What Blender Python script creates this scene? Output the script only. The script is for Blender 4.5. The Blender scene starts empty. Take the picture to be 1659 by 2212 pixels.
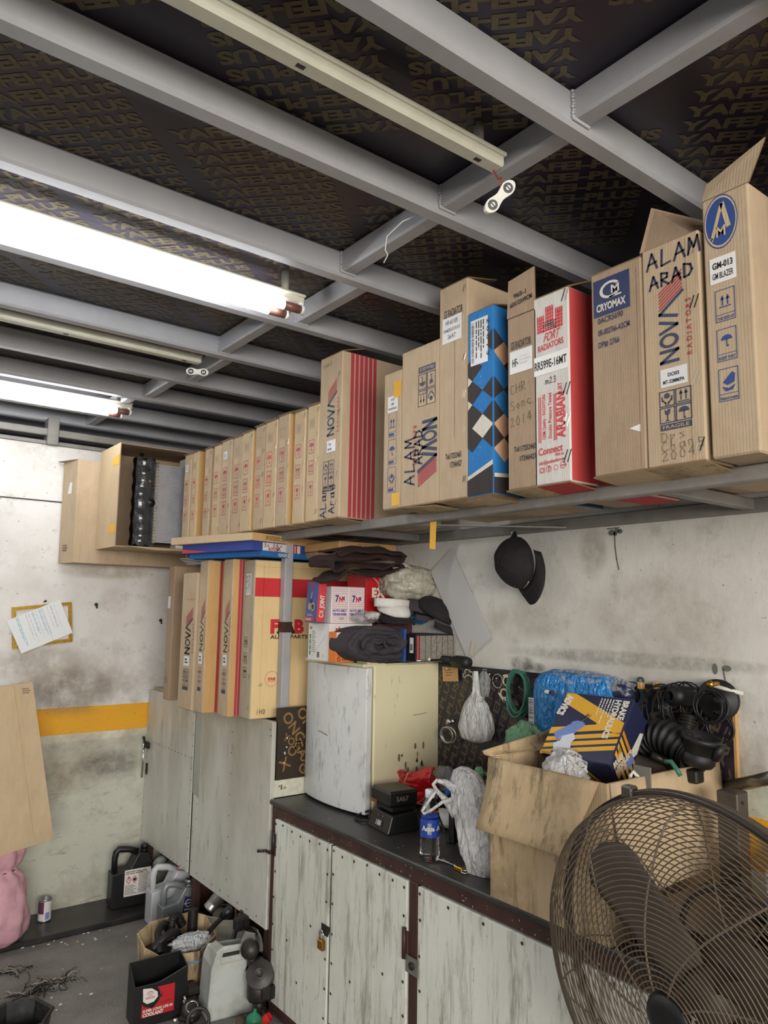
import bpy, math, random
from mathutils import Vector, Matrix
import numpy as np
random.seed(7)
SC = bpy.context.scene
COL = SC.collection
PI = math.pi
# ------------------------------------------------------------ camera, world, exposure, lights
EYE = Vector((0, 0, 1.6))
YAW, PITCH, ROLL, FPX = 0.652483, 0.129396, -0.016083, 1600.93
cy, sy, cp, sp = math.cos(YAW), math.sin(YAW), math.cos(PITCH), math.sin(PITCH)
_f = Vector((sy*cp, cy*cp, sp)); _r = Vector((cy, -sy, 0)); _d = _f.cross(_r)
RIGHT = _r*math.cos(ROLL) + _d*math.sin(ROLL)
DOWN = -_r*math.sin(ROLL) + _d*math.cos(ROLL)
cam = bpy.data.cameras.new('camera'); cam.sensor_fit = 'HORIZONTAL'; cam.sensor_width = 36
cam.lens = 36*FPX/1659; cam.clip_start = .02
co = bpy.data.objects.new('camera', cam); COL.objects.link(co)
co.matrix_world = Matrix(((RIGHT.x, -DOWN.x, -_f.x, EYE.x), (RIGHT.y, -DOWN.y, -_f.y, EYE.y), (RIGHT.z, -DOWN.z, -_f.z, EYE.z), (0, 0, 0, 1)))
SC.camera = co
SC.view_settings.view_transform = 'Standard'; SC.view_settings.look = 'None'; SC.view_settings.gamma = 1
SC.view_settings.use_curve_mapping = False
SC.view_settings.exposure = 0.46
W = bpy.data.worlds.new('world'); SC.world = W; W.use_nodes = True
W.node_tree.nodes['Background'].inputs[0].default_value = (.92, .96, 1, 1)
W.node_tree.nodes['Background'].inputs[1].default_value = 0.30
def area(name, loc, target, sx, sy_, power, color):
    l = bpy.data.lights.new(name, 'AREA'); l.shape = 'RECTANGLE'; l.size = sx; l.size_y = sy_; l.energy = power; l.color = color
    o = bpy.data.objects.new(name, l); COL.objects.link(o); o.location = loc
    o.rotation_euler = (Vector(target)-Vector(loc)).to_track_quat('-Z', 'Y').to_euler()
# daylight through the open shopfront behind and to the left of the photographer
area('shopfront_daylight', (-.9, -3.4, 1.95), (1.5, 2.6, 1.4), 3.6, 1.3, 200, (1, .94, .86))
TUBE = 20.0        # radiance of the lit fluorescent tubes

def at(u, v, **k):
    """point of the plane x=, y= or z= that the photograph shows at pixel (u, v)"""
    a, val = list(k.items())[0]; i = 'xyz'.index(a)
    d = _f + RIGHT*((u-829.5)/FPX) + DOWN*((v-1106)/FPX)
    return EYE + d*((val-EYE[i])/d[i])

# ------------------------------------------------------------ materials
def lin(h):
    if isinstance(h, str):
        h = h.lstrip('#'); c = [int(h[i:i+2], 16)/255 for i in (0, 2, 4)]
    else: c = h
    return tuple(x/12.92 if x <= .04045 else ((x+.055)/1.055)**2.4 for x in c)+(1,)
MATS = {}
class NT:
    def __init__(s, name):
        s.m = bpy.data.materials.new(name); s.m.use_nodes = True; s.t = s.m.node_tree; s.b = s.t.nodes['Principled BSDF']
        MATS[name] = s.m; s.tc = None
    def n(s, kind, **k):
        x = s.t.nodes.new('ShaderNode'+kind)
        for a, b in k.items(): setattr(x, a, b)
        return x
    def l(s, a, b): s.t.links.new(a, b)
    def coord(s, scale=(1, 1, 1), rot=(0, 0, 0)):
        if not s.tc: s.tc = s.n('TexCoord')
        mp = s.n('Mapping'); mp.inputs['Scale'].default_value = scale; mp.inputs['Rotation'].default_value = rot
        s.l(s.tc.outputs['Object'], mp.inputs[0]); return mp.outputs[0]
    def noise(s, scale, detail=5, rough=.6, sc=(1, 1, 1), lo=.4, hi=.6):
        x = s.n('TexNoise'); x.inputs['Scale'].default_value = scale; x.inputs['Detail'].default_value = detail; x.inputs['Roughness'].default_value = rough
        s.l(s.coord(sc), x.inputs['Vector'])
        r = s.n('MapRange'); r.inputs[1].default_value = lo; r.inputs[2].default_value = hi; s.l(x.outputs[0], r.inputs[0]); return r.outputs[0]
    def mix(s, fac, a, b, mode='MIX'):
        x = s.n('Mix', data_type='RGBA', blend_type=mode)
        for sock, v in ((x.inputs[0], fac), (x.inputs[6], a), (x.inputs[7], b)):
            if hasattr(v, 'is_linked'): s.l(v, sock)
            else: sock.default_value = v
        return x.outputs[2]
    def math(s, op, a, b=0, clamp=False):
        x = s.n('Math', operation=op); x.use_clamp = clamp
        for sock, v in ((x.inputs[0], a), (x.inputs[1], b)):
            if hasattr(v, 'is_linked'): s.l(v, sock)
            else: sock.default_value = v
        return x.outputs[0]
    def base(s, c):
        if hasattr(c, 'is_linked'): s.l(c, s.b.inputs['Base Color'])
        else: s.b.inputs['Base Color'].default_value = c
    def bump(s, h, strength=.3, dist=.004):
        x = s.n('Bump'); x.inputs['Strength'].default_value = strength; x.inputs['Distance'].default_value = dist
        s.l(h, x.inputs['Height']); s.l(x.outputs[0], s.b.inputs['Normal'])
def mk(name, col, rough=.6, metal=0, dirt=None, damt=.35, dscale=6, bump=0, bscale=40, spec=None, streak=None):
    if name in MATS: return name
    t = NT(name); c = lin(col); t.b.inputs['Roughness'].default_value = rough; t.b.inputs['Metallic'].default_value = metal
    if spec is not None: t.b.inputs['Specular IOR Level'].default_value = spec
    if dirt:
        f = t.noise(dscale, 6, .65, streak or (1, 1, 1), .45, .72)
        c2 = t.mix(t.math('MULTIPLY', f, damt), c, lin(dirt)); t.base(c2)
    else:
        f = t.noise(9, 3, .5, (1, 1, 1), .3, .7); c2 = t.mix(t.math('MULTIPLY', f, .10), c, tuple(x*.78 for x in c[:3])+(1,)); t.base(c2)
    if bump: t.bump(t.noise(bscale, 4, .6, streak or (1, 1, 1), .2, .8), bump, .003)
    return name
def carton_mat(name, col, dark='#6f5840', wear=.35, streak=0):
    t = NT(name); c = lin(col)
    f = t.noise(5, 7, .7, (1, 1, .6), .47, .78); g = t.noise(60, 3, .6, (1, 1, .15), .35, .75)
    a = t.mix(t.math('MULTIPLY', f, wear), c, lin(dark)); b = t.mix(t.math('MULTIPLY', g, .16), a, lin(dark))
    if streak:
        b = t.mix(t.math('MULTIPLY', t.noise(22, 7, .75, (1, 1, .12), .52, .66), streak), b, lin('#3b3024')); b = t.mix(t.math('MULTIPLY', t.noise(3.2, 6, .7, (1, 1, 1), .5, .66), streak*.7), b, lin('#5b4a37'))
    t.base(b)
    t.b.inputs['Roughness'].default_value = .75; t.b.inputs['Specular IOR Level'].default_value = .25
    wv = t.n('TexWave', wave_type='BANDS', bands_direction='Y'); wv.inputs['Scale'].default_value = 45; wv.inputs['Distortion'].default_value = 1.5
    t.l(t.coord(), wv.inputs[0])
    h = t.math('ADD', t.math('MULTIPLY', wv.outputs[1], .12), t.noise(9, 4, .55, (1, 1, 1), .2, .8)); t.bump(h, .35, .006)
    return name
CB = carton_mat('cardboard_tan', '#bca78c', '#7a664f'); CBD = carton_mat('cardboard_brown', '#a9927a', '#655442', .4)
CBL = carton_mat('cardboard_light', '#c8b190', '#8a745a', .3); CBG = carton_mat('cardboard_grey', '#b0a590', '#6b5f4d', .5)
CBC = carton_mat('cardboard_cream', '#e2c794', '#b2935f', .2); CBO = carton_mat('cardboard_orange', '#c9a06a', '#8c6a40', .25)
CBX = carton_mat('cardboard_dirty', '#c8b08b', '#4b3b2a', .65, .75); CBW = carton_mat('carton_white', '#d8d4cf', '#8c8579', .3)
RED = mk('print_red', '#ad3a46', .6); REDB = mk('print_bright_red', '#cb2f35', .55); NAVY = mk('print_navy', '#3a4058', .6); INK = mk('ink_black', '#26241f', .6)
BLUEP = mk('print_blue', '#2c4a8a', .6); MARK = mk('marker_navy', '#2b3048', .5); PEN = mk('pen_grey', '#75664f', .6); PINKP = mk('print_rose', '#b2405a', .6)
WHT = mk('label_white', '#e8e8e6', .5); STK = mk('sticker_white', '#dcdcdc', .45); STEELC = mk('staple_steel', '#cfc8b8', .35, .8)
YTAPE = mk('yellow_tape', '#dfa92a', .35); CRX = mk('crest_navy', '#2d3860', .5)
EDGE = mk('carton_edge', '#7b6347', .8)
GREYST = mk('grey_painted_steel', '#a3a3a6', .45, 0, '#767676', .3, 5, .08, 60)
SHELFST = mk('grey_shelf_steel', '#86837e', .5, .1, '#56504a', .5, 9, .1, 60)
BROWN = mk('dark_brown_steel', '#48302a', .5, .1, '#241815', .6, 10, .1, 60)
BLK = mk('black_plastic', '#131416', .4, 0, '#2b2926', .4, 14); RUB = mk('black_rubber', '#101010', .55, 0, '#2c2a27', .5, 10)
DKM = mk('dark_greasy_metal', '#3f3c38', .45, .6, '#1c1916', .6, 20, .15, 50); ALU = mk('worn_aluminium', '#b8b8b4', .35, .85, '#5b5954', .5, 14, .1, 60)
CHROME = mk('bright_steel', '#d5d5d2', .2, .95); BRASS = mk('brass', '#b08a3c', .3, .9); GOLD = mk('gilt_frame', '#b8923c', .35, .7, '#5e4413', .6, 60)
GREENP = mk('green_plastic', '#1f7a57', .4); REDP = mk('red_plastic', '#c22a26', .4)
WPLA = mk('white_plastic', '#d6d6d0', .4, 0, '#9c9484', .3, 8)

# ------------------------------------------------------------ mesh building
_gl = {}
def glyph(s, bold=0.0):
    k = (s, bold)
    if k in _gl: return _gl[k]
    c = bpy.data.curves.new('t', 'FONT'); c.body = s; c.size = 1; c.resolution_u = 3; c.offset = bold; c.fill_mode = 'FRONT'
    o = bpy.data.objects.new('t', c); COL.objects.link(o)
    dg = bpy.context.evaluated_depsgraph_get(); me = bpy.data.meshes.new_from_object(o.evaluated_get(dg))
    vs = [(v.co.x, v.co.y) for v in me.vertices]; fs = [tuple(p.vertices) for p in me.polygons if p.normal.z >= 0] + [tuple(reversed(p.vertices)) for p in me.polygons if p.normal.z < 0]
    bpy.data.objects.remove(o); bpy.data.curves.remove(c); bpy.data.meshes.remove(me)
    if not vs: vs = [(0, 0)]
    x0 = min(v[0] for v in vs); x1 = max(v[0] for v in vs)
    vs = [(x-x0, y) for x, y in vs]
    _gl[k] = (vs, fs, x1-x0); return _gl[k]
class F:
    """a flat writing frame: origin o, right u, up v"""
    def __init__(s, o, u, v): s.o = Vector(o); s.u = Vector(u).normalized(); s.v = Vector(v).normalized(); s.n = s.u.cross(s.v)
    def p(s, a, b, e=0): return s.o + s.u*a + s.v*b + s.n*e
    def sub(s, a, b, ang=0):
        c, q = math.cos(ang), math.sin(ang)
        return F(s.p(a, b), s.u*c+s.v*q, -s.u*q+s.v*c)
E0 = .0009
class MB:
    def __init__(s, T=None): s.v = []; s.f = []; s.m = []; s.sm = []; s.mats = []; s.T = T
    def mi(s, n):
        if n not in s.mats: s.mats.append(n)
        return s.mats.index(n)
    def add(s, vs, fs, mat, smooth=False):
        b = len(s.v)
        s.v += [(s.T @ Vector(p)) if s.T else Vector(p) for p in vs]
        k = s.mi(mat)
        for f in fs: s.f.append(tuple(b+i for i in f)); s.m.append(k); s.sm.append(smooth)
        return s
    def box(s, x0, x1, y0, y1, z0, z1, mat, ch=0.0):
        if x0 > x1: x0, x1 = x1, x0
        if y0 > y1: y0, y1 = y1, y0
        if z0 > z1: z0, z1 = z1, z0
        if ch <= 0:
            vs = [(x, y, z) for x in (x0, x1) for y in (y0, y1) for z in (z0, z1)]
            return s.add(vs, [(0, 1, 3, 2), (4, 6, 7, 5), (0, 4, 5, 1), (2, 3, 7, 6), (0, 2, 6, 4), (1, 5, 7, 3)], mat)
        lo, hi = (x0, y0, z0), (x1, y1, z1); ch = min(ch, *(.45*(hi[i]-lo[i]) for i in range(3)))
        vs = []; idx = {}
        for sx in (0, 1):
            for sy_ in (0, 1):
                for sz in (0, 1):
                    sg = (sx, sy_, sz); outer = [hi[i] if sg[i] else lo[i] for i in range(3)]; inner = [outer[i]+(-ch if sg[i] else ch) for i in range(3)]
                    for ax in range(3):
                        idx[(sg, ax)] = len(vs); vs.append(tuple(outer[i] if i == ax else inner[i] for i in range(3)))
        fs = []
        def corner(ax, a, b, c):
            k = [0, 0, 0]; k[ax] = c; k[(ax+1) % 3] = a; k[(ax+2) % 3] = b; return tuple(k)
        for ax in range(3):
            for c in (0, 1):
                q = [idx[(corner(ax, a, b, c), ax)] for a, b in ((0, 0), (1, 0), (1, 1), (0, 1))]
                fs.append(tuple(q if c else q[::-1]))
            a1, a2 = (ax+1) % 3, (ax+2) % 3
            for a in (0, 1):
                for b in (0, 1):
                    k0 = corner(ax, a, b, 0); k1 = corner(ax, a, b, 1)
                    q = (idx[(k0, a1)], idx[(k1, a1)], idx[(k1, a2)], idx[(k0, a2)])
                    fs.append(q if (a ^ b) else q[::-1])
        for k in [(a, b, c) for a in (0, 1) for b in (0, 1) for c in (0, 1)]:
            q = (idx[(k, 0)], idx[(k, 1)], idx[(k, 2)]); fs.append(q if sum(k) % 2 else q[::-1])
        return s.add(vs, fs, mat)
    def hexa(s, p, mat):
        """box from 8 points: bottom 4 counter-clockwise, top 4"""
        return s.add(p, [(3, 2, 1, 0), (4, 5, 6, 7), (0, 1, 5, 4), (1, 2, 6, 5), (2, 3, 7, 6), (3, 0, 4, 7)], mat)
    def plate(s, fr, pts, d, mat, e=0):
        n = len(pts); vs = [fr.p(a, b, e) for a, b in pts]+[fr.p(a, b, e-d) for a, b in pts]
        return s.add(vs, [tuple(range(n)), tuple(range(2*n-1, n-1, -1))]+[(i, n+i, n+(i+1) % n, (i+1) % n) for i in range(n)], mat)
    def slab(s, q, d, mat, edge=None):
        """thick sheet from 4 points (counter-clockwise seen from outside), thickness d inwards"""
        q = [Vector(p) for p in q]; nn = (q[1]-q[0]).cross(q[3]-q[0]).normalized(); r = [p-nn*d for p in q]
        s.add(q+r, [(0, 1, 2, 3), (7, 6, 5, 4)], mat)
        return s.add(q+r, [(i, 4+i, 4+(i+1) % 4, (i+1) % 4) for i in range(4)], edge or mat)
    def rect(s, fr, a0, b0, a1, b1, mat, e=E0): return s.add([fr.p(a0, b0, e), fr.p(a1, b0, e), fr.p(a1, b1, e), fr.p(a0, b1, e)], [(0, 1, 2, 3)], mat)
    def poly(s, fr, pts, mat, e=E0):
        ar = sum(pts[i][0]*pts[(i+1) % len(pts)][1]-pts[(i+1) % len(pts)][0]*pts[i][1] for i in range(len(pts)))
        if ar < 0: pts = pts[::-1]
        return s.add([fr.p(a, b, e) for a, b in pts], [tuple(range(len(pts)))], mat)
    def disc(s, fr, a, b, r, mat, e=E0, n=20, ry=None, r0=0, a0=0, a1=2*PI):
        ry = ry or r
        if r0 <= 0 and a1-a0 > 6.2: return s.poly(fr, [(a+r*math.cos(2*PI*i/n), b+ry*math.sin(2*PI*i/n)) for i in range(n)], mat, e)
        vs = []
        for i in range(n+1):
            t = a0+(a1-a0)*i/n; c, q = math.cos(t), math.sin(t); vs += [fr.p(a+r0*c, b+r0*q*ry/r, e), fr.p(a+r*c, b+ry*q, e)]
        return s.add(vs, [(2*i, 2*i+1, 2*i+3, 2*i+2) for i in range(n)], mat)
    def stroke(s, fr, pts, w, mat, e=E0, closed=False):
        if closed: pts = list(pts)+[pts[0]]
        for (a, b), (c, d) in zip(pts[:-1], pts[1:]):
            L = math.hypot(c-a, d-b)
            if L < 1e-6: continue
            ux, uy = (c-a)/L, (d-b)/L; px, py = -uy*w/2, ux*w/2; k = w*.35
            a_, b_, c_, d_ = a-ux*k, b-uy*k, c+ux*k, d+uy*k
            s.add([fr.p(a_-px, b_-py, e), fr.p(c_-px, d_-py, e), fr.p(c_+px, d_+py, e), fr.p(a_+px, b_+py, e)], [(0, 1, 2, 3)], mat)
        return s
    def frame(s, fr, a0, b0, a1, b1, w, mat, e=E0): return s.stroke(fr, [(a0, b0), (a1, b0), (a1, b1), (a0, b1)], w, mat, e, True)
    def text(s, fr, t, a, b, h, mat, w=None, bold=.02, rot=0, e=E0, align='L', shear=0, sx=1):
        """caps height h; squeezed to width w if given"""
        vs, fs, gw = glyph(t, bold); k = h/.7; kx = (w/gw) if w and gw else k*sx
        g = fr.sub(a, b, rot) if rot else fr.sub(a, b)
        off = -gw*kx/2 if align == 'C' else (-gw*kx if align == 'R' else 0)
        return s.add([g.p(x*kx+off+shear*y*k, y*k, e) for x, y in vs], fs, mat)
    def scrib(s, fr, t, a, b, h, w, mat, e=E0, sp_=1.25, rot=0, asp=.62):
        g = fr.sub(a, b, rot); x = 0
        for ch in t:
            for st in HAND.get(ch, []): s.stroke(g, [(x+p*h*asp, q*h) for p, q in st], w, mat, e)
            x += h*asp*sp_
        return s
    def lines(s, fr, a0, b0, a1, b1, n, mat, fill=.5, e=E0, seed=1):
        """small print: n rows of word-like dashes"""
        r = random.Random(seed); dh = (b1-b0)/n
        for i in range(n):
            y = b1-(i+.5)*dh; x = a0
            end = a0+(a1-a0)*r.uniform(.7, 1)
            while x < end:
                l = min((a1-a0)*r.uniform(.05, .22), end-x); s.rect(fr, x, y-dh*fill/2, x+l, y+dh*fill/2, mat, e); x += l+(a1-a0)*.03
        return s
    def bars(s, fr, a0, b0, a1, b1, n, mat, e=E0, seed=2, vert=True):
        r = random.Random(seed); x = 0.0
        for i in range(n):
            w = r.uniform(.25, .75)/n; p, q = x, x+w; x += 1.0/n
            if vert: s.rect(fr, a0+(a1-a0)*p, b0, a0+(a1-a0)*q, b1, mat, e)
            else: s.rect(fr, a0, b0+(b1-b0)*p, a1, b0+(b1-b0)*q, mat, e)
        return s
    def tube(s, pts, r, mat, n=8, closed=False, caps=True, smooth=True):
        pts = [Vector(p) for p in pts]; N = len(pts); rr = r if isinstance(r, (list, tuple)) else [r]*N
        vs = []; prev = None
        for i in range(N):
            if closed: t = pts[(i+1) % N]-pts[i-1]
            else: t = pts[min(i+1, N-1)]-pts[max(i-1, 0)]
            t.normalize()
            if prev is None:
                a = Vector((0, 0, 1)) if abs(t.z) < .9 else Vector((1, 0, 0)); u = t.cross(a).normalized()
            else: u = (prev-t*prev.dot(t)).normalized()
            prev = u; w = t.cross(u)
            vs += [pts[i]+(u*math.cos(2*PI*k/n)+w*math.sin(2*PI*k/n))*rr[i] for k in range(n)]
        fs = []
        for i in range(N if closed else N-1):
            j = (i+1) % N
            fs += [(i*n+k, i*n+(k+1) % n, j*n+(k+1) % n, j*n+k) for k in range(n)]
        if not closed and caps: fs += [tuple(range(n-1, -1, -1)), tuple((N-1)*n+k for k in range(n))]
        return s.add(vs, fs, mat, smooth)
    def lathe(s, prof, c, mat, n=24, axis=(0, 0, 1), smooth=True, sx=1, ex=None, cap=True):
        """profile [(radius, height)] turned round an axis through c"""
        ax = Vector(axis).normalized(); u = Vector(ex) if ex else (ax.orthogonal()); u = (u-ax*u.dot(ax)).normalized(); w = ax.cross(u); c = Vector(c); vs = []
        for r, h in prof: vs += [c+ax*h+u*(r*sx*math.cos(2*PI*k/n))+w*(r*math.sin(2*PI*k/n)) for k in range(n)]
        fs = []
        for i in range(len(prof)-1): fs += [(i*n+k, i*n+(k+1) % n, (i+1)*n+(k+1) % n, (i+1)*n+k) for k in range(n)]
        if cap: fs += [tuple(range(n-1, -1, -1)), tuple((len(prof)-1)*n+k for k in range(n))]
        return s.add(vs, fs, mat, smooth)
    def grid(s, nu, nv, fn, mat, smooth=True, wrap=False):
        vs = [fn(i/(nu if wrap else nu-1), j/(nv-1)) for j in range(nv) for i in range(nu)]
        fs = []
        for j in range(nv-1):
            for i in range(nu if wrap else nu-1):
                k = (i+1) % nu; fs.append((j*nu+i, j*nu+k, (j+1)*nu+k, (j+1)*nu+i))
        return s.add(vs, fs, mat, smooth)
    def ring(s, c, R, r, mat, axis=(0, 0, 1), n=28, k=8):
        ax = Vector(axis).normalized(); u = ax.orthogonal().normalized(); w = ax.cross(u)
        return s.tube([Vector(c)+u*R*math.cos(2*PI*i/n)+w*R*math.sin(2*PI*i/n) for i in range(n)], r, mat, k, closed=True)
    def build(s, name, parent=None, label=None, cat=None, group=None, kind=None, solid=0, sub=0, bev=0, loc=None):
        me = bpy.data.meshes.new(name)
        if parent is not None: o0 = wloc(parent)
        elif loc is not None: o0 = Vector(loc)
        else:
            xs = [p.x for p in s.v]; ys = [p.y for p in s.v]; zs = [p.z for p in s.v]
            o0 = Vector(((min(xs)+max(xs))/2, (min(ys)+max(ys))/2, min(zs)))
        me.from_pydata([tuple(p-o0) for p in s.v], [], s.f)
        for m in s.mats: me.materials.append(MATS[m])
        me.polygons.foreach_set('material_index', s.m); me.polygons.foreach_set('use_smooth', s.sm); me.update()
        o = bpy.data.objects.new(name, me); COL.objects.link(o)
        if parent is not None: o.parent = parent
        else: o.location = o0
        if bev:
            b = o.modifiers.new('bevel', 'BEVEL'); b.width = bev; b.segments = 2; b.limit_method = 'ANGLE'
        if solid: a = o.modifiers.new('solid', 'SOLIDIFY'); a.thickness = solid; a.offset = 0
        if sub: a = o.modifiers.new('sub', 'SUBSURF'); a.levels = sub; a.render_levels = sub
        return tag(o, label, cat, group, kind)
def wloc(o):
    p = Vector((0, 0, 0))
    while o: p += o.location; o = o.parent
    return p
def tag(o, label=None, cat=None, group=None, kind=None):
    for k, v in (('label', label), ('category', cat), ('group', group), ('kind', kind)):
        if v: o[k] = v
    return o
def thing(name, label, cat, loc, group=None):
    o = bpy.data.objects.new(name, None); o.empty_display_size = .05; COL.objects.link(o); o.location = loc
    return tag(o, label, cat, group)
HAND = {'A': [[(0, 0), (.5, 1), (.95, 0)], [(.15, .35), (.9, .42)]], 'L': [[(.2, 1), (.1, 0), (.9, .08)]], 'M': [[(0, 0), (.15, 1), (.5, .35), (.85, 1), (1, 0)]],
        'R': [[(.1, 0), (.15, 1), (.8, .85), (.75, .55), (.12, .48), (.9, 0)]], 'D': [[(.1, 0), (.15, 1), (.8, .8), (.95, .4), (.6, .05), (.1, 0)]],
        'C': [[(.9, .85), (.5, 1), (.1, .6), (.15, .15), (.6, 0), (.95, .2)]], 'H': [[(.1, 0), (.15, 1)], [(.85, 0), (.9, 1)], [(.1, .45), (.9, .55)]],
        'S': [[(.9, .9), (.4, 1), (.1, .75), (.8, .35), (.7, .05), (.1, .05)]], 'O': [[(.5, 1), (.1, .7), (.15, .15), (.6, 0), (.9, .4), (.8, .9), (.5, 1)]],
        'N': [[(.1, 0), (.1, .6), (.5, .65), (.6, 0)]], 'I': [[(.4, 0), (.5, .7)]], '2': [[(.1, .8), (.5, 1), (.8, .75), (.1, .05), (.95, .08)]],
        '0': [[(.5, 1), (.15, .6), (.2, .1), (.6, .0), (.85, .5), (.5, 1)]], '1': [[(.4, 0), (.6, 1)]], '4': [[(.7, 0), (.75, 1), (.1, .35), (.95, .4)]], '3': [[(.1, .9), (.6, 1), (.7, .7), (.3, .55), (.8, .35), (.5, 0), (.1, .1)]],
        'n': [[(.1, 0), (.15, .6), (.6, .6), (.7, 0)]], 'o': [[(.5, .6), (.15, .3), (.5, 0), (.8, .3), (.5, .6)]], 'c': [[(.8, .5), (.3, .6), (.1, .25), (.6, 0), (.9, .15)]], 'm': [[(0, 0), (.05, .6), (.45, .6), (.5, 0)], [(.5, .5), (.9, .55), (.95, 0)]],
        'l': [[(.3, 0), (.5, 1), (.35, .9)]], 'r': [[(.1, 0), (.2, .6), (.7, .55)]], 'a': [[(.8, .6), (.2, .5), (.15, .05), (.7, .1), (.8, .6), (.9, 0)]], 'd': [[(.8, 1), (.85, 0), (.3, 0), (.2, .4), (.8, .5)]], 'p': [[(.1, -.4), (.15, .6), (.7, .5), (.2, .05)]],
        'h': [[(.1, 0), (.25, 1)], [(.15, .4), (.6, .55), (.7, 0)]], 'g': [[(.8, .5), (.3, .6), (.2, .1), (.8, .2), (.7, -.4), (.2, -.3)]], 's': [[(.8, .55), (.2, .5), (.8, .15), (.1, 0)]], 'y': [[(.1, .6), (.4, .1)], [(.8, .6), (.2, -.4)]], '-': [[(.1, .4), (.8, .42)]]}
# ------------------------------------------------------------ the room
YB, XW, ZB, ZC = 4.252, 2.11, 2.60, 2.68
def wall_mat(name, right=False):
    t = NT(name); sx = t.n('SeparateXYZ'); t.l(t.coord(), sx.inputs[0]); z = sx.outputs[2]
    white = lin('#e0dedb') if not right else lin('#d9d7d0'); green = lin('#c3c4b6'); yel = lin('#e3a41f')
    def step(v): return t.math('GREATER_THAN', z, v)
    wob = t.math('ADD', z, t.math('MULTIPLY', t.math('SUBTRACT', t.noise(30, 2, .5, (1, 1, 1), 0, 1), .5), .006))
    z = wob
    c = t.mix(step(.868), green, lin('#d5d2c2')); c = t.mix(step(.908), c, yel); c = t.mix(step(1.047), c, white)
    if right: c = t.mix(t.math('MULTIPLY', t.math('LESS_THAN', z, 1.15), t.math('GREATER_THAN', z, 1.047)), c, lin('#c6cab9'))
    big = t.noise(1.9, 8, .7, (1, 1, 1), .46, .68); fine = t.noise(11, 6, .7, (1, 1, 1), .55, .75); spk = t.noise(55, 2, .5, (1, 1, 1), .70, .76)
    band = t.n('MapRange', interpolation_type='SMOOTHSTEP'); band.inputs[1].default_value = 1.55; band.inputs[2].default_value = 1.12; t.l(z, band.inputs[0])
    grime = t.math('MULTIPLY', big, t.math('ADD', t.math('MULTIPLY', band.outputs[0], .55), .25))
    st = t.math('MULTIPLY', t.math('GREATER_THAN', z, .908), t.math('LESS_THAN', z, 1.047)); keep = t.math('SUBTRACT', 1.0, t.math('MULTIPLY', st, .8))
    c = t.mix(t.math('MULTIPLY', grime, keep), c, lin('#85755f')); c = t.mix(t.math('MULTIPLY', t.math('MULTIPLY', fine, .42), keep), c, lin('#8d8372')); c = t.mix(t.math('MULTIPLY', spk, .6), c, lin('#5a5148'))
    if not right:
        low = t.math('LESS_THAN', z, .83); scr = t.noise(7, 8, .75, (1, 1, 3.5), .58, .66); c = t.mix(t.math('MULTIPLY', t.math('MULTIPLY', low, scr), .45), c, lin('#6c675a'))
    def spot(ci, cu, cz, ru, rz, col, k, sc=9):
        nonlocal c
        u_ = t.math('DIVIDE', t.math('SUBTRACT', sx.outputs[ci], cu), ru); w_ = t.math('DIVIDE', t.math('SUBTRACT', sx.outputs[2], cz), rz)
        d_ = t.math('ADD', t.math('MULTIPLY', u_, u_), t.math('MULTIPLY', w_, w_)); mr = t.n('MapRange', interpolation_type='SMOOTHSTEP'); mr.inputs[1].default_value = 1; mr.inputs[2].default_value = .1; t.l(d_, mr.inputs[0])
        c = t.mix(t.math('MULTIPLY', t.math('MULTIPLY', mr.outputs[0], t.noise(sc, 6, .65, (1, 1, 1), .25, .6)), k), c, lin(col))
    if right:
        spot(1, 1.90, 1.405, .075, .035, '#2a2724', .8, 20); spot(1, 1.83, 1.398, .045, .02, '#2a2724', .7, 20); spot(1, 1.58, 1.80, .07, .11, '#6f6353', .55); spot(1, 1.9, 1.56, .25, .09, '#938a78', .5); spot(1, 1.45, 1.45, .6, .03, '#4b463e', .45, 40); spot(1, 1.35, 1.55, .35, .22, '#9a927f', .45)
    else:
        spot(0, 1.15, 1.13, .26, .16, '#6f614d', .75); spot(0, 1.0, 1.28, .35, .12, '#8a7c66', .5); spot(0, 1.38, .73, .22, .10, '#4d473e', .6, 14); spot(0, 1.3, 1.78, .30, .05, '#a5957a', .7); spot(0, 1.35, 1.62, .10, .09, '#b5a3a0', .5)
    t.base(c); t.b.inputs['Roughness'].default_value = .7; t.bump(t.noise(22, 6, .65, (1, 1, 1), .2, .8), .28, .006)
wall_mat('painted_wall'); wall_mat('painted_wall_right', True)
t = NT('asphalt'); a = t.noise(3, 7, .7, (1, 1, 1), .3, .7); b = t.noise(130, 3, .6, (1, 1, 1), .35, .75); s_ = t.noise(75, 2, .5, (1, 1, 1), .72, .76)
c = t.mix(a, lin('#75726e'), lin('#a09c96')); c = t.mix(t.math('MULTIPLY', b, .5), c, lin('#3b3936')); c = t.mix(t.math('MULTIPLY', s_, .8), c, lin('#b9b5ae'))
sp2 = t.noise(2.3, 5, .6, (1, 1, 1), .62, .68); c = t.mix(t.math('MULTIPLY', sp2, .55), c, lin('#373532')); t.base(c); t.b.inputs['Roughness'].default_value = .62; t.bump(b, .5, .004)
mk('oily_kerb', '#262525', .32, 0, '#4b4844', .6, 6, .1, 40)
mk('dark_film_plywood', '#2b2533', .33, 0, '#1d1814', .5, 3); mk('gold_film_print', '#655a46', .5, .25, '#4a4030', .5, 30)
def struct(o): o['kind'] = 'structure'; return o
struct(MB().box(-6, XW+.2, -4, YB+.2, -.15, 0, 'asphalt').build('floor', loc=(0, 0, 0)))
struct(MB().box(-6, XW+.2, YB, YB+.2, 0, 2.452, 'painted_wall').build('wall_back', loc=(0, 0, 0)))
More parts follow.
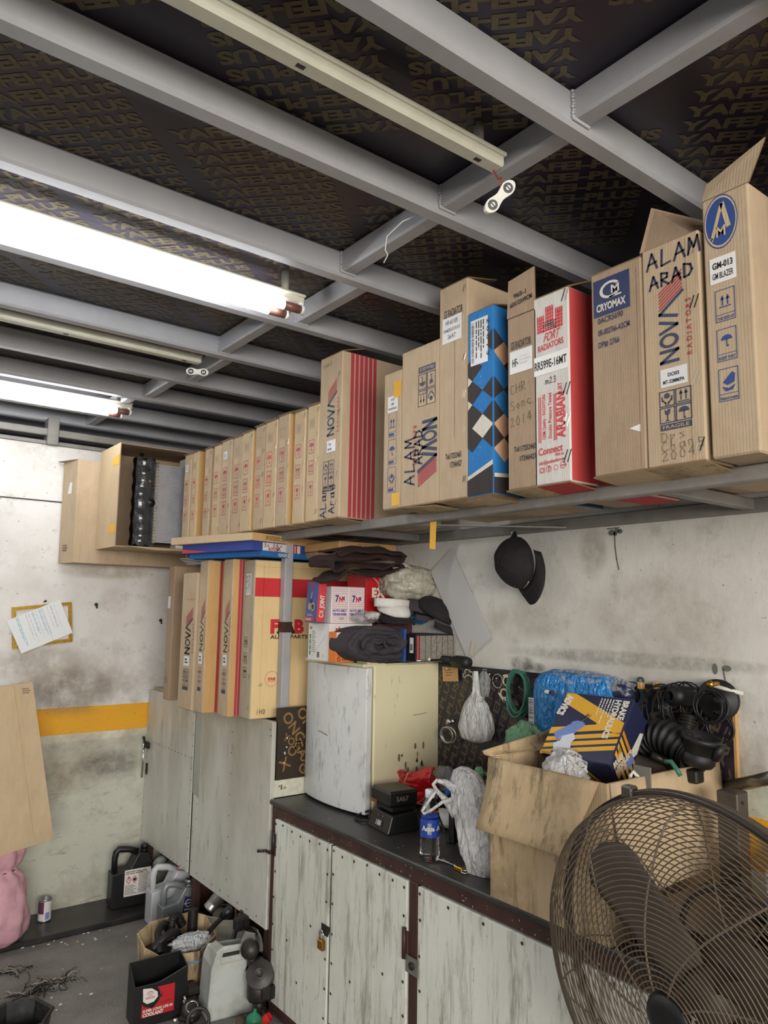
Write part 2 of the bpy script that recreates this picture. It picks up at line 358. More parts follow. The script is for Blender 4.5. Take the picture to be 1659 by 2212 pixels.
struct(MB().box(XW, XW+.2, -4, 5.9, 0, 2.74, 'painted_wall_right').build('wall_right', loc=(0, 0, 0)))
struct(MB().box(-6, XW+.2, 5.7, 5.9, 2.2, 2.74, 'dark_film_plywood').build('wall_light_stop', loc=(0, 0, 0)))  # closure added to stop outside light leaking in over the back wall
struct(MB().box(-6, XW, 3.942, YB, 0, .028, 'oily_kerb', .006).build('trim_1', loc=(0, 0, 0)))
m = MB(); m.box(-6, XW, YB-.004, YB+.01, 2.143, 2.149, 'oily_kerb'); struct(m.build('trim_2'))
m = MB(); m.box(-6, XW, YB-.012, YB+.04, 2.452, 2.475, 'SHELF' if 0 else SHELFST, .004).box(-6, XW, YB-.02, YB+.06, 2.50, 2.54, SHELFST, .004)
for x in (-1.2, .10, .93): m.box(x, x+.06, YB-.03, YB+.05, 2.45, 2.6, SHELFST, .004)
struct(m.build('trim_3'))
# the ceiling: film-faced plywood sheets, printed all over; two sheets lie the other way round
m = MB(); m.box(-6, XW+.2, -4, 5.9, ZC, ZC+.05, 'dark_film_plywood')
vs, fs, gw = glyph('YAFEI-PLUS', .05)
H = .033; k = .336/gw
row = Vector((.0355, .034, 0)); dr = Vector((.69, -.72, 0)).normalized()
def region(base, flip, test):
    d = -dr if flip else dr; up = Vector((0, 0, -1)).cross(d); q = 1.0*H/.7
    if (up.dot(row)) > 0: pass
    for i in range(-60, 90):
        for j in range(-9, 12):
            o = base+row*(i+.6*(j % 2))+dr*(.372*j)
            cc = o+d*.168
            if not test(cc.x, cc.y): continue
            fr = F((o.x, o.y, ZC), d, -row if not flip else row)
            if not test(o.x+.0, o.y) or not test((o+d*.336).x, (o+d*.336).y):
                pass
            m.add([fr.p(x*k, y*q, 0)+Vector((0, 0, -.0008)) for x, y in vs], [f if fr.n.z < 0 else f[::-1] for f in fs], 'gold_film_print')
region(Vector((.679, 1.69, 0)), False, lambda x, y: -1.0 < x < 2.0 and 1.44 < y < 3.6)
region(Vector((.80, 1.06, 0)), True, lambda x, y: -1.2 < x < 1.13 and .2 < y < 1.33)
region(Vector((1.285, 1.185, 0)), False, lambda x, y: 1.30 < x < 2.0 and .2 < y < 1.36)
struct(m.build('ceiling', loc=(0, 0, 0)))
BY = [.43, .897, 1.327, 1.784, 2.224, 2.69, 3.137, 3.535, 3.99, 4.32, 4.67]
n = 4
for y in [-.5, 0]+BY:
    m = MB(); m.box(-4, XW, y, y+.05, ZB, ZC, GREYST, .007); struct(m.build('trim_%d' % n)); n += 1
for i, (px, py) in enumerate([(None, None), (1236, 222), (950, 428), (737, 562), (640, 632), (473, 742), (405, 812), (310, 846), (222, 908), (185, 932)]):
    x = 1.08 if px is None else at(px, py, y=BY[i]).x
    if i == 1: pass
    y0 = BY[i]+.05; y1 = BY[i+1]
    if i == 0: continue
    yy0, yy1 = BY[i-1]+.05, BY[i]
    m = MB(); m.box(x, x+.05, yy0, yy1, ZB+.012, ZC, GREYST, .006)
    for q in range(9):     # weld beads where the strut meets the joist
        m.lathe([(.001, -.004), (.006, 0), (.001, .004)], (x-.001+random.uniform(-.002, .002), yy1-.003, ZB+.016+q*.007), GREYST, 6)
        m.lathe([(.001, -.004), (.006, 0), (.001, .004)], (x+q*.006, yy1-.003, ZB+.012), GREYST, 6)
    struct(m.build('trim_%d' % n)); n += 1

# ------------------------------------------------------------ fluorescent battens
t = NT('tube_light'); t.b.inputs['Base Color'].default_value = (1, 1, 1, 1); t.b.inputs['Emission Color'].default_value = (.93, .97, 1, 1); t.b.inputs['Emission Strength'].default_value = TUBE
mk('tube_end_copper', '#7a5148', .4, .2); CREAM = mk('cream_batten', '#c2c0b0', .45, 0, '#8f8c7c', .3, 8)
def batten(xr, y, z, lit, label, stub=True, L=1.22, pairs=True):
    th = thing('fluorescent_batten' if lit else 'empty_batten', label, 'lamp', (xr-L/2, y, z), 'fluorescent battens on the ceiling')
    m = MB(); m.box(xr-L, xr, y-.02, y+.02, z, z+.028, CREAM, .005).box(xr-L, xr, y-.028, y+.028, z+.022, z+.032, CREAM, .003)
    for q in (.06, .52, L-.12): m.box(xr-q-.018, xr-q, y-.005, y+.005, z-.0006, z+.004, INK)
    m.build('housing', th)
    for q in (.045, L-.1): MB().lathe([(.012, 0), (.012, ZC-z-.03)], (xr-q-.02, y, z+.03), CREAM, 14).build('stub_pipe', th)
    if lit:
        for dy, dz, dx in ((-.022, -.022, 0), (.026, -.03, -.028)):
            a = xr-L+.05+dx; b = xr-.02+dx
            tb = MB().tube([(a+.06, y+dy, z+dz), (b-.06, y+dy, z+dz)], .0138, 'tube_light', 16).build('tube', th)
            for p, q, o_, s_ in ((a, a+.06, a, -1), (b-.06, b, b, 1)):
                m = MB(); m.tube([(p, y+dy, z+dz), (q, y+dy, z+dz)], .0143, 'tube_end_copper', 16); m.tube([(o_, y+dy, z+dz), (o_+.012*s_, y+dy, z+dz)], .016, WPLA, 14)
                m.box(o_-.002*s_, o_+.01*s_, y+dy-.008, y+dy+.008, z+dz, z+.002, WPLA, .002); m.build('end_cap', tb)
    return th
t1 = at(672, 651, z=ZB-.022)
batten(t1.x, 2.02, 2.578, True, 'lit twin-tube fluorescent light with brown end caps, nearer the camera')
batten(1.215, 3.74, 2.59, True, 'lit twin-tube fluorescent light farther back, towards the yellow-striped wall')
b1 = batten(1.162, 1.107, 2.60, False, 'empty cream batten without tubes above a dangling white lamp holder on a red wire')
b2 = batten(1.19, 2.83, 2.592, False, 'empty grey batten without tubes between the two lit lights')
for x, y, s_ in ((-.5, .35, 'nearest the camera, left of the frame'), (-.9, 2.02, 'left of the frame, in line with the near lit one'), (-.9, 3.74, 'left of the frame, in line with the far lit one')): batten(x, y, 2.585, True, 'added unseen twin-tube fluorescent light '+s_)  # unseen battens, added for more light from the left
def holder(c, ax, label, wire=None):
    """double lamp holder: white bone-shaped plate with two black sockets"""
    c = Vector(c); ax = Vector(ax).normalized(); nrm = (EYE-c).normalized(); nrm = (nrm-ax*nrm.dot(ax)).normalized(); fr = F(c, ax, nrm.cross(ax)); L = .026
    th = thing('lamp_holder', label, 'lamp holder', c, 'loose lamp holders')
    out = []
    for k in range(40):
        a = 2*PI*k/40; x = math.cos(a)*.046; y = math.sin(a)*(.0135+.006*abs(math.cos(a))**1.0); y *= .72+.45*min(1, abs(x)/.026)**2 if abs(x) < .026 else 1.1
        out.append((x, y))
    MB().plate(fr, out, .014, WPLA).build('plate', th)
    m = MB()
    for q in (-L, L): m.disc(fr, q, 0, .0115, BLK, .0008).disc(fr, q, 0, .0055, WPLA, .0016).rect(fr, q-.0015, -.008, q+.0015, .008, BLK, .002)
    m.build('socket', th)
    if wire: MB().tube(wire, .0022, mk('red_wire', '#8e3a36', .5), 6).build('wire', th)
p = at(1081, 424, z=2.52)
w0 = at(1066, 368, z=2.598)
holder(p, at(1099, 402, z=2.545)-at(1061, 444, z=2.5), 'white double lamp holder dangling by a red wire from an empty batten', [w0, w0+Vector((.01, -.005, -.02)), at(1083, 384, z=2.56), at(1082, 396, z=2.545), at(1078, 402, z=2.54)])
holder(at(426, 803, z=2.565), (1, -.6, -.03), 'white double lamp holder lying level under the end of the farther empty batten')
p = at(832, 520, z=2.655)
m = MB(); m.tube([at(908, 462, z=2.62), at(870, 478, z=2.60), at(836, 510, z=2.60), at(832, 540, z=2.56), at(838, 550, z=2.55), at(829, 568, z=2.53)], .0016, WPLA, 6)
m.build('loose_wire', label='thin white wire end hanging from a ceiling strut', cat='wire')
# ------------------------------------------------------------ the long shelf
SH = thing('wall_shelf', 'long grey steel angle-iron shelf under the row of radiator cartons', 'shelf', (1.86, 2.0, 1.89))
m = MB(); m.box(1.60, 1.632, -.3, 3.72, 1.888, 1.924, SHELFST, .003); m.build('front_rail', SH)
m = MB(); m.box(2.07, 2.108, -.3, 3.72, 1.886, 1.924, SHELFST, .003); m.build('back_rail', SH)
for y in (.25, 1.0, 2.45, 3.2, 3.7):
    MB().box(1.632, 2.07, y, y+.035, 1.892, 1.922, SHELFST, .003).build('crossbar', SH)
MB().hexa([(1.62, 1.985, 1.889), (2.08, 1.65, 1.889), (2.08, 1.69, 1.889), (1.62, 2.025, 1.889), (1.62, 1.985, 1.893), (2.08, 1.65, 1.893), (2.08, 1.69, 1.893), (1.62, 2.025, 1.893)], SHELFST).build('brace', SH)
m = MB(); m.box(1.635, 1.675, 2.845, 2.885, 1.13, 1.89, GREYST, .003); m.box(1.633, 1.677, 2.843, 2.887, 1.49, 1.535, BROWN)
m.build('post', SH)

# ------------------------------------------------------------ print marks
def nova(m, fr, a, b, L, w, ink=NAVY, bar=RED, sub=True):
    """logo reading upwards: origin bottom right of the letters, length L up, letter height w to the left"""
    g = fr.sub(a, b, PI/2); q = w*.17
    def P(s, t): return (s*L, t*w)
    m.stroke(g, [P(.01, 0), P(.01, 1), P(.13, 0), P(.13, 1)], q, ink)
    m.disc(g, .245*L, .5*w, .08*L, ink, r0=.05*L, ry=.56*w, n=24)
    m.stroke(g, [P(.34, 1), P(.405, 0), P(.47, 1)], q, ink)
    m.stroke(g, [P(.50, 0), P(.56, 1), P(.76, -.35)], q, ink)
    for i in range(6):
        s = .61+.038*i; m.stroke(g, [P(s, 1.0), P(s+.19, -.33)], q*.46, bar, E0)
    if sub: m.text(g, 'R A D I A T O R S', .03*L, -w*.78, w*.28, bar, w=L*.62, bold=.015)
def umbrella(m, f, x, y, s, c):
    m.poly(f, [(x+s*.42*math.cos(t), y+s*.05+s*.38*math.sin(t)) for t in [PI*i/10 for i in range(11)]], c)
    m.stroke(f, [(x, y+s*.1), (x, y-s*.38), (x+s*.06, y-s*.45), (x+s*.13, y-s*.38)], s*.07, c)
def arrows(m, f, x, y, s, c, solid=True):
    for d in (-.2, .2):
        m.stroke(f, [(x+d*s, y-s*.28), (x+d*s, y+s*.25)], s*.09, c); m.poly(f, [(x+(d-.15)*s, y+s*.12), (x+(d+.15)*s, y+s*.12), (x+d*s, y+s*.48)], c)
    m.stroke(f, [(x-s*.42, y-s*.42), (x+s*.42, y-s*.42)], s*.08, c)
def glass(m, f, x, y, s, c):
    m.poly(f, [(x-s*.25, y+s*.45), (x-s*.05, y+s*.3), (x+s*.02, y+s*.45), (x+s*.25, y+s*.45), (x+s*.18, y+s*.08), (x, y-s*.02), (x-s*.18, y+s*.08)], c)
    m.stroke(f, [(x, y), (x, y-s*.36)], s*.08, c); m.poly(f, [(x-s*.22, y-s*.45), (x+s*.22, y-s*.45), (x, y-s*.33)], c)
def hands(m, f, x, y, s, c):
    m.poly(f, [(x, y+s*.45), (x+s*.22, y+s*.32), (x+s*.22, y+s*.1), (x, y-s*.02), (x-s*.22, y+s*.1), (x-s*.22, y+s*.32)], c)
    for d in (-1, 1): m.stroke(f, [(x+d*s*.4, y+s*.15), (x+d*s*.36, y-s*.12), (x+d*s*.12, y-s*.3), (x+d*s*.1, y-s*.46)], s*.11, c)
def fragile4(m, f, x, y, w, c, h=None, bar=True, txt=True, rot=0):
    """four pictograms in a 2 x 2 grid over a FRAGILE bar; (x, y) bottom left"""
    f = f.sub(x, y, rot) if rot else f.sub(x, y)
    h = h or w*1.55; lw = w*.03; bh = h*.17 if bar else 0; ch = (h-bh)/2; cw = w/2
    for i, (dx, dy, fn) in enumerate(((0, 1, hands), (1, 1, arrows), (0, 0, glass), (1, 0, umbrella))):
        ax, ay = dx*cw, bh+dy*ch; m.frame(f, ax+cw*.05, ay+ch*.05, ax+cw*.95, ay+ch*.95, lw, c); fn(m, f, ax+cw/2, ay+ch/2, min(cw, ch)*.8, c)
    if bar:
        m.rect(f, cw*.05, 0, w-cw*.05, bh*.9, c, E0)
        if txt: m.text(f, 'FRAGILE', w/2, bh*.2, bh*.5, CB, w=w*.8, e=E0*1.7, align='C', bold=.015)
def col3(m, f, x, ys, w, h, c, fns, frame=True):
    for y, fn in zip(ys, fns):
        if frame: m.frame(f, x-w/2, y-h/2, x+w/2, y+h/2, w*.06, c)
        fn(m, f, x, y, w*1.0, c)
def staples(m, f, x, ys, s=.011):
    for y in ys:
        for d in (0, .6): m.stroke(f, [(x+d*s, y), (x+d*s+s*.6, y+s*1.5)], s*.16, STEELC if random.random() < .5 else INK)
def seam(m, f, w, h):
    m.rect(f, w-.012, 0, w-.0105, h, EDGE)

# ------------------------------------------------------------ cartons
def front_frame(x0, y1, z0): return F((x0, y1, z0), (0, -1, 0), (0, 0, 1))
def side_frame(x0, y0, z0): return F((x0, y0, z0), (1, 0, 0), (0, 0, 1))
class Carton:
    """an upright carton: mesh body plus flaps and stickers as parts"""
    def __init__(s, x0, x1, y0, y1, z0, z1, mat, name='radiator_carton', sidemat=None, ch=.004):
        s.b = (x0, x1, y0, y1, z0, z1); s.w, s.h, s.d = y1-y0, z1-z0, x1-x0; s.mat = mat; s.name = name
        s.m = MB().box(x0, x1, y0, y1, z0, z1, mat, ch); s.f = front_frame(x0, y1, z0); s.s = side_frame(x0, y0, z0); s.parts = []
        if sidemat: s.m.rect(s.s, .004, .004, s.d-.004, s.h-.004, sidemat, .0003)
    def sticker(s, fr, a0, b0, a1, b1, rot=0, mat=STK):
        p = MB(); g = fr.sub(a0, b0, rot); p.plate(g, [(0, 0), (a1-a0, 0), (a1-a0, b1-b0), (0, b1-b0)], .0006, mat, .0014)
        s.parts.append(('sticker', p)); p.fr = g; p.w, p.h = a1-a0, b1-b0; return p
    def tape(s, fr, a0, b0, a1, b1, mat=YTAPE):
        p = MB(); p.plate(fr, [(a0, b0), (a1, b0), (a1, b1), (a0, b1)], .0005, mat, .0018); s.parts.append(('tape', p))
    def flap(s, q, mat=None, d=.004): p = MB(); p.slab(q, d, mat or s.mat, EDGE); s.parts.append(('flap', p))
    def done(s, label, group, cat='carton'):
        o = s.m.build(s.name, label=label, cat=cat, group=group)
        for n, p in s.parts: p.build(n, o)
        s.o = o; return o
SX, SZ = 1.494, 1.926
def px_carton(bl, tl, tr, br=None, x=SX, z0=SZ, depth=.5, mat=CB, **k):
    yl = (at(*bl, x=x).y+at(*tl, x=x).y)/2; a = at(*tr, x=x); yr = a.y if br is None else (a.y+at(*br, x=x).y)/2
    z1 = (at(*tl, x=x).z+a.z)/2
    return Carton(x, min(x+depth, XW-.012), yr, yl, z0, z1, mat, **k)
GR = 'radiator cartons on the long shelf'
# small cartons with three red pictograms, from the far end
z5 = lambda x, y: (380+x/4.879, 860+y/4.879)
small = [((60, 1560), (112, 610), (178, 595)), ((140, 1545), (185, 580), (245, 565)), ((265, 1525), (310, 545), (372, 535)), ((360, 1510), (408, 510), (490, 490)), ((455, 1495), (507, 465), (605, 435)),
         ((553, 1480), (612, 425), (715, 400)), ((680, 1465), (725, 380), (830, 350)), ((805, 1440), (850, 310), (945, 290)), ((905, 1410), (960, 265), (1080, 235)), ((1030, 1375), (1090, 200), (1205, 175)),
         ((1175, 1360), (1250, 155), (1365, 130)), ((1325, 1325), (1395, 95), (1515, 70))]
wh = ['first from the open radiator box, with a small white sticker', 'second from the open radiator box', 'third from the open radiator box', 'fourth from the open radiator box', 'fifth from the open radiator box, with a white sticker near its top', 'sixth from the open radiator box',
      'seventh from the open radiator box', 'sixth from the large striped carton', 'fifth from the large striped carton', 'fourth from the large striped carton', 'third from the large striped carton, next but one to the end', 'next but one to the large striped carton']
wh[8:] = ['fourth counting from the large striped carton', 'third counting from the large striped carton', 'second counting from the large striped carton', 'right beside the large striped carton']
wh[7] = 'fifth counting from the large striped carton'
ylast = None
cs = []
for i, (a, b, c_) in enumerate(small):
    yl = at(*z5(*b), x=SX).y; tz = at(*z5(*b), x=SX).z; yr = at(*z5(*c_), x=SX).y
    cs.append([yl, yr, tz])
for i in range(12):
    yl, yr, tz = cs[i]
    if i and yl > cs[i-1][1]-.004: yl = cs[i-1][1]-.004
    yr = min(yr, yl-.06); cs[i][1] = yr
    dx = random.uniform(-.008, .008)
    cb = Carton(SX+dx, 1.99, yr, yl, SZ, tz, random.choice([CB, CB, CBL]), sidemat=CBO if i in (1, 3, 6, 9) else None)
    m, f, w, h = cb.m, cb.f, cb.w, cb.h; col = [RED, RED, RED, RED, RED, RED, RED, REDB, REDB, PINKP, PINKP, PINKP][i]
    col3(m, f, w*.42, [h*.64, h*.46, h*.28], w*.42, w*.62, col, [umbrella, arrows, glass])
    m.frame(f, w*.22, h*.80, w*.62, h*.88, .0012, col)
    if i not in (7, 9): m.rect(f, w*.26, h*.81, w*.58, h*.87, CBG, E0*.8)
    m.rect(f, w*.18, h*.70, w*.6, h*.77, CBL, E0*.5)
    staples(m, f, w*.84, [h*q for q in (.06, .28, .5, .72, .93)], .012)
    if i in (0, 4):
        p = cb.sticker(f, w*.22, h*.80, w*.62, h*.88); p.lines(p.fr, .005, .006, p.w-.005, p.h-.006, 3, INK, .4, .002, i)
    x0 = cb.b[0]
    cb.flap([(x0-.006, yl, tz+.003), (x0-.006, yr, tz+.003), (x0+.2, yr, tz+.012), (x0+.2, yl, tz+.012)], CBG)
    if i in (3, 8, 9): cb.flap([(x0+.01, yl+.01, tz+.006), (x0+.012, yr+.03, tz+.012), (x0+.07, yr+.03, tz+.035), (x0+.07, yl+.01, tz+.025)], CBG)
    cb.done('narrow tan carton with red pictograms, '+wh[i].replace(', with a small white sticker', ', white-stickered').replace(', with a white sticker near its top', ', white-stickered'), 'narrow radiator cartons')
# A: large carton with red stripes
c = px_carton((681, 1127), (696, 775), (742, 757), (731, 1112)); m, f, w, h = c.m, c.f, c.w, c.h
nova(m, f, w*.68, h*.50, h*.34, w*.28); fragile4(m, f, w*.24, h*.165, w*.5, NAVY)
m.scrib(f, 'ALam', w*.42, h*.01, w*.26, .005, MARK, rot=PI/2); m.scrib(f, 'Arad', w*.78, h*.03, w*.24, .005, MARK, rot=PI/2)
m.scrib(f, 'hond', w*.15, h*.93, w*.13, .0016, PEN, rot=.1)
staples(m, f, w*.84, [h*q for q in (.08, .25, .42, .62, .85)], .011)
for i in range(6): m.rect(c.s, .038+i*.021, .004, .053+i*.021, h-.002, REDB if 0 else RED)
m.rect(c.s, .215, h*.09, .35, h*.31, INK); m.rect(c.s, .222, h*.105, .35, h*.295, CBD, E0*1.5); m.bars(c.s, .226, h*.11, .35, h*.29, 26, INK, E0*2); m.rect(c.s, .225, h*.335, .35, h*.43, RED)
p = c.sticker(f, w*.4, h*.40, w*.78, h*.47); p.scrib(p.fr, 'lm', .01, p.h*.55, .012, .0016, BLUEP, .002); p.scrib(p.fr, 'anm', .006, p.h*.15, .012, .0016, BLUEP, .002)
x0, x1, y0, y1, z0, z1 = c.b
c.flap([(x0, y1, z1), (x0, y0, z1), (x0+.11, y0+.01, z1+.035), (x0+.11, y1-.005, z1+.045)], CBD)
c.flap([(x0-.004, y0, z0-.003), (x0-.004, y1, z0-.003), (x0+.1, y1, z0-.012), (x0+.1, y0, z0-.012)])
c.done('large tan carton with broad red stripes running down its side', GR)
# B: small brown carton with yellow tape
c = px_carton((826, 1105), (830, 812), (868, 795)); m, f, w, h = c.m, c.f, c.w, c.h
c.b = c.b
for y, fn in ((.60, arrows), (.40, umbrella), (.20, hands)):
    m.frame(f, w*.3, h*(y-.08), w*.75, h*(y+.1), .0014, BLUEP); fn(m, f, w*.52, h*(y+.02), w*.36, BLUEP); m.rect(f, w*.3, h*(y-.045), w*.75, h*(y-.043), BLUEP)
    m.lines(f, w*.34, h*(y-.075), w*.72, h*(y-.05), 1, BLUEP, .8)
p = c.sticker(f, w*.25, h*.70, w*.82, h*.82)
for i, s_ in enumerate(('N-23', '22MT', 'FOR SENTRA 2012')): p.text(p.fr, s_, p.w/2, p.h*(.72-.28*i), p.h*.12, INK, w=p.w*(.3, .3, .8)[i], align='C', e=.002)
c.tape(f, w*.6, h*.80, w*.98, h*.92); c.tape(f, w*.55, h*.02, w*.98, h*.11)
c.done('small tan carton with yellow tape at its corners and blue pictograms', GR)
# C: carton with upside-down FRAGILE mark
c = px_carton((863, 1087), (870, 757), (946, 738), (950, 1080)); m, f, w, h = c.m, c.f, c.w, c.h
fragile4(m, f, w*.92, h*.86, w*.46, NAVY, rot=PI); 
m.scrib(f, 'ALAM', w*.38, h*.13, w*.26, .006, MARK, rot=PI/2, sp_=1.35); m.scrib(f, 'ARAD', w*.58, h*.25, w*.2, .006, MARK, rot=PI/2)
g = f.sub(w*.52, h*.52, -PI/2); nova(m, F(f.p(w*.60, h*.51), -f.u, -f.v), 0, 0, h*.40, w*.34)
m.rect(f, w*.48, h*.60, w*.9, h*.68, CBL, E0*.6)
x0, x1, y0, y1, z0, z1 = c.b
c.flap([(x0-.004, y1, z0-.002), (x0-.01, y0, z0-.014), (x0+.09, y0, z0-.016), (x0+.09, y1, z0-.012)][::-1], CBX)
c.flap([(x0+.05, y1-.02, z1+.004), (x0+.05, y0, z1+.004), (x0+.12, y0, z1+.02), (x0+.12, y1-.02, z1+.018)], CBG)
c.done('tan carton with an upside-down FRAGILE mark and ALAM ARAD written in marker', GR)
cC = c
# D: tall GS radiator carton
c = px_carton((950, 1085), (946, 628), (1005, 600), (1015, 1072), mat=CB); m, f, w, h = c.m, c.f, c.w, c.h
m.text(f, 'GS RADIATOR', w*.18, h*.845, w*.2, INK, w=w*.66, bold=.01)
p = c.sticker(f, w*.13, h*.725, w*.80, h*.845)
for i, s_ in enumerate(('HF-61105', 'FOR MAZDA CX-7 07-10 AT', '26/AT')): p.text(p.fr, s_, p.w/2, p.h*(.70-.28*i), p.h*(.17, .13, .17)[i], INK, w=p.w*(.62, .86, .42)[i], align='C', e=.002, bold=.005)
m.text(f, 'Tel:17252465', w*.26, h*.185, w*.13, INK, w=w*.55); m.text(f, '17246427', w*.42, h*.145, w*.13, INK, w=w*.4)
m.rect(f, w*.56, h*.28, w*.57, h*.86, EDGE); staples(m, f, w*.84, [h*q for q in (.07, .29, .45, .62, .80, .94)], .012)
x0, x1, y0, y1, z0, z1 = c.b
c.flap([(x0, y1, z1), (x0, y0, z1), (x0+.13, y0+.004, z1+.03), (x0+.13, y1-.004, z1+.03)], CBD)
c.flap([(x0-.004, y0, z0-.003), (x0-.004, y1, z0-.003), (x0+.1, y1, z0-.012), (x0+.1, y0, z0-.012)], CBX)
c.done('tall brown carton with dark lettering and a white sticker, left of the blue checkered carton', GR)
# E: blue carton with a lattice of dark, white and peach diamonds
BLUEC = carton_mat('carton_blue', '#2f7cc0', '#1c4f86', .3); DKC = carton_mat('carton_charcoal', '#3f3a39', '#22201f', .3); PEACH = carton_mat('carton_peach', '#d2a987', '#96735a', .3); OFFW = carton_mat('carton_offwhite', '#d9d4c8', '#8f897c', .3)
c = px_carton((1016, 1070), (1004, 685), (1060, 655), (1072, 1058), mat=BLUEC); m, f, w, h = c.m, c.f, c.w, c.h
def diamond(fr, cx, cy_, a, b, col, x0, x1, y0, y1):
    pts = [(cx, cy_-b), (cx+a, cy_), (cx, cy_+b), (cx-a, cy_)]
    for ax, lim, sg in ((0, x0, 1), (0, x1, -1), (1, y0, 1), (1, y1, -1)):
        out = []
        for i in range(len(pts)):
            p, q = pts[i-1], pts[i]; ip = sg*(p[ax]-lim) >= 0; iq = sg*(q[ax]-lim) >= 0
            if ip != iq:
                k = (lim-p[ax])/(q[ax]-p[ax]); out.append((p[0]+(q[0]-p[0])*k, p[1]+(q[1]-p[1])*k))
            if iq: out.append(q)
        pts = out
        if len(pts) < 3: return
    m.poly(fr, pts, col, E0)
a_, b_ = w*.40, h*.0638
grid_ = [{1: 0, 3: PEACH}, {0: DKC, 2: DKC, 4: DKC}, {-1: DKC, 1: OFFW, 3: PEACH}, {0: DKC, 2: DKC}, {-1: OFFW}, {0: DKC, 2: DKC, 4: DKC}, {-1: OFFW}, {0: DKC, 4: DKC}, {3: PEACH}, {2: DKC}]
lat = [(1190+65*k_, 1250-84*j_, c_) for j_, r_ in enumerate(grid_) for k_, c_ in r_.items() if c_]
for fr, x_l, x_r in ((f, 0, w), (c.s, w, w+.3)):
    for px_, py_, col in lat:
        cx = (px_-1158)/162*w-x_l; cy_ = h*(1-(py_-245)/1310)
        diamond(fr, cx, cy_, a_, b_, col, .003, x_r-x_l-.003, .003, h-.003)
for fr, wid in ((f, w), (c.s, c.d)):
    m.poly(fr, [(.002, .003), (wid-.002, .003), (wid-.002, h*.16), (.002, h*.09)], DKC, E0*1.2); m.poly(fr, [(.002, h*.085), (wid-.002, h*.15), (wid-.002, h*.175), (.002, h*.105)], OFFW, E0*1.6)
m.box(c.b[0]+.004, c.b[1], c.b[2]+.004, c.b[3]-.004, c.b[4]-.0012, c.b[4]+.01, CBD)
for i in range(46): m.disc(f, random.uniform(.06, .94)*w, random.uniform(.2, .97)*h, .0011, OFFW, E0*.5, 5)
p = c.sticker(f, w*.14, h*.70, w*.80, h*.95); p.bars(p.fr, p.w*.05, p.h*.05, p.w*.2, p.h*.95, 40, INK, .002, 3, False)
for i in range(4): p.lines(p.fr.sub(p.w*(.3+.14*i), p.h*.95, -PI/2), 0, 0, p.h*.85, p.w*.09, 1, INK, .7, .002, i)
p.text(p.fr.sub(p.w*.98, p.h*.93, -PI/2), '2 0 0 1 3', 0, -.002-p.w*.0, p.w*.15, INK, w=p.h*.8, e=.002)
x0, x1, y0, y1, z0, z1 = c.b
c.flap([(x0+.005, y1, z1+.001), (x0, y0, z1+.001), (x0+.10, y0, z1+.022), (x0+.10, y1-.008, z1+.018)], CBD)
for i in range(4): c.flap([(x0-.008-.004*i, y0, z0-.003-.004*i), (x0-.006-.004*i, y1-.01, z0-.005-.004*i), (x0+.1, y1, z0-.005-.004*i), (x0+.1, y0, z0-.003-.004*i)], CBL, .002)
c.done('blue carton with a checker of charcoal, white and peach diamonds', GR)
# F: second GS radiator carton
c = px_carton((1100, 1055), (1092, 600), (1160, 573), (1160, 1048), mat=CBD); m, f, w, h = c.m, c.f, c.w, c.h
x0, x1, y0, y1, z0, z1 = c.b
zt = SZ+h*.80
c.m = m = MB().box(x0, x1, y0, y1, z0, zt, CBD, .004)
c.flap([(x0, y1, zt), (x0, y0+.004, zt), (x0+.002, y0+.008, z1), (x0+.002, y1-.004, z1-.012)])
g = f
m.text(f, 'GS RADIATOR', w*.14, h*.645, w*.2, INK, w=w*.68, bold=.012)
p = c.sticker(f, w*.10, h*.53, w*.86, h*.635); p.text(p.fr, 'HF-', p.w*.12, p.h*.3, p.h*.34, INK, w=p.w*.27, e=.002); p.lines(p.fr, p.w*.45, p.h*.3, p.w*.95, p.h*.75, 3, CBW, .5, .002)
for i, s_ in enumerate(('CHR', 'Sonc', '2014')): m.scrib(f, s_, w*.12, h*(.435-.075*i), w*.24, .0022, PEN, rot=.12)
m.text(f, 'Tel:17252465', w*.22, h*.17, w*.13, INK, w=w*.74); m.text(f, '17246427', w*.42, h*.125, w*.13, INK, w=w*.54)
p = c.parts[0][1]; p.text(f, '965-1', w*.25, h*.885, w*.12, INK, w=w*.42, rot=.05, e=.001); p.text(f, '60X12X49CM', w*.12, h*.845, w*.12, INK, w=w*.75, rot=.09, e=.001)
c.flap([(x0-.006, y0, z0-.004), (x0-.006, y1, z0-.004), (x0+.1, y1, z0-.012), (x0+.1, y0, z0-.012)], CBX)
c.done('brown carton with its top flap standing up and CHR SONC 2014 written on it', GR)
# G: white and red carton with a castle crest
REDC = carton_mat('carton_red', '#c24a49', '#8a2f30', .25)
c = px_carton((1157, 1047), (1150, 650), (1224, 615), (1237, 1035), mat=CBW, sidemat=REDC); m, f, w, h = c.m, c.f, c.w, c.h
m.box(c.b[0]+.004, c.b[1], c.b[2]+.004, c.b[3]-.004, c.b[4]-.0012, c.b[4]+.01, REDC)
def brick(x0, y0, x1, y1):
    m.rect(f, x0, y0, x1, y1, REDB, E0)
    n = 5
    for i in range(1, n): m.rect(f, x0, y0+(y1-y0)*i/n-.0004, x1, y0+(y1-y0)*i/n+.0004, CBW, E0*1.6)
    k = int((x1-x0)/.008)
    for i in range(1, k+1): m.rect(f, x0+(x1-x0)*(i-.5)/k-.0003, y0, x0+(x1-x0)*(i-.5)/k+.0003, y1, CBW, E0*1.6)
def tower(x, wd, y0, y1):
    brick(x, y0, x+wd, y1)
    for i in range(4): m.rect(f, x+wd*(i*.27), y1, x+wd*(i*.27+.17), y1+.008, REDB)
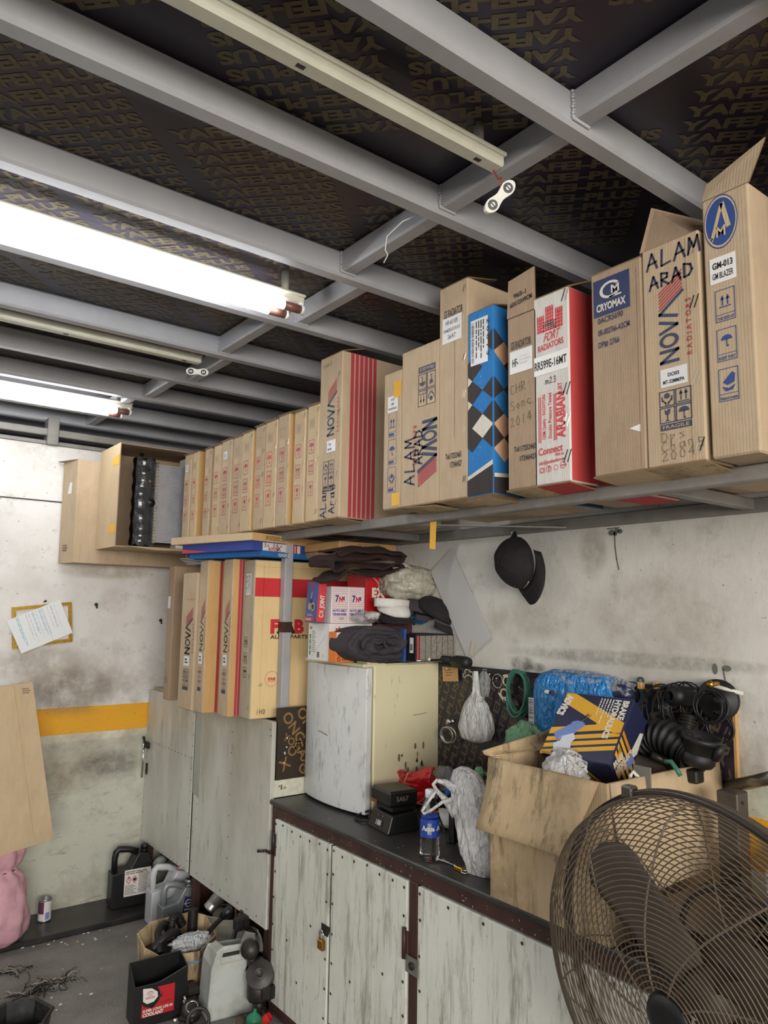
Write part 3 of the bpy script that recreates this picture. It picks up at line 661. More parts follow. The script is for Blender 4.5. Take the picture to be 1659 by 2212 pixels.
tower(w*.12, w*.2, h*.80, h*.875); tower(w*.36, w*.22, h*.825, h*.915); tower(w*.64, w*.2, h*.80, h*.89); brick(w*.3, h*.80, w*.66, h*.85)
m.text(f, 'The', w*.4, h*.805, w*.12, REDC, w=w*.25, shear=.25, bold=.02); m.text(f, 'FORT', w*.3, h*.745, w*.2, REDB, w=w*.42, shear=.35, bold=.012, rot=.05)
m.text(f, 'RADIATORS', w*.14, h*.70, w*.14, REDB, w=w*.72, rot=.06)
p = c.sticker(f, w*.02, h*.575, w*.97, h*.675, mat=WHT); p.text(p.fr, 'RR599E-16MT', p.w*.02, p.h*.3, p.h*.42, INK, w=p.w*.95, e=.002)
m.scrib(f, 'm23', w*.34, h*.52, w*.14, .0018, INK)
up = lambda t_, x, y, hh, L, b=.02: m.text(f.sub(w*x, h*y, PI/2), t_, 0, 0, w*hh, REDB, w=h*L, bold=b)
up('OEM Quality - RADIATORS', .33, .235, .09, .235); up('Double Pressure Tested', .50, .235, .09, .235); up('ARABIAN', .86, .225, .22, .235, .035); up('FURT', .80, .45, .11, .06)
for x in (.13, .18, .56, .61): m.rect(f, w*x, h*.22, w*(x+.025), h*.46, REDB)
m.text(f, 'Connect', w*.12, h*.155, w*.16, REDB, w=w*.68, rot=.04); m.text(f, 'With Us', w*.58, h*.138, w*.07, REDB, w=w*.24, rot=.04); m.text(f, 'Info@arabianfurt.ae', w*.14, h*.105, w*.075, REDB, w=w*.7, rot=.05)
m.frame(f, w*.15, h*.065, w*.28, h*.09, .0012, REDB); m.disc(f, w*.215, h*.0775, .006, REDB, r0=.0045); m.disc(f, w*.4, h*.08, .009, REDB, r0=.0075); m.text(f, 'f', w*.385, h*.07, .013, REDB); m.disc(f, w*.6, h*.082, .007, REDB, r0=.0058); m.disc(f, w*.79, h*.088, .009, REDB, r0=.0075); m.text(f, 'www', w*.73, h*.083, .006, REDB)
staples(m, f, w*.82, [h*q for q in (.10, .28, .44, .93)], .02)
star = []
for k in range(18):
    a = 2*PI*k/18; r = .034 if k % 2 == 0 else .02; star.append((.15+r*math.cos(a), h*.86+r*1.25*math.sin(a)))
m.poly(c.s, star, CBW); m.text(c.s, '2', .135, h*.845, .022, REDC, e=E0*2)
x0, x1, y0, y1, z0, z1 = c.b
c.flap([(x0+.0, y1, z1), (x0, y0, z1), (x0+.11, y0+.01, z1+.05), (x0+.09, y1-.008, z1+.045)], CBD)
c.flap([(x0-.004, y0, z0-.003), (x0-.004, y1, z0-.003), (x0+.1, y1, z0-.012), (x0+.1, y0, z0-.012)], REDC)
c.done('white and red carton with a castle crest and ARABIAN lettering', GR)
# H: Cryomax carton
c = px_carton((1288, 1036), (1272, 600), (1382, 550), (1400, 1015), mat=CBD); m, f, w, h = c.m, c.f, c.w, c.h
m.rect(f, w*.06, h*.775, w*.78, h*.96, CRX)
m.disc(f, w*.40, h*.895, w*.21, OFFW, E0*1.7, 26, ry=h*.042, r0=w*.15, a0=.6, a1=5.6); m.text(f, 'M', w*.42, h*.872, h*.04, OFFW, w=w*.16, e=E0*2); m.rect(f, w*.38, h*.853, w*.62, h*.861, OFFW, E0*1.7)
m.text(f, 'CRYOMAX', w*.12, h*.80, h*.035, OFFW, w=w*.58, e=E0*1.7, bold=.04)
for i, (s_, L) in enumerate((('0ACR5690', .5), ('0R-002766-A2CM', .62), ('DPI# 2766', .42))): m.text(f, s_, w*.14, h*(.74-.06*i), w*.10, NAVY, w=w*L, rot=.02)
m.poly(f, [(w*.70, h*.20), (w*.91, h*.175), (w*.91, h*.212)], WHT); m.rect(f, w*.9, h*.02, w*.906, h*.95, EDGE)
x0, x1, y0, y1, z0, z1 = c.b
c.flap([(x0, y1, z1), (x0, y0, z1), (x0+.17, y0+.015, z1+.085), (x0+.16, y1-.01, z1+.06)], CBD)
c.flap([(x0-.004, y0, z0-.003), (x0-.004, y1, z0-.003), (x0+.12, y1, z0-.012), (x0+.12, y0, z0-.012)], CBL)
c.done('brown carton with a navy crest label and its top flap open', GR)
# I: carton with ALAM ARAD and logo
c = px_carton((1405, 1018), (1380, 545), (1503, 497), (1533, 1000), mat=CB); m, f, w, h = c.m, c.f, c.w, c.h
m.scrib(f, 'ALAM', w*.10, h*.895, w*.27, .005, MARK, rot=.02, asp=.72); m.scrib(f, 'ARAD', w*.14, h*.80, w*.22, .005, MARK, rot=.04, asp=.72)
nova(m, f, w*.60, h*.45, h*.40, w*.30)
p = c.sticker(f, w*.28, h*.345, w*.74, h*.425); p.text(p.fr, 'DO03', p.w/2, p.h*.55, p.h*.2, INK, w=p.w*.42, align='C', e=.002); p.text(p.fr, 'MT-32MM/PA', p.w/2, p.h*.16, p.h*.2, INK, w=p.w*.8, align='C', e=.002)
fragile4(m, f, w*.24, h*.155, w*.56, NAVY, h*.175)
for i, s_ in enumerate(('Dps', 'Chang', '2004')): m.scrib(f, s_, w*.26, h*(.105-.042*i), w*.15, .0014, PEN, rot=.08, asp=.8)
staples(m, f, w*.82, [h*q for q in (.045, .33, .66, .90)], .018); m.rect(f, w*.77, .01, w*.775, h-.01, EDGE)
x0, x1, y0, y1, z0, z1 = c.b
c.flap([(x0+.008, y1+.01, z1+.002), (x0+.02, y0+.02, z1+.002), (x0+.13, y0+.03, z1+.07), (x0+.08, y1+.02, z1+.15)], CBD)
c.flap([(x0-.006, y0, z0-.003), (x0-.006, y1, z0-.003), (x0+.12, y1, z0-.014), (x0+.12, y0, z0-.014)], CBX)
c.done('tan carton with ALAM ARAD over a red-striped logo and a FRAGILE mark', GR)
# J: tall carton at the right with a blue roundel
c = px_carton((1547, 1000), (1507, 440), (1606, 395), (1655, 965), mat=CB); m, f, w, h = c.m, c.f, c.w, c.h
x0, x1, y0, y1, z0, z1 = c.b
a, b = at(1505, 385, x=x0-.02), at(1612, 262, x=x0-.05)
c.flap([(x0+.002, y1, z1), (x0+.002, y0, z1), (x0+.03, b.y, min(b.z, ZC-.006)), (x0+.02, a.y, min(a.z, ZC-.02))], CB)
k = h/.64
m.disc(f, w*.40, h*.89, w*.36, BLUEP, E0, 36, ry=h*.105); m.disc(f, w*.40, h*.89, w*.345, CBL, E0*1.4, 36, ry=h*.1, r0=w*.318)
m.stroke(f, [(w*.22, h*.835), (w*.43, h*.955)], w*.075, CBL, E0*1.8); m.stroke(f, [(w*.45, h*.955), (w*.56, h*.865)], w*.10, CBL, E0*1.8); m.text(f, 'M', w*.30, h*.832, h*.04, CBL, w=w*.2, e=E0*1.8); m.disc(f, w*.19, h*.828, w*.05, CBL, E0*1.8, r0=w*.03)
p = c.sticker(f, w*.13, h*.655, w*.68, h*.755, mat=WHT); p.text(p.fr, 'GM-013', p.w/2, p.h*.56, p.h*.24, INK, w=p.w*.78, align='C', e=.002, bold=.03); p.text(p.fr, 'GM BLAZER', p.w/2, p.h*.16, p.h*.24, INK, w=p.w*.8, align='C', e=.002, bold=.01)
for y, fn, s_ in ((.56, arrows, 'THIS SIDE UP'), (.41, umbrella, 'KEEP DRY'), (.26, None, 'Refuses to trample')):
    m.frame(f, w*.22, h*(y-.055), w*.62, h*(y+.065), .0016, BLUEP); m.rect(f, w*.22, h*(y-.03), w*.62, h*(y-.028), BLUEP); m.text(f, s_, w*.42, h*(y-.05), h*.012, BLUEP, w=w*.35, align='C')
    if fn: fn(m, f, w*.42, h*(y+.02), w*.28, BLUEP)
    else: m.poly(f, [(w*.3, h*.275), (w*.5, h*.31), (w*.56, h*.3), (w*.54, h*.27), (w*.4, h*.262)], BLUEP); m.poly(f, [(w*.28, h*.26), (w*.42, h*.25), (w*.56, h*.262), (w*.5, h*.243), (w*.36, h*.24)], BLUEP)
c.done('tall tan carton with a blue roundel and GM BLAZER sticker, rightmost on the shelf', GR)
# flat things beneath and behind it
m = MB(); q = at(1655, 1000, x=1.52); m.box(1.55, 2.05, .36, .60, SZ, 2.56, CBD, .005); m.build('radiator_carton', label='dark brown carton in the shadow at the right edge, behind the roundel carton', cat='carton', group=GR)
m = MB(); m.grid(14, 8, lambda u, v: Vector((1.53+.10*v, .70-.22*u, SZ+.012+.020*abs(math.sin(9*u+3*v))*(1-abs(2*v-1))+.004)), mk('clear_film', '#a9a9a6', .15)); m.build('plastic_film', label='crumpled clear film tucked under the roundel carton', cat='film', solid=.001)
# ------------------------------------------------------------ open radiator box and the box behind it
GL = 'cartons at the far end of the shelf'
m = MB(); m.box(1.58, 2.10, 3.80, 3.835, 1.85, 1.884, SHELFST, .003).box(1.58, 2.10, 4.17, 4.205, 1.85, 1.884, SHELFST, .003).box(2.07, 2.105, 3.80, 4.205, 1.85, 1.884, SHELFST, .003); m.build('shelf_bracket', label='grey steel bracket under the open radiator box in the corner', cat='bracket')
x0, x1, y0, y1, z0, z1 = 1.170, 2.0, 3.735, 4.045, 1.885, 2.413
th = thing('open_radiator_box', 'open tan carton showing a radiator inside, yellow tape on its left side', 'carton', ((x0+x1)/2, (y0+y1)/2, z0), GL)
m = MB(); m.box(x0, x0+.005, y0, y1, z0, z1, CBL).box(x0+.005, x1, y1-.005, y1, z0, z1, CBD).box(x0+.005, x1, y0, y1-.005, z0, z0+.005, CB).box(x0+.005, x1, y0, y1-.005, z1-.005, z1, CBD).box(x1-.005, x1, y0, y1-.005, z0+.005, z1-.005, CBD)
m.build('box_shell', th)
m = MB(); m.slab([(x0+.05, y0, z0+.004), (x1, y0, z0+.004), (x1-.1, y0-.16, z0-.012), (x0+.16, y0-.14, z0-.020)], .004, CBL, EDGE); m.build('flap', th)
lf = F((x0, y1, z0), (0, -1, 0), (0, 0, 1))
for b in (.07, .42):
    p = MB(); p.plate(lf, [(.20, b), (.309, b), (.309, b+.045), (.20, b+.045)], .0006, YTAPE, .001); p.build('tape', th)
rx = x0+.085
m = MB(); m.box(rx+.115, 1.93, y0+.02, y0+.055, z0+.035, z0+.445, 'x' if 0 else mk('radiator_fin', '#b4b7c6', .4, .2, '#8d909c', .3, 20))
for i in range(56): m.box(rx+.115, 1.93, y0+.014, y0+.02, z0+.042+i*.0072, z0+.0447+i*.0072, ALU)
RAD = thing('radiator', 'new radiator with silver fins and a black end tank standing in the open carton', 'radiator', (1.6, y0+.07, z0+.008))
m.build('core', RAD)
m = MB()
def tank(u, v):
    a = 2*PI*u; zz = z0+.012+v*.455; r = 1+.05*math.sin(40*v)
    return Vector((rx+.06+.055*r*math.cos(a), y0+.055+.055*r*math.sin(a)*(.85+.15*math.sin(9*v)), zz))
m.grid(18, 40, tank, mk('glossy_black_film', '#08080a', .1), wrap=True); m.lathe([(.0, 0), (.055, 0), (.055, .004), (0, .004)], (rx+.06, y0+.055, z0+.466), BLK, 18)
for i in range(26): m.box(rx+.105, rx+.122, y0+.004, y0+.026, z0+.03+i*.0165, z0+.039+i*.0165, CHROME)
m.tube([(rx+.05, y0+.07, z0+.45), (rx+.05, y0+.07, z0+.50)], .012, BLK, 12); m.tube([(rx+.08, y0+.03, z0+.24), (rx+.09, y0-.005, z0+.235)], .02, BLK, 14); m.tube([(rx+.05, y0+.04, z0+.35), (rx+.085, y0+.01, z0+.35)], .008, BRASS, 10); m.tube([(rx+.05, y0+.04, z0+.09), (rx+.085, y0+.01, z0+.09)], .008, BRASS, 10)
m.build('end_tank', RAD)
m = MB(); m.grid(9, 30, lambda u, v: Vector((rx+.004+.11*u, y0+.016-.014*abs(math.sin(5*u+11*v))-.012*math.sin(3*u), z0+.012+.45*v+.01*math.sin(13*u))), mk('clear_wrap', '#c9ccd2', .08))
MATS['clear_wrap'].node_tree.nodes['Principled BSDF'].inputs['Alpha'].default_value = .06
m.build('plastic_wrap', RAD)
FOAM = mk('white_foam', '#d9d9d4', .7)
for a, b, c_, d_, e_ in ((1.53, 1.68, y0+.03, z0+.45, .05), (1.5, 1.64, y0+.03, z0+.006, .028)):
    MB().box(a, b, c_, c_+.09, d_, d_+e_, FOAM, .006).build('foam_block', label='white foam block '+('on top of the boxed radiator' if e_ > .04 else 'under the boxed radiator'), cat='packing', group='foam packing blocks')
m = MB(); m.hexa([(1.035, 4.235, 1.812), (1.06, 4.05, 1.812), (1.75, 4.06, 1.812), (1.75, 4.24, 1.812), (1.03, 4.235, 2.36), (1.055, 4.055, 2.36), (1.75, 4.065, 2.36), (1.75, 4.24, 2.36)], CB)
m.slab([(1.0, 4.235, 2.365), (1.055, 4.06, 2.361), (1.75, 4.065, 2.361), (1.75, 4.235, 2.37)], .004, CBD, EDGE)
fr = F((1.035, 4.235, 1.812), (.02, -.18, 0), (0, 0, 1)); m.lines(fr, .05, .44, .12, .47, 3, PEN, .6); m.lines(fr, .05, .06, .12, .10, 3, PEN, .6)
o = m.build('radiator_carton', label='plain tan carton against the striped wall, behind the open radiator box', cat='carton', group=GL)
p = MB(); p.plate(fr, [(.06, .37), (.12, .37), (.12, .43), (.06, .43)], .0006, STK, .0014); p.build('sticker', o)

# ------------------------------------------------------------ row of cartons on the tall cupboard
CT = 1.124
GB = 'cartons on top of the tall grey cupboard'
def low(x, y0, y1, z1, depth, mat, **k): return Carton(x, min(x+depth, 2.09), y0, y1, CT, z1, mat, **k)
def novafront(c, sub=True):
    m, f, w, h = c.m, c.f, c.w, c.h
    nova(m, f, w*.70, h*.40, h*.34, w*.32, INK, RED); fragile4(m, f, w*.30, h*.14, w*.42, NAVY, h*.155, txt=False)
    p = c.sticker(f, w*.34, h*.315, w*.72, h*.385); p.lines(p.fr, p.w*.2, p.h*.2, p.w*.8, p.h*.8, 2, INK, .5, .002)
c = low(1.47, 3.685, 3.765, 1.80, .5, CBD); p = c.sticker(c.f, c.w*.15, c.h*.68, c.w*.55, c.h*.77); p.lines(p.fr, .006, .008, p.w-.006, p.h-.008, 3, PEN)
c.m.lines(c.f, c.w*.3, c.h*.12, c.w*.7, c.h*.17, 3, PEN, .5); c.done('plain brown carton on the cupboard, nearest the yellow-striped wall', GB)
c = low(1.41, 3.262, 3.425, 1.752, .5, CB); novafront(c); c.m.stroke(c.f, [(c.w*.4, c.h*.80), (c.w*.9, c.h*.80)], .002, REDB); c.m.stroke(c.f, [(c.w*.55, c.h*.86), (c.w*.72, c.h*.78)], .002, REDB)
c.done('tan carton with a red-striped logo, second from the yellow-striped wall', GB)
c = low(1.42, 3.165, 3.256, 1.806, .5, CB, sidemat=CBO); novafront(c)
for a in (.058, .078): c.m.rect(c.s, a, .003, a+.012, c.h-.003, RED)
c.done('tan logo carton with two red lines down its side, third from the yellow-striped wall', GB)
c = low(1.466, 3.008, 3.105, 1.808, .5, CB, sidemat=CBO); novafront(c)
for a in (.030, .044): c.m.rect(c.s, a, .003, a+.012, c.h-.003, RED)
c.m.poly(c.f, [(c.w*.3, .002), (c.w*.98, .002), (c.w*.95, c.h*.09), (c.w*.5, c.h*.08)], CBX, E0*.5)
c.done('tan carton with a red-striped logo and a dark smudge at its foot', GB)
c = low(1.512, 2.892, 2.996, 1.802, .56, CBG, sidemat=CBC); m, f, w, h = c.m, c.f, c.w, c.h
p = c.sticker(f, w*.28, h*.775, w*.72, h*.91); p.bars(p.fr, p.w*.08, p.h*.06, p.w*.3, p.h*.94, 26, INK, .002, 4, False)
for i in range(3): p.lines(p.fr.sub(p.w*(.45+.18*i), p.h*.95, -PI/2), 0, 0, p.h*.9, p.w*.12, 1, INK, .6, .002, i)
col3(m, f, w*.45, [h*.475, h*.375, h*.285], w*.26, h*.062, INK, [hands, arrows, umbrella]); staples(m, f, w*.82, [h*q for q in (.06, .25, .42, .62, .80, .93)], .01)
g = c.s; m.rect(g, .004, h*.765, c.d-.004, h*.885, REDB, E0)
m.text(g, 'F', .085, h*.535, h*.082, REDB, w=.045, bold=.06); m.text(g, 'B', .205, h*.535, h*.082, REDB, w=.05, bold=.06)
m.stroke(g, [(.125, h*.535), (.172, h*.617)], .016, INK, E0*1.5); m.stroke(g, [(.172, h*.617), (.200, h*.537)], .016, INK, E0*1.2); m.rect(g, .15, h*.56, .2, h*.573, REDB)
m.text(g, 'AUTO PARTS', .085, h*.497, h*.024, INK, w=.19, bold=.025)
m.disc(g, .10, h*.245, .033, REDB, r0=.0315, n=30); m.text(g, 'FAB', .082, h*.237, .011, REDB, w=.036, bold=.05); m.rect(g, .08, h*.229, .12, h*.232, REDB)
m.rect(g, .365, h*.545, .42, h*.553, REDB); m.rect(g, .365, h*.52, .42, h*.528, INK); m.rect(g, .045, .004, .0462, h*.97, CBO); m.rect(g, .004, h*.955, c.d-.01, h*.957, CBO)
m.scrib(g, '1H0', .03, h*.03, .02, .003, PEN); m.stroke(g, [(.04, h*.215), (.055, h*.218)], .002, INK); m.stroke(g, [(.035, h*.206), (.055, h*.207)], .002, INK)
c.done('cream carton with a broad red band and red AUTO PARTS logo behind the shelf post', GB)
# flat things lying on that row
GF = 'flat boxes under the shelf'
def flat(pts, z0, z1, mat): m = MB(); m.hexa([(x, y, z0) for x, y in pts]+[(x, y, z1) for x, y in pts], mat); return m
TZ = 1.812
BLX = carton_mat('carton_royal', '#3d4a94', '#2a3268', .2); WHX = mk('box_white', '#dcdad8', .5); BGX = carton_mat('carton_sky', '#2b6fb0', '#16324f', .3)
fp = [(1.37, 3.27), (1.50, 2.80), (2.0, 2.95), (1.86, 3.42)]
m = flat(fp, TZ, TZ+.022, BGX); fr = F((1.50, 2.80, TZ), (.5, .15, 0), (0, 0, 1)); m.text(fr, 'GASKET', .09, .004, .014, OFFW, w=.085, bold=.03); m.build('gasket_box', label='thin blue GASKET box, lowest of the flat boxes under the shelf', cat='box', group=GF)
fp = [(1.335, 3.27), (1.44, 2.79), (1.93, 2.94), (1.82, 3.42)]
m = flat(fp, TZ+.022, TZ+.062, BLX); fr = F((1.44, 2.79, TZ+.022), (.49, .15, 0), (0, 0, 1)); m.rect(fr, .062, .003, .30, .037, WHX); m.rect(fr, .205, .003, .262, .037, REDB, E0*1.5); m.rect(fr, .268, .003, .278, .037, REDB, E0*1.5)
m.scrib(fr, '3c900', .07, .019, .016, .0022, INK, E0*2, asp=.9); m.text(fr, 'AUTOTEX', .095, .005, .012, REDB, w=.07, bold=.05, e=E0*2); m.stroke(fr, [(.145, .004), (.178, .03)], .003, INK, E0*2.2); m.stroke(fr, [(.15, .03), (.172, .005)], .003, INK, E0*2.2)
fr = F((1.335, 3.27, TZ+.022), (.105, -.48, 0), (0, 0, 1)); m.poly(fr, [(.0, .002), (.2, .002), (.0, .02)], REDB)
m.build('gasket_box', label='blue and white gasket box with a red end, in the middle of the flat boxes', cat='box', group=GF)
fp = [(1.29, 3.30), (1.43, 2.77), (1.90, 2.92), (1.80, 3.45)]
m = flat(fp, TZ+.062, TZ+.094, CBL); fr = F((1.43, 2.77, TZ+.062), (.47, .15, 0), (0, 0, 1)); m.rect(fr, .002, .002, .48, .03, CBO, E0*.5); m.lines(fr, .08, .006, .2, .026, 4, INK, .4)
m.build('flat_carton', label='thin plain brown carton, topmost of the flat boxes under the shelf', cat='box', group=GF)
m = MB(); rr = random.Random(3)
for i in range(5):
    b = at(388+4*i, 1207+3*i, x=1.40); m.slab([b, b+Vector((.06, -.20, .004)), b+Vector((.26, -.12, .012+.002*i)), b+Vector((.2, .08, .01))], .001, STK)
m.build('papers', label='fanned loose papers wedged under the flat boxes', cat='papers')
m = MB(); m.box(1.76, 2.06, 2.62, 2.90, 1.815, 1.845, CBD, .003); m.build('flat_carton', label='lower of two thin brown cartons behind the shelf post', cat='box', group=GF)
m = MB(); m.box(1.75, 2.06, 2.60, 2.88, 1.846, 1.882, CBO, .003); fr = F((1.75, 2.60, 1.846), (1, 0, 0), (0, 0, 1))
for i in range(5): m.frame(fr, .10+.024*i, .008, .12+.024*i, .028, .0012, INK); m.poly(fr, [(.105+.024*i, .012), (.117+.024*i, .012), (.111+.024*i, .024)], INK)
m.build('flat_carton', label='upper of two thin brown cartons behind the shelf post, with tiny pictograms', cat='box', group=GF)

# ------------------------------------------------------------ tall grey cupboard
t = NT('cupboard_sheet'); c0 = lin('#d3d4cc'); a = t.noise(2.2, 7, .7, (1, 1, .35), .42, .70); b = t.noise(16, 5, .7, (1, 1, .3), .58, .72)
c_ = t.mix(t.math('MULTIPLY', a, .45), c0, lin('#8f8a79')); c_ = t.mix(t.math('MULTIPLY', b, .5), c_, lin('#77726a')); sx = t.n('SeparateXYZ'); t.l(t.coord(), sx.inputs[0]); mr = t.n('MapRange', interpolation_type='SMOOTHSTEP'); mr.inputs[1].default_value = .45; mr.inputs[2].default_value = 1.1; t.l(sx.outputs[2], mr.inputs[0])
c_ = t.mix(t.math('MULTIPLY', t.math('MULTIPLY', mr.outputs[0], t.noise(4, 5, .6, (1, 1, .35), .35, .6)), .55), c_, lin('#8f8468')); t.base(c_); t.b.inputs['Roughness'].default_value = .45; t.b.inputs['Metallic'].default_value = .1
t.bump(t.noise(5, 3, .5, (1, 1, .5), .2, .8), .35, .02)
t = NT('peeling_paint'); c0 = lin('#e2e3da'); a = t.noise(2.6, 6, .7, (1, 1, .5), .42, .74); b = t.noise(24, 8, .78, (1, 1, .12), .515, .64); d = t.noise(70, 4, .7, (1, 1, .3), .64, .72)
c_ = t.mix(t.math('MULTIPLY', a, .45), c0, lin('#a09f8a')); c_ = t.mix(t.math('MULTIPLY', b, .58), c_, lin('#6c5f49')); c_ = t.mix(t.math('MULTIPLY', d, .7), c_, lin('#4e4437')); t.base(c_); t.b.inputs['Roughness'].default_value = .5; t.bump(b, .35, .004)
CX = 1.577
CUP = thing('tall_cupboard', 'tall grey sheet-metal cupboard with two riveted doors in the corner', 'cupboard', (1.84, 3.52, 0))
MB().box(CX+.004, CX+.02, 3.5742, 3.5958, .31, 1.11, BLK).build('door_gap_shade', CUP)  # black fill standing in for the shade between the two doors
MB().box(CX+.022, 2.105, 2.83, 4.245, .30, 1.118, mk('raw_wood', '#2c2620', .7, 0, '#191511', .5, 9), .003).build('carcass', CUP)
for x, y in ((1.60, 2.83), (1.60, 3.56), (1.60, 4.20), (2.05, 2.83), (2.05, 4.20)): MB().box(x, x+.035, y, y+.035, 0, .30, BROWN, .003).build('leg', CUP)
def rivets(m, fr, pts, r=.0045, mat=DKM):
    for a, b in pts: m.disc(fr, a, b, r, mat, .0012, 8)
dl = MB(); dl.box(CX, CX+.02, 3.596, 4.246, .305, 1.122, 'cupboard_sheet', .003); fr = front_frame(CX, 4.246, .305); W_, H_ = .654, .817
rivets(dl, fr, [(.012, H_*i/11) for i in range(1, 11)]+[(W_-.014, H_*i/15) for i in range(1, 15)]+[(W_*i/14, .012) for i in range(1, 14)]+[(W_*(.18+.8*i/12), H_*.66-.02*i/12*0) for i in range(13)], .0035)
dl = dl.build('door', CUP)
m = MB(); m.box(CX-.012, CX, 4.185, 4.235, .80, .835, DKM, .003).tube([(CX-.018, 4.24, .86), (CX-.02, 4.205, .82), (CX-.012, 4.18, .815)], .007, DKM, 8).tube([(CX-.018, 4.232, .83), (CX-.018, 4.236, .64)], .006, CHROME, 8).ring((CX-.02, 4.18, .825), .016, .005, DKM, (1, 0, 0), 16).box(CX-.006, CX, 4.2, 4.22, .66, .72, DKM, .002)
m.build('latch', dl)
dr_ = MB(); dr_.box(CX, CX+.02, 2.806, 3.574, .302, 1.122, 'cupboard_sheet', .003); fr = front_frame(CX, 3.578, .302); W_, H_ = .776, .82
rivets(dr_, fr, [(.055 if .3 < i/12 else .02, H_*i/12) for i in range(1, 12)]+[(W_*.52, H_*i/9) for i in range(1, 9)]+[(W_-.012, H_*.93), (W_-.02, H_*.96)]+[(W_*i/9, .03) for i in range(1, 9)], .0035)
dr_.plate(fr, [(.002, H_*.47), (.075, H_*.45), (.075, H_*.985), (.002, H_*.985)], .002, mk('grey_patch', '#a6a79d', .5, 0, '#8a8a7e', .4, 6), .0022)
dr_ = dr_.build('door', CUP)
m = MB(); m.box(CX-.004, CX+.004, 2.792, 2.83, .598, .612, BROWN, .002).tube([(CX-.008, 2.825, .605), (CX-.03, 2.845, .603)], .006, DKM, 8); m.build('latch', dr_)
PLY = mk('dark_plywood', '#33291f', .45, 0, '#1c1712', .5, 8); GP = mk('gold_letters', '#8a6a3a', .5, 0, '#5a431f', .5, 30)
m = MB(); m.box(1.60, 2.10, 2.80, 2.822, .885, 1.176, PLY, .002); fr = side_frame(1.60, 2.80, .885)
for s_, a, b, hh, rot in (('ONG', .015, .285, .045, -.95), ('ONG', .085, .30, .045, -.95), ('GAXG', .075, .17, .04, -1.05), ('X', .025, .03, .045, .5), ('O', .045, .10, .04, -.3), ('G', .10, .03, .04, -.6), ('YO', .02, .165, .03, -.6)):
    vs, fs, gw = glyph(s_, .0); m.text(fr, s_, a, b-.03 if rot < -.9 else b, hh, GP, rot=rot)
for i in range(5): m.disc(fr, random.uniform(.02, .1), random.uniform(.06, .2), .004, OFFW, .0014, 6)
m.build('side_panel', CUP, label='dark plywood side panel with gold letters')
m = MB(); m.box(1.592, 2.08, 2.796, 2.818, .816, .884, mk('chipped_white_board', '#dcdac8', .5, 0, '#8d8055', .4, 20), .002); fr = side_frame(1.592, 2.796, .816); m.disc(fr, .02, .045, .003, INK); m.rect(fr, .026, .03, .034, .05, PEN); m.disc(fr, .046, .036, .009, CBG, ry=.006); m.build('filler_board', CUP, label='chipped white board')
m = MB(); m.box(1.60, 1.75, 4.02, 4.235, 1.1185, 1.135, CBG, .002).tube([(1.66, 4.2, 1.15), (1.64, 4.1, 1.165), (1.66, 4.0, 1.15)], .006, DKM, 8); m.build('scrap_metal_strip', label='grey metal strip and wire on the corner of the tall cupboard', cat='scrap')

# ------------------------------------------------------------ workbench
BY0, BY1 = .30, 2.785
BN = thing('workbench_cabinet', 'long steel workbench cabinet with peeling white doors and a black top', 'workbench', (1.84, (BY0+BY1)/2, 0))
TOPM = mk('black_worktop', '#3a3836', .38, 0, '#232120', .6, 7, .15, 60)
m = MB(); m.box(CX-.012, 2.108, BY0, BY1+.005, .797, .815, TOPM, .004)
fr = F((CX-.012, BY1, .815), (0, -1, 0), (1, 0, 0)); rs = random.Random(5)
for i in range(60): 
    a, b = rs.uniform(.05, 1.6), rs.uniform(.002, .2); m.disc(F((CX-.012, BY1, .815), (1, 0, 0), (0, 1, 0)), b, -a, rs.uniform(.0012, .004), mk('paint_splash', '#a3a09a', .6), .0006, 6, ry=rs.uniform(.001, .006))
m.build('worktop', BN, label='black worktop')
m = MB(); m.box(CX, CX+.04, BY0, BY1, .752, .797, BROWN, .003)
posts = [(2.758, BY1), (1.862, 1.902), (.955, .992), (BY0, BY0+.03)]
for a, b in posts: m.box(CX, CX+.035, a, b, 0, .752, BROWN, .003)
m.box(CX, CX+.03, BY0, BY1, .02, .055, BROWN, .003)
for a, b in posts: m.box(2.06, 2.10, a, b, 0, .797, BROWN, .003)
fr = front_frame(CX, BY1, 0)
for i in range(70): m.disc(fr, rs.uniform(0, 1.9), rs.uniform(.755, .795), rs.uniform(.0008, .003), 'paint_splash', .0008, 6, ry=rs.uniform(.0008, .004))
m.build('frame', BN, label='dark brown steel frame')
MB().box(CX+.04, 2.10, BY0+.02, BY1-.005, .03, .79, mk('bench_inside', '#2a241f', .8)).build('carcass', BN)
def door(y0, y1, z0=.062, z1=.747):
    m = MB(); m.box(CX-.004, CX+.03, y0, y1, z0, z1, 'peeling_paint', .003); fr = front_frame(CX-.004, y1, z0); w, h = y1-y0, z1-z0
    pts = [(.012, h*i/7) for i in range(1, 7)]+[(w-.012, h*i/7) for i in range(1, 7)]+[(w*i/6, h-.012) for i in range(0, 7)]+[(w*.3, h*.4), (w*.72, h*.55), (w*.5, h*.22)]
    pts = [(min(max(a, .012), w-.012)+rs.uniform(-.003, .003), b+rs.uniform(-.01, .004)) for a, b in pts]
    rivets(m, fr, pts, .0052, mk('rusty_screw', '#4b3a2c', .6, .4)); return m.build('door', BN)
d1 = door(2.350, 2.752); d2 = door(1.908, 2.336); MB().box(CX+.004, CX+.03, 2.336, 2.350, .065, .745, BLK).build('door_gap_shade', BN); d3 = door(1.0, 1.856); d4 = door(BY0+.035, .95)  # gap between the first two doors filled black in place of its shade
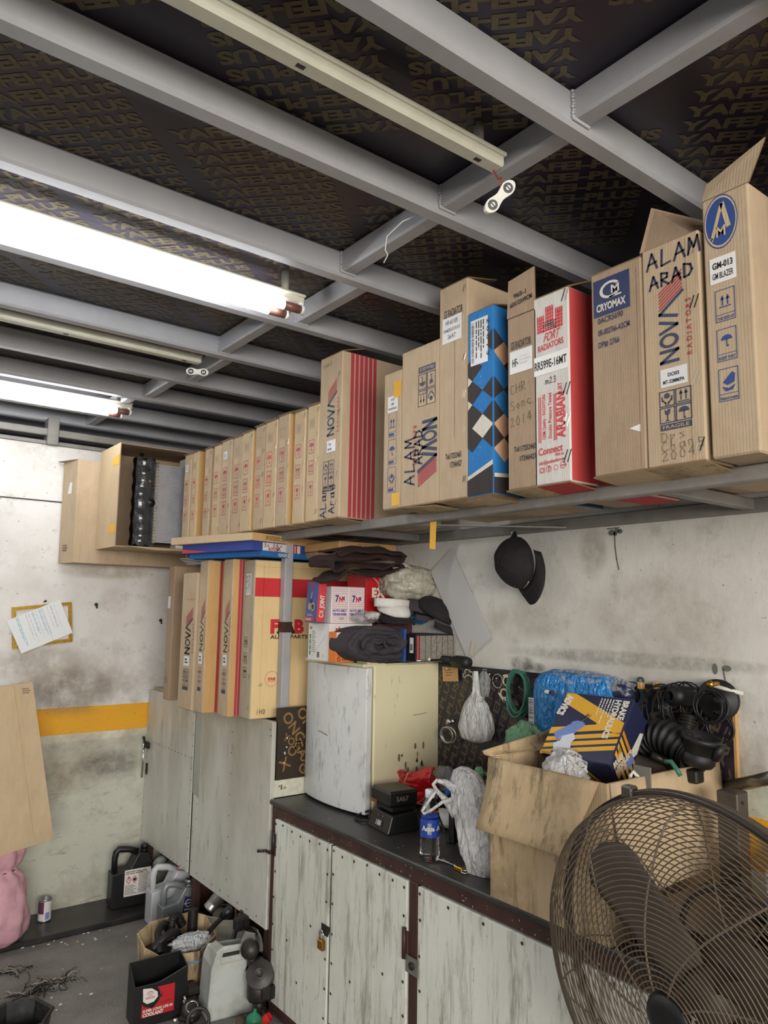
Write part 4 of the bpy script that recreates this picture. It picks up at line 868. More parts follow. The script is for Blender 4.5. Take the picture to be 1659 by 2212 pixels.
def hinge(y, z, par): m = MB(); m.tube([(CX-.010, y, z-.045), (CX-.010, y, z+.045)], .0075, BROWN if par is d2 else DKM, 10).box(CX-.008, CX, y-.014, y+.014, z-.05, z+.035, BROWN, .002); m.build('hinge', par)
hinge(2.752, .655, d1); hinge(2.752, .11, d1); hinge(1.912, .565, d2); hinge(1.912, .12, d2)
fr = front_frame(CX-.004, 2.40, .40)
m = MB(); m.plate(F((CX-.006, 2.385, .435), (0, -1, 0), (0, 0, 1)), [(0, 0), (.04, 0), (.05, .02), (.05, .035), (0, .035)], .003, DKM, .003); m.build('hasp', d1)
m = MB(); m.plate(F((CX-.006, 1.905, .485), (0, -1, 0), (0, 0, 1)), [(0, 0), (.06, 0), (.06, .05), (0, .05)], .003, ALU, .003); m.ring((CX-.012, 1.875, .51), .009, .003, DKM, (1, 0, 0), 16); m.build('hasp', d2)
PL = thing('padlock', 'small brass padlock on the hasp between the first two bench doors', 'padlock', (CX-.016, 2.372, .385))
MB().box(CX-.024, CX-.008, 2.355, 2.389, .385, .42, BRASS, .003).build('body', PL)
MB().tube([(CX-.016, 2.36, .42), (CX-.016, 2.36, .44), (CX-.016, 2.366, .45), (CX-.016, 2.378, .45), (CX-.016, 2.384, .44), (CX-.016, 2.384, .42)], .0035, CHROME, 8).build('shackle', PL)

# ------------------------------------------------------------ small refrigerator
FX, FY0, FY1, FZ0, FZ1 = 1.762, 2.352, 2.79, .816, 1.384
t = NT('fridge_body'); c0 = lin('#dcd5b2'); a = t.noise(3, 6, .7, (1, 1, 1), .45, .75); b = t.noise(18, 6, .75, (1, 1, .3), .62, .70)
c_ = t.mix(t.math('MULTIPLY', a, .25), c0, lin('#b9a977')); c_ = t.mix(t.math('MULTIPLY', b, .5), c_, lin('#6b5f48')); t.base(c_); t.b.inputs['Roughness'].default_value = .38
t = NT('fridge_door'); c0 = lin('#d6d9d8'); a = t.noise(3.5, 6, .7, (1, 1, .6), .45, .75); b = t.noise(30, 7, .78, (1, 1, .25), .54, .66)
c_ = t.mix(t.math('MULTIPLY', a, .3), c0, lin('#9d9c94')); c_ = t.mix(t.math('MULTIPLY', b, .6), c_, lin('#5c574e')); t.base(c_); t.b.inputs['Roughness'].default_value = .4
FRG = thing('mini_fridge', 'small grubby white refrigerator with a bowed door standing on the workbench', 'refrigerator', (1.95, 2.62, FZ0))
MB().box(FX, 2.104, FY0, FY1, FZ0+.012, FZ1, 'fridge_body', .008).build('cabinet', FRG, label='yellowed cabinet')
for x, y in ((FX+.02, FY0+.03), (FX+.02, FY1-.03), (2.07, FY0+.03), (2.07, FY1-.03)): MB().lathe([(.012, 0), (.012, .014)], (x, y, FZ0-.001), BLK, 12).build('foot', FRG)
m = MB(); ny = 14; zb, zt = FZ0+.008, FZ1-.014
yy = [FY0+.002+(FY1-FY0-.004)*i/ny for i in range(ny+1)]; xf = [FX-.034-.028*(1-((i/ny)*2-1)**2) for i in range(ny+1)]
pts = [(xf[i], yy[i]) for i in range(ny+1)]+[(FX-.006, yy[-1]), (FX-.006, yy[0])]
n_ = len(pts); vs = [(x, y, zb) for x, y in pts]+[(x, y, zt) for x, y in pts]
m.add(vs, [tuple(range(n_)), tuple(range(2*n_-1, n_-1, -1))]+[(i+1 if i+1 < n_ else 0, i, n_+i, n_+(i+1) % n_) for i in range(n_)], 'fridge_door')
fr = F((FX-.0585, 2.50, 1.32), (.12, -1, 0), (0, 0, 1))
fr = F((xf[2]-.0012, yy[2]+.03, 1.315), (xf[1]-xf[3], yy[1]-yy[3], 0), (0, 0, 1)); m.disc(fr, 0, 0, .023, mk('badge_olive', '#8b8a73', .35, .3), .002, 24, ry=.015); m.text(fr, 'Maya', -.015, -.004, .010, OFFW, w=.03, e=.003)
fd = F((xf[8]-.0005, yy[8], 1.0), (xf[6]-xf[8], yy[6]-yy[8], 0), (0, 0, 1)); m.stroke(fd, [(-.04, .10), (.0, .095), (.03, .09)], .003, PEN, .003)
m.build('door', FRG, label='bowed off-white door', bev=.004)
MB().box(FX-.008, FX+.002, FY0+.006, FY1-.006, zb+.01, zt-.004, mk('door_gasket', '#a39c84', .6)).build('door_seal', FRG)
MB().box(FX-.05, FX+.06, FY0+.002, FY1-.002, FZ1-.013, FZ1+.002, 'fridge_body', .004).box(FX-.03, FX+.03, FY0+.004, FY0+.08, FZ1+.002, FZ1+.010, 'fridge_body', .003).build('top_trim', FRG, label='cream top edge and hinge cover')
m = MB(); fr = side_frame(FX, FY0-.0003, FZ0)
for i in range(14):
    a, b = rs.uniform(.12, .26), rs.uniform(.14, .25); m.disc(fr, a, b, rs.uniform(.002, .007), PEN, .0006, 8, ry=rs.uniform(.003, .018))
m.stroke(fr, [(.20, .36), (.27, .365)], .0016, INK); m.build('stains', FRG)
# ------------------------------------------------------------ helpers for soft things
def hash3(a, b, c): 
    v = math.sin(a*12.9898+b*78.233+c*37.719)*43758.5453; return v-math.floor(v)
from mathutils import noise as MN
def nz(p, s): return MN.noise(Vector(p)*s)
def film(name, col, a, rough=.25, tr=.35, bs=1.0):
    t = NT(name); t.b.inputs['Roughness'].default_value = rough; t.b.inputs['Specular IOR Level'].default_value = .6
    c = lin(col); f = t.noise(30, 4, .6, (1, 1, 1), .35, .7); t.base(t.mix(t.math('MULTIPLY', f, .2), c, tuple(x*.7 for x in c[:3])+(1,)))
    rg = t.math('ABSOLUTE', t.math('SUBTRACT', t.noise(20, 3, .5, (1, 1, .3), .2, .8), .5)); rh = t.math('ABSOLUTE', t.math('SUBTRACT', t.noise(33, 3, .5, (1, 1, .55), .2, .8), .5)); t.bump(t.math('ADD', t.math('POWER', rg, .6), t.math('MULTIPLY', t.math('POWER', rh, .7), .6)), bs, .022); out = t.t.nodes['Material Output']; tl = t.n('BsdfTranslucent'); tl.inputs[0].default_value = c; ms = t.n('MixShader'); ms.inputs[0].default_value = tr; t.l(t.b.outputs[0], ms.inputs[1]); t.l(tl.outputs[0], ms.inputs[2])
    tp = t.n('BsdfTransparent'); m2 = t.n('MixShader'); m2.inputs[0].default_value = a; t.l(tp.outputs[0], m2.inputs[1]); t.l(ms.outputs[0], m2.inputs[2]); t.l(m2.outputs[0], out.inputs[0]); return name
FW = film('film_white', '#ffffff', .84, .16, .30); FC = film('film_clear', '#dfe2e4', .32, .1, .1); FG = film('film_green', '#9fd3a8', .85); FBG = film('film_beige', '#d2cebd', .92, .25, .3, .35)
FBL = film('film_blue', '#2f8fdc', .97, .2, .15)
def blob(m, c, rx, ry, rz, mat, amp=.25, fq=14, seed=0, nu=36, nv=26, flat=None, shape=None, ridge=True, pleat=0):
    """crumpled closed surface round c"""
    c = Vector(c)
    def fn(u, v):
        a = 2*PI*u; b = PI*(v-.5)*.998; d = Vector((math.cos(a)*math.cos(b), math.sin(a)*math.cos(b), math.sin(b)))
        q = MN.noise(d*fq*.18+Vector((seed, 0, 0))); r_ = 1-abs(MN.noise(d*fq*.4+Vector((0, seed, 3))))*2
        k = 1+amp*(q*.8+(r_-.3)*.45 if ridge else q)
        if pleat: k += pleat*math.sin(a*9+seed)*max(0, v-.35)
        if shape: k *= shape(v)
        p = Vector((d.x*rx*k, d.y*ry*k, d.z*rz*(k if not shape else 1)))
        if flat is not None and p.z < flat: p.z = flat+.001*q
        return c+p
    return m.grid(nu, nv, fn, mat, wrap=True)
def cap(name, label, c, fwd, up, col, R=.085, squash=.72, text=None, brim=.075, tm=OFFW, brimcol=None):
    """a baseball cap: six-panel crown, curved brim, button"""
    c = Vector(c); fwd = Vector(fwd).normalized(); up = Vector(up); up = (up-fwd*up.dot(fwd)).normalized(); sd = up.cross(fwd)
    th = thing(name, label, 'cap', c, 'caps')
    P = lambda a, b, h: c+fwd*a+sd*b+up*h
    m = MB()
    def crown(u, v):
        a = 2*PI*u; b = v*PI/2*.98; s = 1-.025*abs(math.cos(3*a))
        return P(R*1.12*math.cos(a)*math.cos(b)*s, R*.95*math.sin(a)*math.cos(b)*s, R*squash*1.45*math.sin(b)**.9*s)
    m.grid(36, 12, crown, col, wrap=True); cr_ = m.build('crown', th, solid=.003)
    m = MB(); L = brim
    def br(u, v):
        a = (u-.5)*PI*.98; r0 = Vector((R*1.12*math.cos(a), R*.95*math.sin(a))); k = v*L*(math.cos(a)**.5 if math.cos(a) > 0 else 0)
        return P(r0.x+k, r0.y*(1+.05*v), -.012*v*v-.030*(abs(math.sin(a))**2)*(.3+.7*v)+.008*v)
    m.grid(20, 7, br, brimcol or col); m.build('brim', th, solid=.004)
    MB().lathe([(.0, .004), (.006, .002), (.0065, -.002)], P(0, 0, R*squash*1.45), col, 12, up).build('button', cr_)
    if text:
        m = MB(); vs, fs, gw = glyph(text, .02); k = .006/.7
        pts = []
        for x, y in vs:
            a = (x*k-gw*k/2)/R; pts.append(P(R*1.12*math.cos(a)*.985+.003, -R*.95*math.sin(a)*.985, .010+y*k))
        m.add(pts, fs, tm); m.build('lettering', cr_)
    return th
CLB = mk('black_cloth', '#191718', .85, 0, '#2c2827', .5, 20, .3, 200); CLG = mk('charcoal_cloth', '#39343a', .9, 0, '#3f3a3c', .5, 14, .4, 150); CLBR = mk('brown_wool', '#2c1a18', .95, 0, '#452c28', .5, 20, .6, 220)
CLW = mk('white_cloth', '#d8d6d0', .8, 0, '#a39f94', .4, 8, .2, 120)

# ------------------------------------------------------------ things stacked on the refrigerator
FT = FZ1+.003
GS = 'parts boxes stacked on the refrigerator'
# white box at the bottom, two tensioner boxes and a blue box on it
m = MB(); m.box(1.648, 1.86, 2.50, 2.66, FT, FT+.150, WHX, .002); f = side_frame(1.648, 2.50, FT)
m.text(f, 'zhuoren', .022, .118, .020, REDB, w=.11, shear=.25, bold=.03); m.lines(f, .004, .02, .05, .13, 9, STK, .3)
fl = front_frame(1.648, 2.66, FT); 
for i in range(4): m.rect(fl, .012, .02+.022*i, .022, .038+.022*i, GREENP)
m.lines(fl, .028, .03, .06, .12, 12, PEN, .35); m.bars(fl, .07, .012, .09, .035, 12, INK); m.disc(fl, .115, .02, .005, REDB, r0=.004); m.rect(fl, .012, .125, .03, .128, INK); m.rect(fl, .012, .13, .03, .134, REDB); m.stroke(fl, [(.03, .01), (.13, .10)], .0009, PEN)
m.build('parts_box', label='white zhuoren box at the bottom of the stack on the refrigerator', cat='box', group=GS)
SALT = thing('snack_box', 'small orange and white Salt snack box in front of the white box on the fridge', 'box', (1.685, 2.47, FT), GS)
m = MB(); m.box(1.640, 1.730, 2.44, 2.495, FT, FT+.118, mk('snack_orange', '#d9762a', .5), .002); f = side_frame(1.640, 2.44, FT); m.rect(f, .001, .052, .089, .117, WHX, .0004); m.text(f, 'Salt', .006, .092, .018, mk('snack_text', '#c85a1e', .5), w=.052, bold=.04); m.disc(f, .05, .068, .030, mk('snack_brown', '#4b2a1d', .5), n=24, ry=.026); m.text(f, 'MALA', .012, .060, .014, OFFW, w=.06, bold=.05, e=E0*2); m.text(f, 'Numb', .03, .034, .007, INK, w=.03); m.lines(f, .03, .008, .08, .028, 3, INK); m.disc(f, .012, .012, .007, INK, r0=.005); m.stroke(f, [(.01, .018), (.02, .03)], .002, INK); m.build('box', SALT)
z = FT+.151
TSN = mk('tensioner_print', '#e7d9d8', .5); PUR = mk('print_purple', '#5b3f86', .5)
def tens(x0, label, w=.083):
    m = MB(); m.box(x0, x0+w, 2.525, 2.64, z, z+.148, TSN, .0015); f = side_frame(x0, 2.525, z); r = random.Random(1)
    for i in range(11):
        for j in range(17):
            a, b = .006+i*(w-.01)/10.5, .006+j*.0086
            m.stroke(f, [(a, b), (a+.0035, b+.003)], .0016, REDB if (i+j) % 2 else PUR, E0*.6)
    m.rect(f, w*.2, .088, w*.85, .112, TSN, E0*1.2); m.text(f, '7', w*.22, .088, .024, PUR, w=.018, bold=.06, e=E0*2); m.text(f, 'N', w*.44, .088, .018, REDB, w=.018, bold=.06, e=E0*2.4); m.text(f, 'M', w*.60, .092, .016, PUR, w=.014, bold=.06, e=E0*2)
    m.rect(f, w*.04, .028, w*.96, .058, TSN, E0*1.2); m.text(f, 'AUTO BELT', w*.06, .046, .009, PUR, w=w*.86, bold=.05, e=E0*2); m.text(f, 'TENSIONER', w*.06, .031, .009, PUR, w=w*.86, bold=.05, e=E0*2)
    m.rect(f, w*.45, .012, w*.85, .024, STK, E0*2); m.lines(f, w*.47, .013, w*.83, .023, 3, INK, .5, E0*2.5)
    m.build('parts_box', label=label, cat='box', group=GS)
tens(1.669, 'left one of the two AUTO BELT TENSIONER boxes on the fridge stack'); tens(1.7525, 'right one of the two AUTO BELT TENSIONER boxes, beside the red box')
PLX = mk('plux_blue', '#2b4f92', .4, 0, '#16254a', .6, 7)
m = MB(Matrix.Translation((1.652, 2.565, z))@Matrix.Rotation(-.12, 4, 'Z')@Matrix.Rotation(.06, 4, 'Y')); m.box(-.045, -.008, -.035, .07, 0, .165, PLX, .002); f = F((-.045, -.035, 0), (1, 0, 0), (0, 0, 1)); f2 = F((-.045, .07, 0), (0, -1, 0), (0, 0, 1))
m.rect(f, .002, .002, .035, .163, REDB, .0004); m.text(f.sub(.03, .02, PI/2), 'C.V. JOINT', 0, 0, .018, OFFW, w=.09, bold=.04)
m.text(f2, 'PLUXO', .03, .145, .010, REDB, w=.045, bold=.06); m.rect(f2, .004, .004, .09, .02, REDB); m.text(f2, 'CV JOINT', .01, .007, .008, OFFW, w=.055, bold=.05, e=E0*2); m.lines(f2, .02, .024, .08, .034, 2, OFFW, .4)
m.disc(f2, .04, .065, .016, ALU); m.disc(f2, .068, .062, .018, ALU); m.disc(f2, .068, .062, .011, DKM, E0*1.6); m.stroke(f2, [(.042, .07), (.052, .12)], .008, ALU); m.disc(f2, .046, .085, .010, DKM, E0*1.5)
m.build('parts_box', label='blue and red PLUXO box leaning at the left end of the stack on the refrigerator', cat='box', group=GS)
REX = mk('red_glossy_box', '#b3121c', .35)
m = MB(); m.box(1.838, 1.96, 2.52, 2.66, FT+.151, FT+.355, REX, .002); f = side_frame(1.838, 2.52, FT+.151); m.text(f, 'EX', .03, .11, .036, OFFW, w=.07, bold=.06); m.text(f, 'CHROME', .04, .095, .006, OFFW, w=.06); m.stroke(f, [(.02, .2), (.06, .17), (.075, .12)], .0015, OFFW); m.stroke(f, [(.03, .2), (.075, .16)], .0015, OFFW)
m.build('parts_box', label='glossy red box with big white letters beside the tensioner boxes', cat='box', group=GS)
m = MB(); m.box(1.87, 2.05, 2.47, 2.70, FT, FT+.150, mk('shadow_box', '#4e2b2d', .5), .002); m.build('parts_box', label='dark red box under the red box, behind the rolled cloth', cat='box', group=GS)  # plain dark red, shared by this box and a rag
# folded brown blanket draped over the boxes
m = MB(); prof = []
base = [(1.66, .0), (1.72, .035), (1.85, .045), (2.0, .05), (2.06, .062), (2.0, .075), (1.86, .068), (1.72, .06), (1.645, .05), (1.64, .085), (1.74, .095), (1.9, .10), (2.05, .095), (2.07, .115), (1.95, .125), (1.76, .118), (1.68, .105)]
BZ = 1.702
def bl(u, v):
    k = u*(len(base)-1); i = min(int(k), len(base)-2); f_ = k-i; x = base[i][0]*(1-f_)+base[i+1][0]*f_; h = (base[i][1]*(1-f_)+base[i+1][1]*f_)*1.15; x = 1.585+(x-1.64)*.90
    y = 2.40+.17*v; drop = -.05*max(0, .25-v)*4*(.5+.5*math.sin(x*22)) if u < .35 else -.03*max(0, .2-v)*5
    return Vector((x+.012*nz((x, y, h), 9), y+.02*nz((x, h, 3), 11), BZ+h+drop*.6+.012*nz((x, y, h*4), 14)))
m.grid(90, 16, bl, CLBR); m.build('folded_blanket', label='folded dark brown blanket lying over the boxes under the shelf', cat='blanket', solid=.009)
# plastic bag of rags
m = MB(); blob(m, at(882, 1262, y=2.47), .125, .10, .078, FBG, .28, 13, 2, 48, 34); blob(m, at(905, 1276, y=2.45), .105, .06, .05, FC, .3, 16, 5, 30, 20); m.tube([at(850, 1232, y=2.47), at(868, 1222, y=2.45), at(890, 1236, y=2.42), at(912, 1232, y=2.40)], [.02, .026, .018, .004], FBG, 10)
m.build('plastic_bag', label='knotted beige plastic bag stuffed full, beside the red box', cat='bag')
# caps and visors
cap('baseball_cap', 'white cap with a dark underside, at the left of the caps under the beige bag', at(850, 1322, y=2.44), (-.15, -.95, -.30), (0, -.3, 1), CLW, .072, .50, brim=.055, brimcol=CLB)
m = MB(); c0 = at(842, 1300, y=2.46); m.grid(20, 4, lambda u, v: c0+Vector((.085*math.cos(PI*(1.02+.96*u)), .075*math.sin(PI*(1.02+.96*u)), -.02+.036*v-.012*u)), CLW); m.build('sun_visor', label='white visor band lying right under the beige bag', cat='visor', solid=.004)
cap('knit_cap', 'dark fuzzy grey cap between the white cap and the black cap', at(896, 1318, y=2.43), (.6, -.4, -.2), (.1, -.2, 1), CLG, .066, .5, brim=.02)
cap('baseball_cap', 'black cap with small red lettering, its brim pointing right on top of the grille-patterned box', at(940, 1326, y=2.37), (.72, -.5, -.48), (.2, -.45, .9), CLB, .085, .52, text='Girol', tm=REDB, brim=.06)
m = MB(); 
for i, (u, v, r, mt) in enumerate(((790, 1338, .045, FC), (826, 1345, .04, 'shadow_box'), (905, 1345, .035, FBL), (925, 1352, .03, CLW), (808, 1330, .03, CLW), (870, 1350, .035, FC))):
    mm = MB(); p = at(u, v, y=2.47); p.z = max(p.z, FT+.1505+ r*.55)
    blob(mm, p, r*1.3, r, r*.55, mt, .25, 12, i); mm.build('rag' if i not in (0, 2, 5) else 'plastic_packet', label=('clear packet sticking out behind the rolled cloth', 'dark red rag on the dark box, behind the rolled cloth', 'blue packet under the black cap', 'white rag in front of the blue packet', 'white rag under the white cap', 'clear packet under the fuzzy grey cap')[i], cat='rag' if i not in (0, 2, 5) else 'packet')
# rolled cloth: a long soft roll with a folded spiral face
c0 = Vector((1.805, 2.425, FT+.072))
m = MB()
def roll(u, v):
    a = 2*PI*u; t_ = v
    if t_ < .5: k = 1; y = -.062+.12*(1-t_/.5)
    else: k = 1-(t_-.5)/.5*.97; y = -.062-.020*math.sin((1-k)*PI)+.013*math.sin((1-k)*11+a+2*nz((math.cos(a), math.sin(a), k), 1.6))+.020*nz((math.cos(a)*k, math.sin(a)*k, 4), 3.2)
    x = (abs(math.cos(a))**.72)*(1 if math.cos(a) > 0 else -1)*.168*k; zz = (abs(math.sin(a))**.85)*(1 if math.sin(a) > 0 else -1)*.070*k
    q = MN.noise(Vector((x*14, y*14+5, zz*14))); return c0+Vector((x+.008*q, y+.006*q, max(zz+.006*q, -.070)))
m.grid(48, 40, roll, CLG, wrap=True)
for k_, r_, a0_, a1_, s_ in ((1.0, .013, .3, 5.6, 0), (.84, .011, 2.2, 6.9, 1), (.62, .014, .2, 3.4, 2), (.42, .012, 3.0, 6.3, 3), (.30, .013, .3, 2.6, 4)):
    m.tube([c0+Vector((.157*k_*math.cos(a)+.006*math.sin(5*a+s_), -.066-.012*(1-k_)+.006*math.sin(3*a+s_), max(.061*k_*math.sin(a)+.005*math.sin(4*a+s_*2), -.056))) for a in [a0_+(a1_-a0_)*i/30 for i in range(31)]], [r_*(.55+.45*math.sin(PI*i/30)) for i in range(31)], CLG, 8)
m.tube([c0+Vector((x_, -.078-.006*math.sin(30*x_), z_)) for x_, z_ in ((-.02, .056), (0, .03), (.0, .0), (.02, -.02), (.06, -.035))], .006, CLG, 6)
m.build('rolled_cloth', label='rolled charcoal cloth lying in front on top of the refrigerator', cat='cloth')
# black box with six grained columns
T = Matrix.Translation((1.902, 2.268, FT+.008))@Matrix.Rotation(-.04, 4, 'Z')
m = MB(T); m.box(0, .195, 0, .19, .002, .105, BLK, .002); f = F((0, 0, .002), (1, 0, 0), (0, 0, 1)); f2 = F((0, .19, .002), (0, -1, 0), (0, 0, 1))
GRN = mk('grained_print', '#8d867c', .6, 0, '#2e2b28', .8, 160); m.rect(f, .004, .006, .014, .098, REDC)
for i in range(6): m.rect(f, .018+i*.029, .006, .045+i*.029, .098, GRN)
m.rect(f2, .15, .03, .175, .09, WHX); m.bars(f2, .154, .04, .171, .065, 12, INK, E0*2)
m.build('parts_box', label='black box with six grained grey columns at the right end on the refrigerator', cat='box', group=GS)
m = MB(T); m.box(-.014, -.002, .06, .17, -.006, .125, BLUEP, .001); m.build('booklet', label='thin blue booklet standing against the black box', cat='booklet')
m = MB(); m.box(1.78, 1.90, 2.356, 2.372, FT, FT+.006, DKM, .001); m.build('file_tool', label='flat grey file lying at the front edge of the refrigerator top', cat='tool')
m = MB(); m.slab([(1.88, 2.262, FT+.0085), (2.09, 2.245, FT+.0085), (2.095, 2.44, FT+.0085), (1.92, 2.44, FT+.0085)], .0015, mk('grey_card', '#77746c', .5)); m.tube([(1.90, 2.262, FT+.012), (1.95, 2.255, FT+.012)], .004, CHROME, 8); m.lathe([(.001, -.007), (.006, -.003), (.007, .002), (.001, .008)], (1.96, 2.256, FT+.016), WPLA, 12); m.build('small_hardware', label='grey card with a screw and white knob on the refrigerator edge', cat='hardware')
FLS = thing('flashlight', 'black rubber-handled flashlight poking out to the right of the refrigerator top', 'flashlight', (2.05, 2.14, 1.392))
MB().tube([(2.05, 2.40, 1.403), (2.035, 2.2, 1.40)], .016, RUB, 14).build('barrel', FLS)
MB().tube([(2.035, 2.2, 1.40), (2.03, 2.17, 1.399), (2.028, 2.115, 1.398), (2.028, 2.10, 1.398)], [.017, .023, .023, .019], RUB, 16).build('head', FLS)

# ------------------------------------------------------------ on the walls
PAP = mk('grey_sheet', '#c3c2c2', .45); 
q = [at(*p, x=XW-.012) for p in ((975, 1185), (930, 1235), (1010, 1425), (1060, 1378))]
m = MB(); m.slab(q, .002, PAP); m.build('plastic_sheet', label='large pale translucent sheet taped askew to the right wall', cat='sheet')
m = MB(); q = at(1018, 1398, x=XW-.016); m.slab([q+Vector((0, .012, -.03)), q+Vector((0, -.006, -.034)), q+Vector((0, -.02, .02)), q+Vector((0, -.004, .024))], .0008, mk('old_tape', '#cfc9a8', .3)); m.build('tape_strip', label='strip of old clear tape on the corner of the pale sheet', cat='tape')
m = MB(); q = at(937, 1140, x=1.598); m.slab([q+Vector((-.001, .017, .02)), q+Vector((-.004, .016, -.068)), q+Vector((-.004, -.012, -.072)), q+Vector((-.001, -.013, .02))], .001, YTAPE); m.build('tape_strip', label='yellow tape strip hanging from the front rail of the shelf', cat='tape')
hk = at(1109, 1150, x=2.06)
m = MB(); m.tube([hk+Vector((.01, 0, .03)), hk+Vector((-.004, 0, .01)), hk+Vector((-.012, 0, -.004)), hk+Vector((-.006, 0, -.012))], .0018, CHROME, 6); m.build('wire_hook', label='small wire hook under the back of the shelf', cat='hook')
# hanging cap: crown to the upper left, brim hanging down to the right
ct = at(1103, 1214, x=1.985)
tp = at(1109, 1150, x=2.03); bt = at(1136, 1296, x=1.97)
fw = Vector((0, bt.y-ct.y, bt.z-ct.z)).normalized()
cap('baseball_cap', 'black cap with small white lettering hanging from a hook under the shelf', ct+Vector((.05, 0, 0)), (-.12, fw.y, fw.z), (-1, .25, -.02), CLB, .088, .74, text='Genuine Parts', brim=.07)
m = MB(); a = at(1090, 1195, x=2.02); m.tube([a, tp+Vector((.0, .008, -.02)), tp+Vector((.01, 0, .0)), tp+Vector((0, -.012, -.02)), at(1128, 1190, x=2.02)], .006, CLB, 8); m.build('cap_strap', label='black cap strap looped over the hook', cat='strap')
# grey paint marks on the wall where a bracket stood
m = MB(); fr = F((XW-.0005, at(1328, 1150, x=XW).y, at(1328, 1150, x=XW).z), (0, -1, 0), (0, 0, 1)); GPT = mk('grey_paint_mark', '#6a6964', .6)
for a, b, r, ry in ((-.012, 0, .012, .010), (.008, .004, .010, .008), (.022, .002, .009, .008), (.002, -.006, .008, .006)): m.disc(fr, a, b, r, GPT, .001, 14, ry=ry)
m.stroke(fr, [(.0, 0), (.001, -.05), (.006, -.09), (.013, -.125)], .004, GPT, .001); m.rect(fr, -.03, .012, .02, .016, GPT, .001); m.build('bracket_mark', label='grey paint drip mark on the right wall below the shelf', cat='mark')
m = MB(); fr = F((XW-.0005, at(1545, 1445, x=XW).y, at(1545, 1445, x=XW).z), (0, -1, 0), (0, 0, 1)); m.disc(fr, 0, 0, .008, GPT, .001, 12, ry=.016); m.disc(fr, .035, .004, .014, GPT, .001, 12, ry=.009); m.stroke(fr, [(.025, 0), (.03, -.035)], .004, GPT, .001); m.build('bracket_mark', label='grey paint drips on the right wall above the dark board', cat='mark')
# gilt frame with papers on the striped wall
fc = [at(*p, y=YB-.02) for p in ((27, 1402), (156, 1386), (153, 1301), (26, 1312))]
ux = (fc[1]-fc[0]); uy = (fc[3]-fc[0]); fr = F(fc[0], ux, Vector((0, -1, 0)).cross(ux)*-1 if 0 else uy); wF, hF = ux.length, uy.length
PF = thing('picture_frame', 'narrow gilt picture frame with a loose paper stuck across it on the striped wall', 'frame', ((fc[0]+fc[1])/2), None)
for a0, b0, a1, b1 in ((0, 0, wF, .018), (0, hF-.018, wF, hF), (0, .018, .018, hF-.018), (wF-.018, .018, wF, hF-.018)):
    m = MB(); m.plate(fr, [(a0, b0), (a1, b0), (a1, b1), (a0, b1)], .018, GOLD, .004)
    L = max(a1-a0, b1-b0); k = int(L/.009)
    for i in range(k):
        t_ = (i+.5)/k; p_ = (a0+(a1-a0)*t_, (b0+b1)/2) if a1-a0 > b1-b0 else ((a0+a1)/2, b0+(b1-b0)*t_)
        m.lathe([(.0001, .0052), (.0022, .003), (.003, 0)], fr.p(p_[0], p_[1], .004), mk('gilt_bead', '#e0c878', .25, .8), 6, fr.n)
    m.build('moulding', PF)
MB().plate(fr, [(.018, .018), (wF-.018, .018), (wF-.018, hF-.018), (.018, hF-.018)], .004, WHX, -.004).build('backing', PF)
q = [at(*p, y=YB-.032) for p in ((46, 1412), (157, 1367), (135, 1302), (18, 1337))]
g = F(q[0], q[1]-q[0], q[3]-q[0]); wP, hP = (q[1]-q[0]).length, (q[3]-q[0]).length
m = MB(); m.plate(g, [(0, 0), (wP, 0), (wP*.99, hP), (-.01, hP*.97)], .0012, mk('note_paper', '#e6e8ea', .7)); BT = mk('print_cyan', '#9cc4d6', .6); GT = mk('print_grey', '#a8b0b4', .6)
r = random.Random(9)
for i, (x, wd, col) in enumerate(((.03, .016, BT), (.08, .004, GT), (.095, .004, GT), (.11, .012, BT), (.13, .004, GT), (.145, .012, BT), (.165, .004, GT), (.19, .003, GT), (.205, .008, GT), (.225, .003, GT))): m.lines(g.sub(x, hP*.95, -PI/2), 0, 0, hP*.85, wd, 2, col, .55, E0, i)
m.stroke(g, [(wP*.62, .005), (wP*.6, hP*.98)], .0012, GT); m.build('note_paper', label='creased white printed paper stuck slantwise over the gilt frame', cat='paper')
m = MB(); n0 = at(96, 1300, y=YB-.01); m.tube([n0+Vector((0, .012, 0)), n0+Vector((0, -.02, .004))], .0035, DKM, 8); m.lathe([(.006, 0), (.006, .003)], n0+Vector((0, -.02, .004)), DKM, 10, (0, -1, 0)); m.build('wall_nail', label='nail above the gilt frame', cat='nail', group='nails in the striped wall')
for u, v, s_ in ((208, 1306, 'rusty wall plug to the right of the gilt frame'), (347, 1340, 'dark daub on the striped wall beside the brown carton')):
    m = MB(); p = at(u, v, y=YB-.003); m.lathe([(.010, 0), (.008, .006), (.002, .010)], p, DKM, 10, (0, -1, 0)).tube([p+Vector((0, 0, .006)), p+Vector((.004, -.006, -.02))], .005, DKM, 8); m.build('wall_plug', label=s_, cat='plug')
